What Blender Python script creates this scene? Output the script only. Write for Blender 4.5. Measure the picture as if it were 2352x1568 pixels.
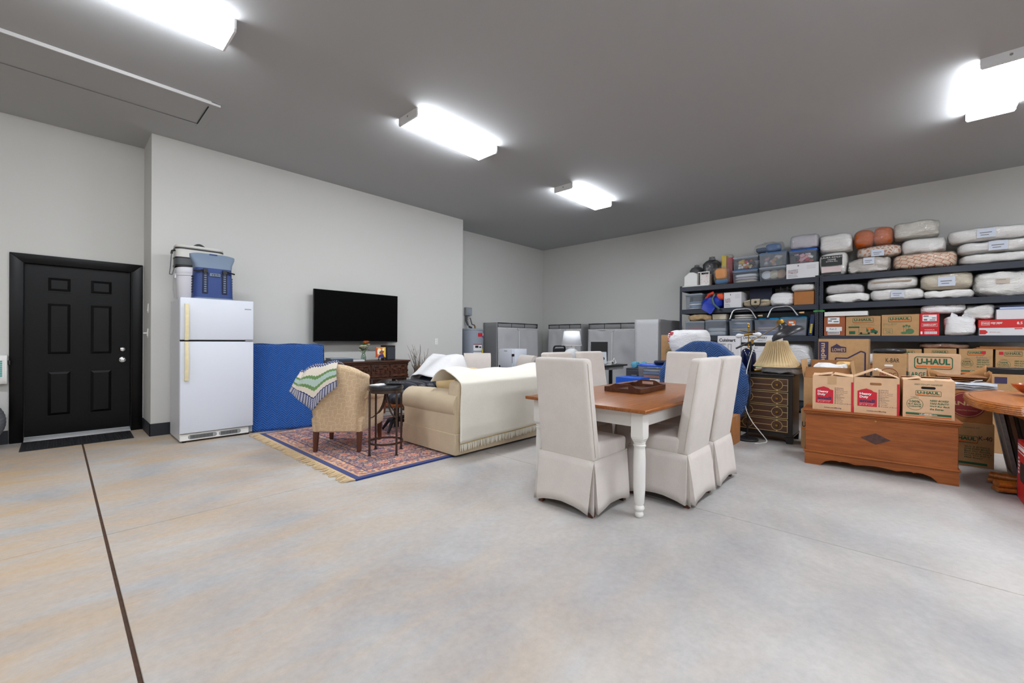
import bpy, bmesh, math, random
from mathutils import Matrix, Vector, noise

for _o in list(bpy.data.objects):
    bpy.data.objects.remove(_o)
SC = bpy.context.scene
COL = SC.collection

# ---------------------------------------------------------------- camera, world, exposure
cam_data = bpy.data.cameras.new('camera')
cam_data.sensor_width = 36.0
cam_data.lens = 14.866
cam_data.clip_start = 0.05
cam = bpy.data.objects.new('camera', cam_data)
COL.objects.link(cam)
cam.matrix_world = Matrix(((680.183/1000, -2.511/1000, -733.038/1000, 0),
                           (-733.009/1000, 7.184/1000, -680.18/1000, 0),
                           (6.974/1000, 999.971/1000, 3.046/1000, 1.19),
                           (0, 0, 0, 1)))
SC.camera = cam
world = bpy.data.worlds.new('world')
SC.world = world
world.use_nodes = True
world.node_tree.nodes['Background'].inputs[0].default_value = (0.6, 0.65, 0.7, 1)
world.node_tree.nodes['Background'].inputs[1].default_value = 0.3
SC.view_settings.view_transform = 'Standard'
SC.view_settings.look = 'None'
SC.view_settings.gamma = 1.0
SC.view_settings.use_curve_mapping = False
SC.view_settings.exposure = 0.0
LAMP_STRENGTH = 40.0
SC.cycles.use_denoising = True
SC.cycles.max_bounces = 10
SC.cycles.diffuse_bounces = 6
SC.cycles.glossy_bounces = 3
SC.cycles.transmission_bounces = 6
SC.cycles.transparent_max_bounces = 24
SC.cycles.caustics_reflective = False
SC.cycles.caustics_refractive = False
SC.cycles.sample_clamp_indirect = 6.0

PI = math.pi
HALF = -PI / 2      # turns a thing's front (its local -Y) towards world -X
rnd = random.Random(7)

# ---------------------------------------------------------------- materials
def lin(c):
    r = []
    for v in c[:3]:
        v = v / 255.0
        r.append(v / 12.92 if v <= 0.04045 else ((v + 0.055) / 1.055) ** 2.4)
    return (r[0], r[1], r[2], 1.0)

class NT:
    """small helper that wires shader nodes"""
    def __init__(self, name):
        self.m = bpy.data.materials.new(name)
        self.m.use_nodes = True
        self.t = self.m.node_tree
        self.p = self.t.nodes['Principled BSDF']
        self.co = self.t.nodes.new('ShaderNodeTexCoord').outputs['Object']
    def n(self, kind, **kw):
        x = self.t.nodes.new(kind)
        for k, v in kw.items():
            setattr(x, k, v)
        return x
    def l(self, a, b):
        self.t.links.new(a, b)
    def put(self, sock, v):
        if hasattr(v, 'links'):
            self.l(v, sock)
        else:
            sock.default_value = v
    def math(self, op, a, b=0.0, c=0.0):
        x = self.n('ShaderNodeMath', operation=op)
        self.put(x.inputs[0], a); self.put(x.inputs[1], b); self.put(x.inputs[2], c)
        return x.outputs[0]
    def mapping(self, scale=(1, 1, 1), rot=(0, 0, 0), src=None):
        x = self.n('ShaderNodeMapping')
        x.inputs['Scale'].default_value = scale
        x.inputs['Rotation'].default_value = rot
        self.l(src or self.co, x.inputs['Vector'])
        return x.outputs[0]
    def noise(self, scale, detail=3.0, vec=None, rough=0.55, dist=0.0):
        x = self.n('ShaderNodeTexNoise')
        x.inputs['Scale'].default_value = scale
        x.inputs['Detail'].default_value = detail
        x.inputs['Roughness'].default_value = rough
        x.inputs['Distortion'].default_value = dist
        self.l(vec or self.co, x.inputs['Vector'])
        return x.outputs['Fac']
    def ramp(self, fac, stops, interp='LINEAR'):
        x = self.n('ShaderNodeValToRGB')
        x.color_ramp.interpolation = interp
        e = x.color_ramp.elements
        while len(e) < len(stops):
            e.new(0.5)
        for i, (p, c) in enumerate(stops):
            e[i].position = p
            e[i].color = lin(c) if len(c) == 3 else c
        self.l(fac, x.inputs[0])
        return x.outputs[0]
    def mix(self, fac, a, b):
        x = self.n('ShaderNodeMix', data_type='RGBA')
        self.put(x.inputs[0], fac); self.put(x.inputs[6], a); self.put(x.inputs[7], b)
        return x.outputs[2]
    def bump(self, h, strength=0.3, dist=0.01):
        x = self.n('ShaderNodeBump')
        x.inputs['Strength'].default_value = strength
        x.inputs['Distance'].default_value = dist
        self.l(h, x.inputs['Height'])
        self.l(x.outputs[0], self.p.inputs['Normal'])
    def xyz(self, src=None):
        x = self.n('ShaderNodeSeparateXYZ')
        self.l(src or self.co, x.inputs[0])
        return x.outputs

def mat(name, c, rough=0.6, metal=0.0, var=None, bump=None, spec=0.5, coat=0.0, sheen=0.0):
    """plain procedural material; var=(scale, amount) mottles it, bump=(scale, strength) roughens it"""
    k = NT(name)
    base = lin(c)
    if var:
        f = k.noise(var[0], 4.0)
        d = 1.0 - var[1]; u = 1.0 + var[1]
        lo = tuple(min(1, v * d) for v in base[:3]) + (1,)
        hi = tuple(min(1, v * u) for v in base[:3]) + (1,)
        k.l(k.ramp(f, [(0.3, lo), (0.7, hi)]), k.p.inputs['Base Color'])
    else:
        k.p.inputs['Base Color'].default_value = base
    k.p.inputs['Roughness'].default_value = rough
    k.p.inputs['Metallic'].default_value = metal
    k.p.inputs['Specular IOR Level'].default_value = spec
    k.p.inputs['Coat Weight'].default_value = coat
    k.p.inputs['Sheen Weight'].default_value = sheen
    if bump:
        k.bump(k.noise(bump[0], 3.0), bump[1], 0.01)
    return k.m

def crumple(name, c, rough=0.9, scale=9.0, strength=0.9, dist=0.05, spec=0.4):
    """soft cloth or film with folds and creases as relief"""
    k = NT(name)
    k.p.inputs['Base Color'].default_value = lin(c)
    k.p.inputs['Roughness'].default_value = rough
    k.p.inputs['Specular IOR Level'].default_value = spec
    v = k.mapping((1, 1, 2.2), (0.3, 0.4, 0.2))
    a = k.noise(scale, 4.0, v, 0.6, 1.6)
    r = k.math('ABSOLUTE', k.math('SUBTRACT', a, 0.5))          # ridged: sharp creases
    b = k.noise(scale * 0.5, 2.0, v)
    k.bump(k.math('ADD', k.math('MULTIPLY', r, 0.8), k.math('MULTIPLY', b, 0.5)), strength, dist)
    return k.m

def clear(name, tint, haze=0.15, hazecol=(230, 235, 240), rough=0.15, gloss=0.10, wr=None):
    """clear or milky plastic film: mostly see-through, a little milky, with a sheen"""
    k = NT(name)
    t = k.t
    tr = k.n('ShaderNodeBsdfTransparent'); tr.inputs[0].default_value = lin(tint)
    df = k.n('ShaderNodeBsdfDiffuse'); df.inputs[0].default_value = lin(hazecol)
    gl = k.n('ShaderNodeBsdfGlossy'); gl.inputs['Roughness'].default_value = rough
    gl.inputs[0].default_value = (0.9, 0.9, 0.9, 1)
    m1 = k.n('ShaderNodeMixShader'); m1.inputs[0].default_value = haze
    m2 = k.n('ShaderNodeMixShader')
    k.l(tr.outputs[0], m1.inputs[1]); k.l(df.outputs[0], m1.inputs[2])
    fr = k.n('ShaderNodeFresnel'); fr.inputs[0].default_value = 1.45
    k.l(k.math('ADD', k.math('MULTIPLY', fr.outputs[0], 0.4), gloss), m2.inputs[0])
    k.l(m1.outputs[0], m2.inputs[1]); k.l(gl.outputs[0], m2.inputs[2])
    if wr:
        b = k.n('ShaderNodeBump'); b.inputs['Strength'].default_value = wr[1]; b.inputs['Distance'].default_value = 0.02
        k.l(k.noise(wr[0], 3.0, dist=1.5), b.inputs['Height'])
        k.l(b.outputs[0], gl.inputs['Normal']); k.l(b.outputs[0], df.inputs['Normal']); k.l(b.outputs[0], fr.inputs['Normal'])
    k.l(m2.outputs[0], t.nodes['Material Output'].inputs[0])
    return k.m

def wood(name, dark, light, scale=6.0, axis='X', rough=0.4, stretch=12.0, coat=0.0):
    k = NT(name)
    s = {'X': (1, stretch, stretch), 'Y': (stretch, 1, stretch), 'Z': (stretch, stretch, 1)}[axis]
    v = k.mapping(s)
    a = k.noise(scale * 0.35, 6.0, v, 0.6, 0.8)
    b = k.noise(scale * 1.6, 4.0, v, 0.6, 0.2)
    f = k.math('ADD', k.math('MULTIPLY', a, 0.65), k.math('MULTIPLY', b, 0.35))
    mid = tuple((x + y) / 2 for x, y in zip(dark, light))
    k.l(k.ramp(f, [(0.33, dark), (0.5, mid), (0.66, light)]), k.p.inputs['Base Color'])
    k.p.inputs['Roughness'].default_value = rough
    k.p.inputs['Coat Weight'].default_value = coat
    k.bump(b, 0.08, 0.005)
    return k.m

def quilt(name, dark, light, pitch=0.029, amp=0.052, per=0.112):
    """quilted moving blanket: stitched chevrons as fine relief, in the blanket's own local XZ plane"""
    k = NT(name)
    o = k.xyz()
    tri = k.math('PINGPONG', o[0], per / 2)
    v = k.math('ADD', k.math('MULTIPLY', tri, amp / (per / 2)), o[2])
    s = k.math('PINGPONG', v, pitch / 2)
    s = k.math('MULTIPLY', s, 2 / pitch)
    k.l(k.ramp(s, [(0.0, dark), (0.12, dark), (0.4, light), (1.0, light)]), k.p.inputs['Base Color'])
    k.p.inputs['Roughness'].default_value = 0.75
    k.p.inputs['Sheen Weight'].default_value = 0.15
    k.bump(k.math('POWER', s, 0.5), 0.8, 0.015)
    return k.m

def fabric(name, c, scale=350.0, amt=0.12, rough=0.9, bump=0.25, sheen=0.2):
    k = NT(name)
    base = lin(c)
    f = k.noise(scale, 2.0)
    g = k.noise(6.0, 3.0)
    f = k.math('ADD', k.math('MULTIPLY', f, 0.7), k.math('MULTIPLY', g, 0.3))
    lo = tuple(v * (1 - amt) for v in base[:3]) + (1,)
    hi = tuple(min(1, v * (1 + amt)) for v in base[:3]) + (1,)
    k.l(k.ramp(f, [(0.3, lo), (0.7, hi)]), k.p.inputs['Base Color'])
    k.p.inputs['Roughness'].default_value = rough
    k.p.inputs['Sheen Weight'].default_value = sheen
    k.bump(f, bump, 0.004)
    return k.m

def emitter(name, strength, c=(255, 255, 255)):
    k = NT(name)
    e = k.n('ShaderNodeEmission')
    e.inputs[0].default_value = lin(c); e.inputs[1].default_value = strength
    k.l(e.outputs[0], k.t.nodes['Material Output'].inputs[0])
    return k.m

# ---------------------------------------------------------------- mesh building
class MB:
    def __init__(self, T=None):
        self.v = []; self.f = []; self.mi = []; self.cur = 0; self.T = T or Matrix.Identity(4)
    def add(self, vs, fs, mi=None):
        o = len(self.v)
        self.v += [tuple(self.T @ Vector(p)) for p in vs]
        self.f += [tuple(i + o for i in q) for q in fs]
        self.mi += [self.cur if mi is None else mi] * len(fs)
        return self
    def box(self, x0, x1, y0, y1, z0, z1):
        return self.add([(x0, y0, z0), (x1, y0, z0), (x1, y1, z0), (x0, y1, z0), (x0, y0, z1), (x1, y0, z1), (x1, y1, z1), (x0, y1, z1)],
                        [(0, 3, 2, 1), (4, 5, 6, 7), (0, 1, 5, 4), (1, 2, 6, 5), (2, 3, 7, 6), (3, 0, 4, 7)])
    def hexa(self, lo, hi):
        """eight corners: lo = four below, hi = four above, same winding"""
        return self.add(list(lo) + list(hi), [(0, 3, 2, 1), (4, 5, 6, 7), (0, 1, 5, 4), (1, 2, 6, 5), (2, 3, 7, 6), (3, 0, 4, 7)])
    def obox(self, c, s, R=None):
        R = R or Matrix.Identity(3)
        vs = []
        for sz in (-1, 1):
            for sx, sy in ((-1, -1), (1, -1), (1, 1), (-1, 1)):
                vs.append(tuple(Vector(c) + R @ Vector((sx * s[0] / 2, sy * s[1] / 2, sz * s[2] / 2))))
        return self.hexa(vs[:4], vs[4:])
    def prism(self, poly, a, b, plane='xz'):
        """polygon in a plane, extruded from a to b along the third axis"""
        n = len(poly)
        def P(p, t):
            return {'xz': (p[0], t, p[1]), 'xy': (p[0], p[1], t), 'yz': (t, p[0], p[1])}[plane]
        vs = [P(p, a) for p in poly] + [P(p, b) for p in poly]
        fs = [tuple(range(n)), tuple(range(2 * n - 1, n - 1, -1))]
        fs += [(i, i + n, (i + 1) % n + n, (i + 1) % n) for i in range(n)]
        return self.add(vs, fs)
    def strip(self, outer, inner, a, b, plane='xz'):
        """closed band between two loops of equal length, with thickness"""
        n = len(outer)
        def P(p, t):
            return {'xz': (p[0], t, p[1]), 'xy': (p[0], p[1], t), 'yz': (t, p[0], p[1])}[plane]
        vs = [P(p, a) for p in outer] + [P(p, a) for p in inner] + [P(p, b) for p in outer] + [P(p, b) for p in inner]
        fs = []
        for i in range(n):
            j = (i + 1) % n
            fs += [(i, j, j + n, i + n), (i + 2 * n, i + 3 * n, j + 3 * n, j + 2 * n), (i, i + 2 * n, j + 2 * n, j), (i + n, j + n, j + 3 * n, i + 3 * n)]
        return self.add(vs, fs)
    def tube(self, path, r, n=8, closed=False, flat=1.0):
        path = [Vector(p) for p in path]
        m = len(path)
        rs = r if isinstance(r, (list, tuple)) else [r] * m
        vs = []; up = Vector((0, 0, 1)); prev = None
        for i, p in enumerate(path):
            if closed:
                d = path[(i + 1) % m] - path[i - 1]
            else:
                d = path[min(i + 1, m - 1)] - path[max(i - 1, 0)]
            d = d.normalized() if d.length > 1e-9 else Vector((0, 0, 1))
            if prev is None:
                a = d.cross(up)
                if a.length < 1e-3:
                    a = d.cross(Vector((1, 0, 0)))
            else:
                a = prev - d * prev.dot(d)
                if a.length < 1e-6:
                    a = d.cross(up)
            a.normalize(); prev = a
            b = d.cross(a)
            for k in range(n):
                t = 2 * PI * k / n
                vs.append(tuple(p + a * (rs[i] * math.cos(t)) + b * (rs[i] * flat * math.sin(t))))
        fs = []
        for i in range(m if closed else m - 1):
            j = (i + 1) % m
            for k in range(n):
                k2 = (k + 1) % n
                fs.append((i * n + k, i * n + k2, j * n + k2, j * n + k))
        if not closed:
            fs += [tuple(range(n - 1, -1, -1)), tuple(range((m - 1) * n, m * n))]
        return self.add(vs, fs)
    def stube(self, path, r, n=6, k=6):
        """tube along a smooth curve through the given points"""
        P = [Vector(p) for p in path]; out = []
        for i in range(len(P) - 1):
            a, b, c, d = P[max(0, i - 1)], P[i], P[i + 1], P[min(len(P) - 1, i + 2)]
            for j in range(k):
                t = j / k
                out.append(.5 * ((2 * b) + (c - a) * t + (2 * a - 5 * b + 4 * c - d) * t * t + (3 * b - a - 3 * c + d) * t ** 3))
        out.append(P[-1])
        return self.tube([tuple(p) for p in out], r, n)
    def lathe(self, prof, n=24, c=(0, 0, 0), sx=1.0, sy=1.0, cap=True, wob=None):
        vs = []; m = len(prof)
        for r, z in prof:
            for k in range(n):
                t = 2 * PI * k / n
                q = r * (1 + (wob(t, z) if wob else 0))
                vs.append((c[0] + q * sx * math.cos(t), c[1] + q * sy * math.sin(t), c[2] + z))
        fs = []
        for i in range(m - 1):
            for k in range(n):
                k2 = (k + 1) % n
                fs.append((i * n + k, i * n + k2, (i + 1) * n + k2, (i + 1) * n + k))
        if cap:
            fs += [tuple(range(n - 1, -1, -1)), tuple(range((m - 1) * n, m * n))]
        return self.add(vs, fs)
    def grid(self, nu, nv, fn, wrap=False):
        vs = [fn(i / nu, j / nv) for j in range(nv + 1) for i in range(nu + (0 if wrap else 1))]
        w = nu if wrap else nu + 1
        fs = []
        for j in range(nv):
            for i in range(nu):
                i2 = (i + 1) % w if wrap else i + 1
                fs.append((j * w + i, j * w + i2, (j + 1) * w + i2, (j + 1) * w + i))
        return self.add(vs, fs)
    def cushion(self, c, s, e=0.35, n=8, amp=0.0, freq=4.0, seed=0, taper=0.0, sag=0.0, p=4):
        """soft padded block: a cube blown towards a superellipsoid, lumpy by noise; c = centre, s = full size"""
        idx = {}; vs = []; fs = []; pw = p
        def vert(p):
            key = tuple(round(q, 5) for q in p)
            if key in idx:
                return idx[key]
            x, y, z = p
            r = max(abs(x), abs(y), abs(z))
            L = (abs(x) ** pw + abs(y) ** pw + abs(z) ** pw) ** (1 / pw)
            L2 = math.sqrt(x * x + y * y + z * z)
            k = (1 - e) * (r / L) + e * (r / L2) * 1.15
            q = Vector((x * k, y * k, z * k))
            if taper:
                edge = max(abs(x), abs(y))
                q.z *= 1 - taper * edge ** 3
            if sag:
                q.z -= sag * (abs(x) ** 2)
            w = Vector((q.x * s[0] / 2, q.y * s[1] / 2, q.z * s[2] / 2))
            if amp:
                d = noise.noise_vector(w * freq + Vector((seed * 3.1, seed * 1.7, seed)))
                w += d * amp
                d = noise.noise_vector(w * freq * 3 + Vector((seed, seed * 5.7, 2)))
                w += d * amp * 0.45
                w = Vector((max(-s[0] / 2, min(s[0] / 2, w.x)), max(-s[1] / 2, min(s[1] / 2, w.y)), max(-s[2] / 2, min(s[2] / 2, w.z))))
            idx[key] = len(vs)
            vs.append(tuple(w + Vector(c)))
            return idx[key]
        for ax in range(3):
            for sg in (-1, 1):
                for i in range(n):
                    for j in range(n):
                        q = []
                        for a, b in ((i, j), (i + 1, j), (i + 1, j + 1), (i, j + 1)):
                            p = [0, 0, 0]
                            p[ax] = sg; p[(ax + 1) % 3] = -1 + 2 * a / n; p[(ax + 2) % 3] = -1 + 2 * b / n
                            q.append(vert(tuple(p)))
                        fs.append(tuple(q) if sg > 0 else tuple(q[::-1]))
        return self.add(vs, fs)
    def build(self, name, m, parent=None, smooth=False, bevel=0.0, seg=1, solid=0.0, sub=0, angle=40):
        me = bpy.data.meshes.new(name)
        me.from_pydata(self.v, [], self.f)
        ms = m if isinstance(m, (list, tuple)) else [m]
        for x in ms:
            me.materials.append(x)
        if len(ms) > 1:
            me.polygons.foreach_set('material_index', self.mi)
        bm = bmesh.new(); bm.from_mesh(me)
        bmesh.ops.recalc_face_normals(bm, faces=bm.faces)
        if bevel:
            es = [e for e in bm.edges if len(e.link_faces) == 2 and e.calc_face_angle(0) > 0.6]
            bmesh.ops.bevel(bm, geom=es, offset=bevel, segments=seg, affect='EDGES', profile=0.5, clamp_overlap=True)
        bm.to_mesh(me); bm.free()
        if smooth or bevel:
            me.polygons.foreach_set('use_smooth', [True] * len(me.polygons))
            me.set_sharp_from_angle(angle=math.radians(angle))
        o = bpy.data.objects.new(name, me)
        COL.objects.link(o)
        if parent:
            o.parent = parent
        if solid:
            q = o.modifiers.new('thickness', 'SOLIDIFY'); q.thickness = solid; q.offset = 0
        if sub:
            q = o.modifiers.new('smooth', 'SUBSURF'); q.levels = sub; q.render_levels = sub
        return o

def tag(o, label=None, cat=None, group=None, kind=None):
    if label: o['label'] = label
    if cat: o['category'] = cat
    if group: o['group'] = group
    if kind: o['kind'] = kind
    return o

def thing(name, label, cat, loc=(0, 0, 0), rz=0.0, group=None):
    o = bpy.data.objects.new(name, None)
    o.empty_display_size = 0.05
    COL.objects.link(o)
    o.location = loc; o.rotation_euler = (0, 0, rz)
    return tag(o, label, cat, group)

def solo(o, label, cat, loc=(0, 0, 0), rz=0.0, group=None):
    o.location = loc; o.rotation_euler = (0, 0, rz)
    return tag(o, label, cat, group)

def copy_thing(src, label, loc, rz=0.0):
    c = src.copy(); COL.objects.link(c)
    c.location = loc; c.rotation_euler = (0, 0, rz); c['label'] = label
    for ch in src.children:
        d = ch.copy(); COL.objects.link(d); d.parent = c
        for g in ch.children:
            e = g.copy(); COL.objects.link(e); e.parent = d
    return c

def rotX(a): return Matrix.Rotation(a, 3, 'X')
def rotY(a): return Matrix.Rotation(a, 3, 'Y')
def rotZ(a): return Matrix.Rotation(a, 3, 'Z')

def rr(u0, u1, z0, z1, r, n=4):
    """rounded rectangle outline"""
    pts = []
    for cx, cz, a0 in ((u1 - r, z1 - r, 0), (u0 + r, z1 - r, PI / 2), (u0 + r, z0 + r, PI), (u1 - r, z0 + r, 1.5 * PI)):
        for k in range(n + 1):
            a = a0 + PI / 2 * k / n
            pts.append((cx + r * math.cos(a), cz + r * math.sin(a)))
    return pts

def ell(u, z, a, b, n=28):
    return [(u + a * math.cos(2 * PI * k / n), z + b * math.sin(2 * PI * k / n)) for k in range(n)]

_tx = {}
def text_mesh(s, bold=0.0, shear=0.0):
    key = (s, bold, shear)
    if key not in _tx:
        cu = bpy.data.curves.new('lettering', 'FONT')
        cu.body = s; cu.size = 1.0; cu.resolution_u = 2; cu.offset = bold; cu.shear = shear
        o = bpy.data.objects.new('lettering', cu)
        me = bpy.data.meshes.new_from_object(o)
        vs = [tuple(v.co) for v in me.vertices]; fs = [tuple(p.vertices) for p in me.polygons]
        bpy.data.objects.remove(o); bpy.data.curves.remove(cu); bpy.data.meshes.remove(me)
        _tx[key] = (vs, fs)
    return _tx[key]

def put_text(mb, s, u0, u1, z0, z1, y=-0.0012, bold=0.0, shear=0.0, fit='both'):
    """flat print fitted into a rectangle of the local front plane"""
    vs, fs = text_mesh(s, bold, shear)
    if not vs:
        return
    x0 = min(v[0] for v in vs); x1 = max(v[0] for v in vs); y0 = min(v[1] for v in vs); y1 = max(v[1] for v in vs)
    kx = (u1 - u0) / max(1e-6, x1 - x0); ky = (z1 - z0) / max(1e-6, y1 - y0)
    if fit == 'h':
        kx = ky
    mb.add([(u0 + (v[0] - x0) * kx, y, z0 + (v[1] - y0) * ky) for v in vs], fs)

def print_on(parent, m, fn, name='print', T=None):
    mb = MB(T); fn(mb)
    return mb.build(name, m, parent)

# ---------------------------------------------------------------- shared materials
def make_wall(name, c):
    k = NT(name)
    k.p.inputs['Base Color'].default_value = lin(c)
    k.p.inputs['Roughness'].default_value = 0.85
    k.bump(k.noise(120.0, 3.0), 0.12, 0.004)
    return k.m
m_wall = make_wall('wall_paint', (204, 204, 201))
m_ceil = make_wall('dimmed_ceiling_paint', (174, 176, 178))  # same paint as the walls, darkened in colour for the weaker light overhead
m_base = mat('baseboard_paint', (34, 37, 45), 0.5)
m_black = mat('black_gloss_paint', (6, 6, 8), 0.34, bump=(60, 0.05), spec=0.22)
m_sill = mat('mill_aluminium', (206, 206, 208), 0.45, 0.25)
m_blackp = mat('black_plastic', (20, 20, 22), 0.4)
m_darkgap = mat('dark_gap', (12, 12, 12), 0.9)
m_white = mat('white_enamel', (214, 219, 230), 0.3)
m_whitep = mat('white_plastic', (232, 232, 230), 0.45)
m_greyp = mat('grey_plastic', (150, 152, 155), 0.45)
m_chrome = mat('chrome', (220, 220, 222), 0.12, 1.0)
m_alu = mat('aluminium', (200, 200, 202), 0.35, 1.0)
m_brass = mat('brass', (190, 150, 70), 0.28, 1.0)
m_gold = mat('pale_gold', (206, 178, 122), 0.4, 0.6)
m_shelf = mat('shelf_steel', (44, 49, 62), 0.5)
m_linen = fabric('oatmeal_linen', (208, 200, 194))
m_seam = fabric('linen_seam', (188, 178, 162))
m_tan = fabric('sofa_chenille', (200, 182, 154), 220, 0.16)
m_throw = fabric('ivory_knit', (236, 232, 220), 160, 0.06, bump=0.5)
m_kraft = mat('kraft_card', (190, 149, 104), 0.85, var=(14, 0.07), bump=(80, 0.05))
m_kraft2 = mat('pale_kraft_card', (214, 176, 140), 0.85, var=(12, 0.06), bump=(80, 0.05))
m_kraft3 = mat('brown_kraft_card', (172, 114, 64), 0.85, var=(14, 0.07), bump=(80, 0.05))
m_kin = mat('card_inside', (150, 104, 64), 0.9, var=(10, 0.08))
m_tape = mat('packing_tape', (196, 160, 120), 0.25)
m_green = mat('green_ink', (40, 98, 68), 0.8)
m_orange = mat('orange_ink', (226, 118, 52), 0.8)
m_purple = mat('navy_ink', (62, 52, 84), 0.8)
m_red = mat('red_ink', (196, 28, 48), 0.7)
m_ink = mat('black_ink', (36, 34, 34), 0.8)
m_maroon = mat('maroon_ink', (132, 42, 44), 0.8)
m_whiteink = mat('white_ink', (240, 238, 236), 0.8)
m_greyink = mat('grey_ink', (120, 118, 124), 0.8)
m_paper = mat('white_paper', (236, 236, 238), 0.8)
m_wbox = mat('white_card', (226, 226, 230), 0.7)
m_redbox = mat('glossy_red_card', (206, 22, 34), 0.4)
m_bag = clear('clear_bag_film', (255, 255, 255), 0.08, (255, 255, 255), wr=(11, 1.0), gloss=0.025, rough=0.08)
m_milk = clear('milky_bag_film', (226, 226, 230), 0.62, (238, 238, 242), 0.25, 0.05, (18, 0.8))
m_bin = clear('clear_bin_plastic', (246, 250, 254), 0.14, (214, 224, 236), 0.2, 0.015)
m_binfog = clear('frosted_bin_plastic', (236, 240, 246), 0.30, (196, 206, 218), 0.3, 0.015)
m_glass = clear('vase_glass', (236, 244, 240), 0.03, gloss=0.04, rough=0.03)
m_pillow = crumple('white_bedding', (254, 253, 251), strength=0.7)
m_cream = crumple('cream_bedding', (228, 216, 192))
m_binbag = crumple('white_bin_bag', (250, 250, 252), 0.4, 7.0, 0.8, 0.06)
m_lidgrey = mat('grey_lid', (150, 158, 168), 0.4)
m_lidblue = mat('blue_lid', (74, 112, 158), 0.4)
m_lidsea = mat('teal_blue_lid', (0, 128, 178), 0.35)
m_lidroyal = mat('royal_blue_lid', (0, 86, 208), 0.35)
m_navy = mat('navy_nylon', (32, 54, 110), 0.55, bump=(40, 0.15))
m_navydark = mat('dark_navy_nylon', (20, 28, 60), 0.6)
m_iron = mat('rust_brown_iron', (74, 58, 50), 0.55, 0.6, var=(30, 0.2))
m_darkwood = wood('dark_walnut', (44, 24, 16), (92, 54, 36), 5, 'X', 0.35)
m_legwood = wood('mahogany', (58, 28, 16), (112, 60, 34), 6, 'Z', 0.35)
m_oak = wood('honey_oak', (112, 60, 22), (178, 108, 48), 12, 'X', 0.28, 18, 0.1)
m_cedar = wood('cedar_chest', (124, 62, 18), (172, 98, 40), 5, 'X', 0.5, 10, 0.0)
m_rattan = wood('varnished_rattan', (128, 66, 16), (196, 118, 44), 9, 'X', 0.3, 9, 0.2)
m_tray = wood('tray_wood', (52, 26, 14), (102, 58, 34), 6, 'X', 0.35)
m_tabwhite = mat('painted_white_wood', (228, 226, 222), 0.4)
m_quilt = quilt('blue_quilt', (4, 48, 118), (22, 90, 172))
m_quilt2 = quilt('slate_blue_quilt', (24, 56, 110), (50, 92, 154))
m_leather = mat('black_leather', (34, 36, 44), 0.35, bump=(90, 0.2))
m_closet = fabric('grey_nonwoven', (194, 194, 197), 90, 0.05, 0.9, 0.3, 0)
m_closetd = fabric('dark_grey_nonwoven', (142, 142, 144), 90, 0.05, 0.9, 0.3, 0)
m_toy = [mat('ornament_red', (200, 40, 48), 0.5), mat('ornament_white', (236, 232, 226), 0.6), mat('ornament_green', (40, 110, 80), 0.5),
         mat('ornament_gold', (226, 180, 70), 0.4), mat('ornament_orange', (226, 106, 60), 0.5), mat('ornament_dark', (60, 60, 74), 0.6),
         mat('ornament_pink', (236, 176, 180), 0.6)]

# ================================================================ the room
def concrete():
    k = NT('concrete')
    o = k.xyz()
    big = k.noise(0.9, 5.0, rough=0.62, dist=0.4)
    fine = k.noise(26.0, 5.0, rough=0.7)
    v = k.mapping((0.55, 1.5, 1.0), (0, 0, 0.9))
    streak = k.noise(2.2, 6.0, v, 0.65, 0.7)
    col = k.ramp(big, [(0.28, (158, 157, 160)), (0.5, (182, 180, 179)), (0.74, (204, 202, 200))])
    # rusty tan staining, thickest on the door side of the slab
    side = k.math('MULTIPLY_ADD', o[0], -0.16, 0.42)
    far = k.math('MULTIPLY', o[1], 0.07)
    amt = k.math('ADD', side, far)
    amt = k.math('MAXIMUM', k.math('MINIMUM', amt, 0.95), 0.10)
    st = k.ramp(streak, [(0.36, (0, 0, 0, 1)), (0.62, (1, 1, 1, 1))])
    f = k.math('MULTIPLY', st, amt)
    col = k.mix(f, col, lin((200, 168, 126)))
    spot = k.ramp(k.noise(5.5, 5.0, v, 0.7, 1.0), [(0.60, (0, 0, 0, 1)), (0.76, (1, 1, 1, 1))])
    col = k.mix(k.math('MULTIPLY', spot, k.math('MULTIPLY', amt, 0.55)), col, lin((176, 126, 80)))
    g = k.ramp(fine, [(0.25, (0.82, 0.82, 0.82, 1)), (0.75, (1.0, 1.0, 1.0, 1))])
    x = k.n('ShaderNodeMix', data_type='RGBA', blend_type='MULTIPLY')
    x.inputs[0].default_value = 1.0
    k.l(col, x.inputs[6]); k.l(g, x.inputs[7])
    k.l(x.outputs[2], k.p.inputs['Base Color'])
    k.p.inputs['Roughness'].default_value = 0.62
    k.p.inputs['Specular IOR Level'].default_value = 0.35
    k.bump(fine, 0.08, 0.004)
    return k.m
m_conc = concrete()
m_joint = mat('joint_sealant', (70, 48, 34), 0.9, var=(30, 0.3))

fl = MB().box(-6, 9.2, -7, 7.4, -0.12, -0.006).build('floor', m_joint)
tag(fl, kind='structure')
JX = [-6, -2.7, 0.202, 3.116, 6.0, 9.2]
JY = [-7, -1.9, 3.516, 7.4]
for i in range(len(JX) - 1):
    for j in range(len(JY) - 1):
        w0 = 0.007 if i == 2 else 0.003
        w1 = 0.007 if i == 1 else 0.003
        MB().box(JX[i] + w0, JX[i + 1] - w1, JY[j] + 0.003, JY[j + 1] - 0.003, -0.1, 0).build('slab', m_conc, fl, bevel=0.002)

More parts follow.
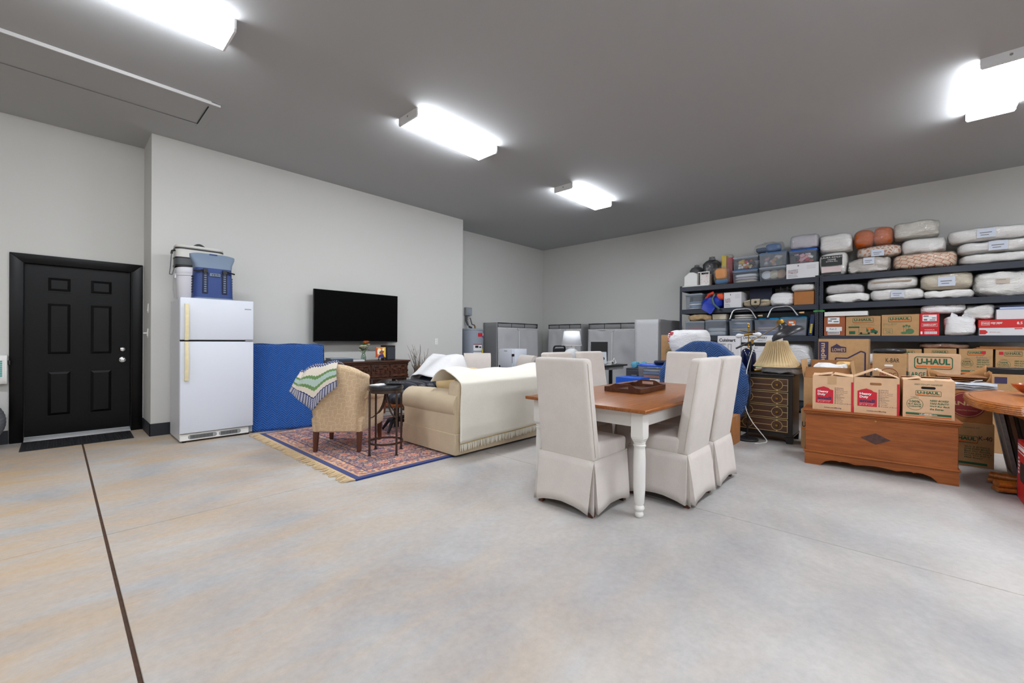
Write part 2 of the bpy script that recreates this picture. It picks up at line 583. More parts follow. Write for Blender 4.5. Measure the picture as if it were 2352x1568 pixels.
tag(MB().box(-6.12, 9.2, -7.12, 7.4, 3.65, 3.77).build('ceiling', m_ceil), kind='structure')
DX0, DX1, DZ = -0.279, 0.678, 2.07
wb = MB()
wb.box(-6, DX0, 7.28, 7.42, -0.02, 3.66).box(DX1, 9.2, 7.28, 7.42, -0.02, 3.66).box(DX0, DX1, 7.28, 7.42, DZ, 3.66)
tag(wb.build('wall_back', m_wall), kind='structure')
tag(MB().box(0.775, 5.671, 6.655, 7.279, -0.02, 3.655).build('wall_television', m_wall), kind='structure')
tag(MB().box(9.075, 9.2, -7, 7.279, -0.02, 3.655).build('wall_right', m_wall), kind='structure')
tag(MB().box(-6.12, -6, -7, 7.4, -0.02, 3.655).build('wall_left', m_wall), kind='structure')
tag(MB().box(-6, 9.2, -6.12, -6, -0.02, 3.655).build('wall_front', m_wall), kind='structure')

BH = 0.15
tag(MB().box(-6, -0.36, 7.268, 7.279, 0.0, BH).box(0.768, 0.774, 7.268, 7.279, 0.0, BH).box(5.673, 9.07, 7.268, 7.279, 0.0, BH).build('baseboard_back', m_base, bevel=0.003), kind='structure')
tag(MB().box(0.763, 5.683, 6.643, 6.654, 0.0, BH).box(0.763, 0.774, 6.643, 7.267, 0.0, BH).box(5.672, 5.683, 6.643, 7.267, 0.0, BH).build('baseboard_television', m_base, bevel=0.003), kind='structure')
tag(MB().box(9.063, 9.074, -5.99, 7.267, 0.0, BH).build('baseboard_right', m_base, bevel=0.003), kind='structure')

# ---------------------------------------------------------------- entry door
dr = thing('door_1', 'black six panel entry door with wide black casing', 'door', (0, 0, 0))
tag(dr, kind='structure')
del dr['category']
CX0, CX1, CZ = -0.356, 0.764, 2.129
cw = 0.105
cs = MB()
for q in ([(CX0, 0.0), (CX0 + cw, 0.0), (CX0 + cw, CZ - cw), (CX0, CZ)], [(CX1 - cw, 0.0), (CX1, 0.0), (CX1, CZ), (CX1 - cw, CZ - cw)],
          [(CX0, CZ), (CX0 + cw, CZ - cw), (CX1 - cw, CZ - cw), (CX1, CZ)]):
    MB().prism(q, 7.258, 7.279).build('casing', m_black, dr, bevel=0.006, seg=2)
jm = MB()
jm.box(DX0, DX0 + 0.03, 7.262, 7.42, 0, DZ).box(DX1 - 0.03, DX1, 7.262, 7.42, 0, DZ).box(DX0 + 0.03, DX1 - 0.03, 7.262, 7.42, DZ - 0.03, DZ)
jm.build('jamb', m_black, dr, bevel=0.003)
SX0, SX1 = DX0 + 0.032, DX1 - 0.032
slab = MB().box(SX0, SX1, 7.312, 7.356, 0.048, DZ - 0.032).build('door_slab', m_black, dr, bevel=0.003)
for (pa, pb) in ((105, 168), (204, 260)):
    for (za, zb) in (1.713, 1.897), (0.973, 1.595), (0.258, 0.798):
        u0, u1 = {105: (-0.083, 0.131), 204: (0.271, 0.488)}[pa]
        pn = MB()
        pn.strip([(u0, za), (u1, za), (u1, zb), (u0, zb)], [(u0 + .012, za + .012), (u1 - .012, za + .012), (u1 - .012, zb - .012), (u0 + .012, zb - .012)], 7.305, 7.313)
        b = 0.042
        o4 = [(u0 + .016, za + .016), (u1 - .016, za + .016), (u1 - .016, zb - .016), (u0 + .016, zb - .016)]
        i4 = [(u0 + b, za + b), (u1 - b, za + b), (u1 - b, zb - b), (u0 + b, zb - b)]
        pn.add([(p[0], 7.3125, p[1]) for p in o4] + [(p[0], 7.299, p[1]) for p in i4], [(0, 1, 5, 4), (1, 2, 6, 5), (2, 3, 7, 6), (3, 0, 4, 7), (4, 5, 6, 7)])
        pn.build('panel', m_black, slab)
KX = 0.576
def knob(zc, prof, nm):
    b = MB(Matrix.Translation((KX, 7.312, zc)) @ Matrix.Rotation(PI / 2, 4, 'X'))
    b.lathe(prof, 20)
    b.build(nm, m_chrome, slab, smooth=True)
knob(0.907, [(0.032, 0), (0.033, 0.006), (0.014, 0.010), (0.012, 0.03), (0.026, 0.038), (0.030, 0.052), (0.026, 0.064), (0.008, 0.068)], 'door_knob')
knob(1.04, [(0.030, 0), (0.031, 0.010), (0.024, 0.022), (0.010, 0.026)], 'deadbolt')
th = MB()
th.hexa([(DX0 + .03, 7.212, 0.0), (DX1 - .03, 7.212, 0.0), (DX1 - .03, 7.38, 0.0), (DX0 + .03, 7.38, 0.0)], [(DX0 + .03, 7.222, 0.016), (DX1 - .03, 7.222, 0.016), (DX1 - .03, 7.31, 0.042), (DX0 + .03, 7.31, 0.042)])
th.build('threshold', m_sill, dr, bevel=0.003)

# rubber threshold ramp
rp = thing('doormat', 'black rubber ribbed mat lying at foot of black door', 'mat', (0, 0, 0))
A, B, C_, D_ = (-0.263,6.67), (0.634,6.683), (0.641,7.242), (-0.261,7.266)
C_ = (C_[0], 7.205); D_ = (D_[0], 7.205)
mb = MB()
mb.hexa([(A[0], A[1], 0.001), (B[0], B[1], 0.001), (C_[0], C_[1], 0.001), (D_[0], D_[1], 0.001)],
        [(A[0] + .012, A[1] + .012, 0.008), (B[0] - .012, B[1] + .012, 0.008), (C_[0], C_[1], 0.011), (D_[0], D_[1], 0.011)])
mb.build('mat_body', mat('black_rubber', (28, 28, 31), 0.7), rp, bevel=0.002)
m_rub = mat('rubber_rib', (42, 42, 46), 0.75)
for r in range(14):
    t = (r + 0.5) / 14
    x0 = A[0] + (B[0] - A[0]) * t
    rb = MB()
    for s in range(10):
        v_ = .07 + s * .092
        q = (A[1] + (B[1] - A[1]) * t) * (1 - v_) + 7.2 * v_; x0 = (A[0] + (B[0] - A[0]) * t) * (1 - v_) + (D_[0] + (C_[0] - D_[0]) * t) * v_
        for e in (0, 1):
            rb.obox((x0 - 0.016 + e * 0.03, q, 0.0115), (0.007, 0.03, 0.006), rotZ(0.5 if e else -0.5))
    rb.build('rib_row', m_rub, rp)

# ---------------------------------------------------------------- wall plates
def plate(name, label, loc, rz, kind):
    t = thing(name, label, 'switch' if kind != 'outlet' else 'outlet', loc, rz)
    MB().box(-0.036, 0.036, -0.006, 0.0, -0.058, 0.058).build('plate', m_whitep, t, bevel=0.002)
    if kind == 'outlet':
        for s in (-1, 1):
            o = MB().prism(rr(-0.017, 0.017, s * 0.021 - 0.014, s * 0.021 + 0.014, 0.010), -0.009, -0.005).build('receptacle', m_whitep, t)
            MB().box(-0.008, -0.005, -0.0095, -0.008, s * 0.021 - 0.004, s * 0.021 + 0.006).box(0.005, 0.008, -0.0095, -0.008, s * 0.021 - 0.004, s * 0.021 + 0.006).build('slot', m_darkgap, o)
    else:
        MB().hexa([(-0.016, -0.011, -0.033), (0.016, -0.011, -0.033), (0.016, -0.005, -0.033), (-0.016, -0.005, -0.033)],
                  [(-0.016, -0.007, 0.033), (0.016, -0.007, 0.033), (0.016, -0.005, 0.033), (-0.016, -0.005, 0.033)]).build('rocker', m_whitep, t)
    return t
plate('wall_outlet', 'white duplex outlet on grey wall right of the television', (5.011,6.654,1.155), 0, 'outlet')
plate('light_switch', 'white rocker switch high on narrow return wall by door', (0.774,6.87,1.553), HALF, 'switch')
t = plate('thermostat_switch', 'white switch with projecting lever on return wall by door', (0.774,6.898,1.245), HALF, 'switch')
MB().box(-0.012, 0.012, -0.045, -0.008, -0.006, 0.010).build('lever', m_whitep, t, bevel=0.002)

# ---------------------------------------------------------------- attic hatch in the ceiling
hz = 3.65
ht = thing('attic_hatch', 'grey attic hatch panel with frame set in ceiling', 'hatch', (0, 0, 0))
HX0, HX1, HY0, HY1 = -0.75, 1.172, 5.297, 6.03
MB().box(HX0 + .085, HX1 - .085, HY0 + .118, HY1 - .088, hz - 0.006, hz - 0.001).build('hatch_panel', m_ceil, ht)
fr = MB()
fr.box(HX1 - .083, HX1, HY0, HY1, hz - 0.012, hz - 0.001).box(HX0, HX0 + .083, HY0, HY1, hz - 0.012, hz - 0.001)
fr.box(HX0 + .083, HX1 - .083, HY0 + .02, HY0 + .116, hz - 0.012, hz - 0.001).box(HX0 + .083, HX1 - .083, HY1 - .085, HY1, hz - 0.012, hz - 0.001)
fr.build('hatch_frame', m_ceil, ht, bevel=0.002)
MB().box(HX0, HX1, HY0, HY0 + .012, hz - 0.032, hz - 0.001).build('edge_strip', mat('pale_trim', (205, 205, 205), 0.6), ht)
MB().box(HX1 - .088, HX1 - .078, HY0 + .118, HY1 - .088, hz - 0.0135, hz - 0.0125).box(HX0 + .085, HX1 - .085, HY1 - .089, HY1 - .085, hz - 0.0135, hz - 0.0125).build('gap', m_darkgap, ht)

# ---------------------------------------------------------------- ceiling lights (wrap-around fixtures)
m_lamp = emitter('lit_diffuser', LAMP_STRENGTH, (246, 250, 255))
m_fix = mat('fixture_steel', (232, 233, 236), 0.4)
def fixture(label, x, y):
    t = thing('ceiling_light', label, 'light', (x, y, 3.65), 0, 'wrap-around ceiling lights')
    MB().box(0.0, 1.2, -0.165, 0.165, -0.022, 0).build('housing', m_fix, t, bevel=0.002)
    d = MB()
    pr = [(-0.172, -0.022), (-0.172, -0.07), (-0.160, -0.088), (0.160, -0.088), (0.172, -0.07), (0.172, -0.022)]
    d.prism(pr, 0.012, 1.188, 'yz')
    d.build('diffuser', m_lamp, t)
    for a, b in ((-0.004, 0.012), (1.188, 1.204)):
        c = MB()
        c.prism([(-0.176, 0.0), (-0.176, -0.072), (-0.163, -0.092), (0.163, -0.092), (0.176, -0.072), (0.176, 0.0)], a, b, 'yz')
        e = c.build('end_cap', m_fix, t)
        MB(Matrix.Translation((a if a < 0 else b, 0, -0.035)) @ Matrix.Rotation(PI / 2, 4, 'Y')).lathe([(0.011, -0.002), (0.011, 0.002)], 12).build('knockout', m_chrome, e)
    return t
fixture('long lit ceiling light above the black door and fridge', -0.262, 3.975)
fixture('long lit ceiling light in front of the television wall', 2.595, 3.975)
fixture('smallest lit ceiling light, farthest towards the room corner', 5.45, 3.975)
fixture('lit ceiling light at right edge above the shelving', 5.442, -0.64)
for x, y, s in ((-3.1, 3.975, 'left of the door'), (2.6, -0.64, 'over the open floor'), (-0.262, -0.64, 'straight behind the photographer'), (-3.1, -0.64, 'behind on the left'),
                (5.45, -4.3, 'in the right rear corner'), (2.6, -4.3, 'at rear, right of centre'), (-0.262, -4.3, 'at rear, left of centre'), (-3.1, -4.3, 'in the left rear corner')):  # unseen rear row, pulled nearer than the grid spacing to brighten the shelving
    fixture('lit ceiling light out of frame ' + s, x, y)

# ================================================================ fridge corner
FX0, FX1, FY = 0.94, 1.672, 5.938
FW = FX1 - FX0
fr = thing('refrigerator', 'white top-freezer refrigerator with yellowed handles beside black door', 'refrigerator', ((FX0 + FX1) / 2, FY, 0))
w = FW / 2
m_fside = mat('fridge_side', (204, 206, 212), 0.4, bump=(70, 0.12))
m_oldhandle = mat('yellowed_handle', (224, 210, 166), 0.4, var=(20, 0.06))
MB().box(-w + .004, w - .004, 0.075, 0.60, 0.025, 1.635).build('cabinet', m_fside, fr, bevel=0.006)
for z0, z1, nm in ((1.168, 1.648, 'freezer_door'), (0.105, 1.150, 'fridge_door')):
    d = MB().box(-w, w, 0.0, 0.066, z0, z1).build(nm, m_white, fr, bevel=0.012, seg=3)
    hz0, hz1 = (1.165, 1.576) if z0 > 1 else (0.709, 1.15)
    h = MB()
    n = 10
    for i in range(n):
        a, b = i / n, (i + 1) / n
        fa = -0.028 - 0.016 * math.sin(PI * a); fb = -0.028 - 0.016 * math.sin(PI * b)
        za, zb = hz0 + (hz1 - hz0) * a, hz0 + (hz1 - hz0) * b
        h.hexa([(-w + .040, fa, za), (-w + .074, fa, za), (-w + .074, 0.0 if i in (0,) else fa + .018, za), (-w + .040, 0.0 if i in (0,) else fa + .018, za)],
               [(-w + .040, fb, zb), (-w + .074, fb, zb), (-w + .074, 0.0 if i == n - 1 else fb + .018, zb), (-w + .040, 0.0 if i == n - 1 else fb + .018, zb)])
    h.build('handle', m_oldhandle, d, smooth=True)
MB().box(-w + .01, w - .01, 0.03, 0.08, 1.150, 1.168).build('door_gasket', m_darkgap, fr)
MB().box(w - .09, w - .01, -0.003, 0.04, 1.151, 1.166).build('hinge', m_greyp, fr)
MB().box(w - .10, w - .03, -0.0015, 0.0, 1.540, 1.552).build('badge', m_greyp, fr)
gr = MB().box(-w + .005, w - .045, 0.02, 0.075, 0.022, 0.098).build('toe_grille', m_whitep, fr, bevel=0.004)
for u0, u1 in ((-w + .08, -0.01), (0.01, w - .13)):
    MB().prism(rr(u0, u1, 0.035, 0.085, 0.024), 0.0185, 0.021).build('vent', m_greyp, gr)
    vv = MB()
    k = int((u1 - u0) / 0.012)
    for i in range(2, k - 2):
        vv.box(u0 + i * .012, u0 + i * .012 + .006, 0.017, 0.019, 0.041, 0.079)
    vv.build('slots', m_darkgap, gr)
MB().box(w - .045, w - .004, 0.03, 0.06, 0.03, 0.10).build('hinge_foot', m_greyp, fr)
for sx in (-1, 1):
    for yy in (0.06, 0.55):
        MB().lathe([(0.018, 0.0), (0.018, 0.03)], 10, (sx * (w - .05), yy, 0)).build('foot', m_blackp, fr)

# white bucket cooler
FT = 1.6365
bk = thing('cooler_bucket', 'white hard-sided bucket cooler standing on the refrigerator', 'cooler', (1.119, 6.36, FT))
m_bucket = mat('bucket_white', (226, 226, 234), 0.4)
MB().lathe([(0.128, 0.0), (0.136, 0.012), (0.152, 0.29), (0.162, 0.295), (0.165, 0.315), (0.160, 0.322)], 28).build('tub', m_bucket, bk, smooth=True)
MB().lathe([(0.164, 0.322), (0.167, 0.332), (0.166, 0.372), (0.155, 0.392), (0.08, 0.398)], 28).build('lid', m_bucket, bk, smooth=True)
MB().box(-0.012, 0.012, -0.176, -0.162, 0.305, 0.365).box(-0.018, 0.03, -0.18, -0.166, 0.325, 0.338).build('latch', m_blackp, bk)
MB().tube([(-0.168, 0, 0.30), (-0.178, -0.02, 0.24), (-0.184, -0.05, 0.12), (-0.176, -0.07, 0.03)], 0.005, 6).build('bail_handle', m_greyp, bk, smooth=True)
MB().box(-0.172, -0.150, -0.03, 0.03, 0.26, 0.32).build('lug', m_bucket, bk, bevel=0.006)

# soft cooler on the bucket
sc = thing('soft_cooler', 'pale grey soft cooler with charcoal base on top of white bucket', 'cooler', (1.192, 6.38, FT + 0.4005))
m_cool1 = mat('cooler_fog_grey', (206, 205, 200), 0.55)
m_cool2 = mat('cooler_charcoal', (84, 88, 92), 0.55)
sw = 0.24
MB().prism(rr(-sw, sw, -.12, .12, 0.07), 0.0, 0.105, 'xy').build('lower_body', m_cool2, sc, smooth=True, angle=50)
MB().prism(rr(-sw - .004, sw + .004, -.124, .124, 0.07), 0.0, 0.022, 'xy').prism(rr(-sw - .004, sw + .004, -.124, .124, 0.07), 0.10, 0.112, 'xy').build('binding', m_blackp, sc, smooth=True, angle=50)
MB().prism(rr(-sw, sw, -.12, .12, 0.07), 0.112, 0.208, 'xy').build('upper_body', m_cool1, sc, smooth=True, angle=50)
MB().prism(rr(-sw - .003, sw + .003, -.123, .123, 0.07), 0.208, 0.222, 'xy').build('zip', m_blackp, sc, smooth=True, angle=50)
MB().prism(rr(-sw, sw, -.12, .12, 0.07), 0.222, 0.262, 'xy').build('lid', m_cool1, sc, smooth=True, bevel=0.018, seg=3)
MB().tube([(-0.06 + 0.12 * i / 8, -0.02, 0.258 + 0.035 * math.sin(PI * i / 8)) for i in range(9)], 0.006, 6, flat=2.5).build('carry_handle', m_blackp, sc, smooth=True)
MB().tube([(-sw - .002, -.06, 0.19), (-sw - .03, -.07, 0.175), (-sw - .035, -.075, 0.14)], 0.012, 8).build('strap_clip', m_blackp, sc, smooth=True)
st = MB()
def strapf(u, v):
    p = [(-sw - .036, -.075, 0.145), (-sw - .045, -.08, 0.0), (-sw - .055, -.085, -0.10), (-sw - .03, -.085, -0.105), (-sw - .015, -.08, -0.04), (-sw - .012, -.075, -0.01)]
    t = v * (len(p) - 1); i = min(int(t), len(p) - 2); q = Vector(p[i]).lerp(Vector(p[i + 1]), t - i)
    return (q.x, q.y - 0.0 + (u - .5) * 0.04, q.z)
st.grid(1, 15, strapf); st.build('shoulder_strap', m_cool2, sc, smooth=True, solid=0.004)
bd = MB().box(-0.06, 0.03, -0.1265, -0.123, 0.125, 0.165).build('badge', m_blackp, sc)
print_on(bd, m_whiteink, lambda b: put_text(b, 'YETI', -0.048, 0.018, 0.135, 0.156, -0.1275, 0.02), 'lettering')

# navy backpack cooler
bpk = thing('cooler_backpack', 'navy blue roll-top backpack cooler with slate collar on the refrigerator', 'backpack', (1.268, 6.07, FT + .012))
bw = 0.197
def shell(mb, rows, n=28):
    vs = []; 
    for (hw, hd, z, zx) in rows:
        for k in range(n):
            t = 2 * PI * k / n
            c, s = math.cos(t), math.sin(t)
            x = hw * math.copysign(abs(c) ** 0.45, c); y = hd * math.copysign(abs(s) ** 0.45, s)
            vs.append((x, y, z + zx * math.cos(2 * t) * 0.5))
    m = len(rows)
    fs = [(i * n + k, i * n + (k + 1) % n, (i + 1) * n + (k + 1) % n, (i + 1) * n + k) for i in range(m - 1) for k in range(n)]
    fs += [tuple(range(n - 1, -1, -1)), tuple(range((m - 1) * n, m * n))]
    mb.add(vs, fs)
m_slate = mat('slate_nylon', (112, 128, 148), 0.55, bump=(30, 0.25))
m_navyb = mat('navy_nylon_body', (36, 62, 122), 0.5, bump=(26, 0.25))
b = MB(); shell(b, [(bw, .12, 0.012, 0), (bw * .99, .12, 0.05, 0), (bw * .96, .118, 0.2, 0), (bw * .93, .112, 0.36, 0)]); b.build('pack_body', m_navyb, bpk, smooth=True)
b = MB(); shell(b, [(bw * .93, .112, 0.358, 0), (bw * .98, .09, 0.42, 0), (bw * 1.12, .045, 0.49, -.01), (bw * 1.14, .02, 0.53, -.02)]); b.build('collar', m_slate, bpk, smooth=True)
b = MB(); shell(b, [(bw * 1.02, .125, 0.0, 0), (bw * 1.02, .125, 0.014, 0)]); b.build('base_plate', m_slate, bpk, smooth=True)
MB().box(-0.04, 0.045, -0.03, 0.0, 0.50, 0.54).build('grab_tab', m_navy, bpk, bevel=0.006)
for s in (-1, 1):
    p = MB().box(s * .095 - .026, s * .095 + .026, -0.126, -0.112, 0.06, 0.33).build('lash_strip', m_navydark, bpk, bevel=0.004)
    for q in range(9):
        MB().box(s * .095 - .011, s * .095 + .011, -0.131, -0.124, 0.08 + q * .026, 0.094 + q * .026).build('loop', m_slate, p)
    MB().box(s * .095 - .02, s * .095 + .02, -0.15, -0.11, 0.30, 0.345).tube([(s * .095, -.13, .335), (s * .15, -.13, .32), (s * (bw + .004), -.105, .315)], 0.009, 6).build('buckle', m_blackp, bpk, smooth=True)
    for q in range(7):
        MB().box(s * bw * .98 - .006, s * bw * .98 + .006, -0.03, 0.03, 0.07 + q * .03, 0.088 + q * .03).build('side_loop', m_navydark, bpk)
bd = MB().box(-0.052, 0.052, -0.127, -0.114, 0.265, 0.30).build('badge', m_slate, bpk)
print_on(bd, m_navydark, lambda b: put_text(b, 'YETI', -0.040, 0.040, 0.272, 0.292, -0.1285, 0.02), 'lettering')

# ---------------------------------------------------------------- quilted blue blanket over a leaning panel
A0, A1 = (1.69, 6.06), (2.545, 5.836)
qd = thing('moving_blanket', 'bright blue quilted moving blanket draped over panel leaning beside refrigerator', 'blanket', (A0[0], A0[1], 0), math.atan2(A1[1] - A0[1], A1[0] - A0[0]))
QL = math.hypot(A1[0] - A0[0], A1[1] - A0[1])
def qf(u, v):
    z = 0.004 + v * 1.105
    x = u * QL - 0.10 * max(0, u - 0.72) / 0.28 * (1 - v) * 0.3
    y = 0.34 * v + 0.012 * math.sin(u * 9 + v * 3) * (1 - v) - 0.03 * (1 - v) ** 6
    if v > 0.97: y += 0.01
    dz = -0.02 * (u > 0.85) * (u - 0.85) / 0.15
    return (x, y, z + dz * v)
q = MB(); q.grid(40, 30, qf); q.build('quilt_front', m_quilt, qd, smooth=True, solid=0.012)
q = MB(); q.grid(6, 20, lambda u, v: (qf(1, v)[0] - .004 * math.sin(u * 9), qf(1, v)[1] + u * (.42 - qf(1, v)[1]), qf(1, v)[2])); q.build('quilt_side', m_quilt, qd, smooth=True, solid=0.01)
q = MB(); q.grid(40, 3, lambda u, v: (u * QL, 0.34 + v * 0.13, 1.112 + 0.006 * math.sin(u * 14) - 0.02 * (u > .85) * (u - .85) / .15)); q.build('quilt_top', m_quilt, qd, smooth=True, solid=0.012)
q = MB(); q.tube([qf(i / 20, 0.004) for i in range(21)], 0.010, 6).tube([qf(1.0, i / 20) for i in range(21)], 0.008, 6); q.build('binding', mat('navy_binding', (16, 28, 70), 0.8), qd, smooth=True)
q = MB(); q.grid(30, 1, lambda u, v: (QL * .02 + u * QL * 1.02, -0.015 - v * .035 + 0.008 * math.sin(u * 17), 0.006 + 0.004 * math.sin(u * 23))); q.build('hem', m_quilt, qd, smooth=True, solid=0.006)

# ---------------------------------------------------------------- television
TX0, TX1, TZ0, TZ1 = 2.627, 4.063, 1.143, 1.946
tv = thing('television', 'large black flat television mounted on the grey wall', 'television', (0, 6.5, 0))
MB().box(TX0, TX1, 0.004, 0.035, TZ0, TZ1).build('bezel', m_blackp, tv, bevel=0.004)
k = NT('television_screen'); k.p.inputs['Base Color'].default_value = (0.0008, 0.0008, 0.0008, 1); k.p.inputs['Roughness'].default_value = 0.5; k.p.inputs['Specular IOR Level'].default_value = 0.05
MB().box(TX0 + .006, TX1 - .006, 0.0, 0.004, TZ0 + .016, TZ1 - .006).build('screen', k.m, tv)
MB().box(TX0 + .25, TX1 - .25, 0.035, 0.07, TZ0 + .05, TZ1 - .3).build('rear_housing', m_blackp, tv, bevel=0.01)
MB().box((TX0 + TX1) / 2 - .25, (TX0 + TX1) / 2 + .25, 0.07, 0.153, 1.4, 1.62).build('wall_bracket', m_blackp, tv)
MB().box(TX0 + .02, TX1 - .02, -0.001, 0.02, TZ0 - .006, TZ0 + .012).build('lower_trim', mat('gunmetal', (60, 62, 66), 0.4, 0.7), tv)

# ---------------------------------------------------------------- carved sideboard
CX0, CX1 = 2.655, 4.063
CZT = 0.848
cw = (CX1 - CX0) / 2
sb = thing('sideboard', 'dark carved wooden sideboard with four drawers under the television', 'sideboard', ((CX0 + CX1) / 2, 6.10, 0))
MB().box(-cw, cw, 0.0, 0.46, CZT - .03, CZT).build('top_board', m_darkwood, sb, bevel=0.006)
MB().box(-cw + .02, cw - .02, 0.012, 0.45, CZT - .055, CZT - .03).build('cornice', m_darkwood, sb, bevel=0.008)
MB().box(-cw + .035, cw - .035, 0.035, 0.44, CZT - .275, CZT - .055).build('carcass', m_darkwood, sb)
MB().box(-cw + .02, cw - .02, 0.015, 0.45, CZT - .30, CZT - .275).build('lower_moulding', m_darkwood, sb, bevel=0.006)
dwid = (2 * cw - .09) / 4
for i in range(4):
    u0 = -cw + .045 + i * dwid + .012; u1 = u0 + dwid - .024
    z0, z1 = CZT - .268, CZT - .062
    d = MB().box(u0, u1, 0.022, 0.05, z0, z1).build('drawer', m_darkwood, sb, bevel=0.003)
    um = (u0 + u1) / 2; zm = (z0 + z1) / 2; W_ = u1 - u0
    for (a, b_, hh) in ((-.32, .075, .03), (-.14, .05, .03), (.02, .03, .032), (.14, .05, .03), (.32, .075, .03)):
        pass
    blocks = [(um - W_ * .23, z1 - .022, W_ * .20, .02), (um + W_ * .23, z1 - .022, W_ * .20, .02), (um, z1 - .060, W_ * .22, .022), (um, zm, W_ * .09, .03),
              (um - W_ * .27, zm + .012, W_ * .09, .024), (um + W_ * .27, zm + .012, W_ * .09, .024), (um - W_ * .27, zm - .022, W_ * .10, .016), (um + W_ * .27, zm - .022, W_ * .10, .016),
              (um, zm - .036, W_ * .10, .016), (um - W_ * .41, zm + .03, W_ * .05, .03), (um + W_ * .41, zm + .03, W_ * .05, .03), (um - W_ * .23, z0 + .016, W_ * .19, .018), (um + W_ * .23, z0 + .016, W_ * .19, .018)]
    for (cu, cz, bw_, bh_) in blocks:
        MB().hexa([(cu - bw_ * .72, .022, cz - bh_), (cu + bw_ * .72, .022, cz - bh_), (cu + bw_ * .72, .022, cz + bh_ * .9), (cu - bw_ * .72, .022, cz + bh_ * .9)],
                  [(cu - bw_ * .4, .004, cz - bh_ * .4), (cu + bw_ * .4, .004, cz - bh_ * .4), (cu + bw_ * .4, .004, cz + bh_ * .3), (cu - bw_ * .4, .004, cz + bh_ * .3)]).build('carving', m_darkwood, d)
for i in range(5):
    u = -cw + .045 + i * dwid
    for zz in (CZT - .075, CZT - .17, CZT - .25):
        MB().hexa([(u - .014, .03, zz - .018), (u + .014, .03, zz - .018), (u + .014, .03, zz + .018), (u - .014, .03, zz + .018)], [(u - .006, .008, zz - .008), (u + .006, .008, zz - .008), (u + .006, .008, zz + .008), (u - .006, .008, zz + .008)]).build('stud', m_darkwood, sb)
legp = [(0.03, 0), (0.034, .02), (0.02, .05), (.036, .09), (.02, .12), (.034, .16), (.036, .2), (.022, .24), (.03, .28), (.036, .33), (.02, .37), (.034, .42), (.034, .555)]
for sx in (-1, -.02, 1):
    for yy in (.07, .40):
        MB().lathe(legp, 14, (sx * (cw - .07), yy, 0)).build('leg', m_darkwood, sb, smooth=True)
for sx in (-1, 1):
    MB().prism([(sx * (cw - .11), CZT - .30), (sx * (cw - .11), CZT - .40), (sx * (cw - .20), CZT - .34), (sx * (cw - .28), CZT - .30)], .05, .07).build('bracket', m_darkwood, sb)
    MB().prism([(sx * .06, CZT - .30), (sx * .06, CZT - .38), (sx * .14, CZT - .33), (sx * .2, CZT - .30)], .05, .07).build('bracket', m_darkwood, sb)
MB().box(-cw + .04, cw - .04, .06, .09, .10, .15).build('stretcher', m_darkwood, sb, bevel=.004)

# books on the sideboard
m_bk = [mat('book_blue_cover', (52, 78, 104), 0.5), mat('book_grey_cover', (150, 158, 164), 0.5), mat('book_pale_cover', (214, 214, 216), 0.5), mat('book_dark_cover', (46, 52, 62), .5)]
def book(label, x, y, z, w, d, h, mi, rz=0.0):
    t = thing('book', label, 'book', (x, y, z), rz, 'books lying on the sideboard')
    c = MB().box(-w / 2, w / 2, -d / 2, d / 2, 0, 0.003).box(-w / 2, w / 2, -d / 2, d / 2, h - .003, h).box(-w / 2, w / 2, -d / 2, -d / 2 + .003, .003, h - .003).build('cover', m_bk[mi], t)
    MB().box(-w / 2 + .004, w / 2 - .004, -d / 2 + .003, d / 2 - .005, .003, h - .003).build('pages', m_paper, t)
bx = 2.911
book('thick dark blue book at bottom of pile on sideboard', bx, 6.28, CZT, .34, .24, .024, 3)
book('blue book in the middle of pile on sideboard', bx + .01, 6.28, CZT + .0245, .32, .23, .020, 0, .03)
book('slim grey book topping the pile on sideboard', bx - .02, 6.28, CZT + .045, .28, .21, .012, 1, -.05)
book('pale book lying beside the book pile on sideboard', bx + .27, 6.30, CZT, .19, .25, .022, 2)
book('thin grey magazine on top of the pale book', bx + .26, 6.30, CZT + .0225, .16, .21, .008, 1, .1)

# vase of flowers
vs = thing('flower_vase', 'small glass vase with white and orange flowers on sideboard', 'vase', (3.312, 6.28, CZT))
MB().lathe([(0.026, 0.001), (0.036, 0.012), (0.040, 0.045), (0.032, 0.085), (0.022, 0.115), (0.026, 0.14)], 18, cap=False).lathe([(0.001, 0.0015), (0.026, 0.001)], 18, cap=False).build('glass', m_glass, vs, smooth=True, solid=0.002)
m_leaf = mat('leaf_green', (52, 92, 40), 0.5, var=(20, .2)); m_leaf2 = mat('leaf_light', (104, 138, 70), 0.5)
m_pet1 = mat('petal_cream', (240, 238, 214), 0.6); m_pet2 = mat('petal_orange', (238, 132, 40), 0.6)
stems = MB()
R2 = random.Random(3)
heads = [(-.055, -.05, .205, .066, 0), (-.015, -.07, .21, .058, 0), (.005, -.05, .275, .060, 1), (.068, -.03, .24, .042, 0), (-.075, -.02, .165, .036, 0), (.035, -.06, .285, .045, 1)]
for hx, hy, hzz, r, kk in heads:
    stems.tube([(R2.uniform(-.012, .012), R2.uniform(-.012, .012), .012), (hx * .25, hy * .25, .13), (hx, hy, hzz - .01)], .003, 5)
stems.build('stems', m_leaf2, vs, smooth=True)
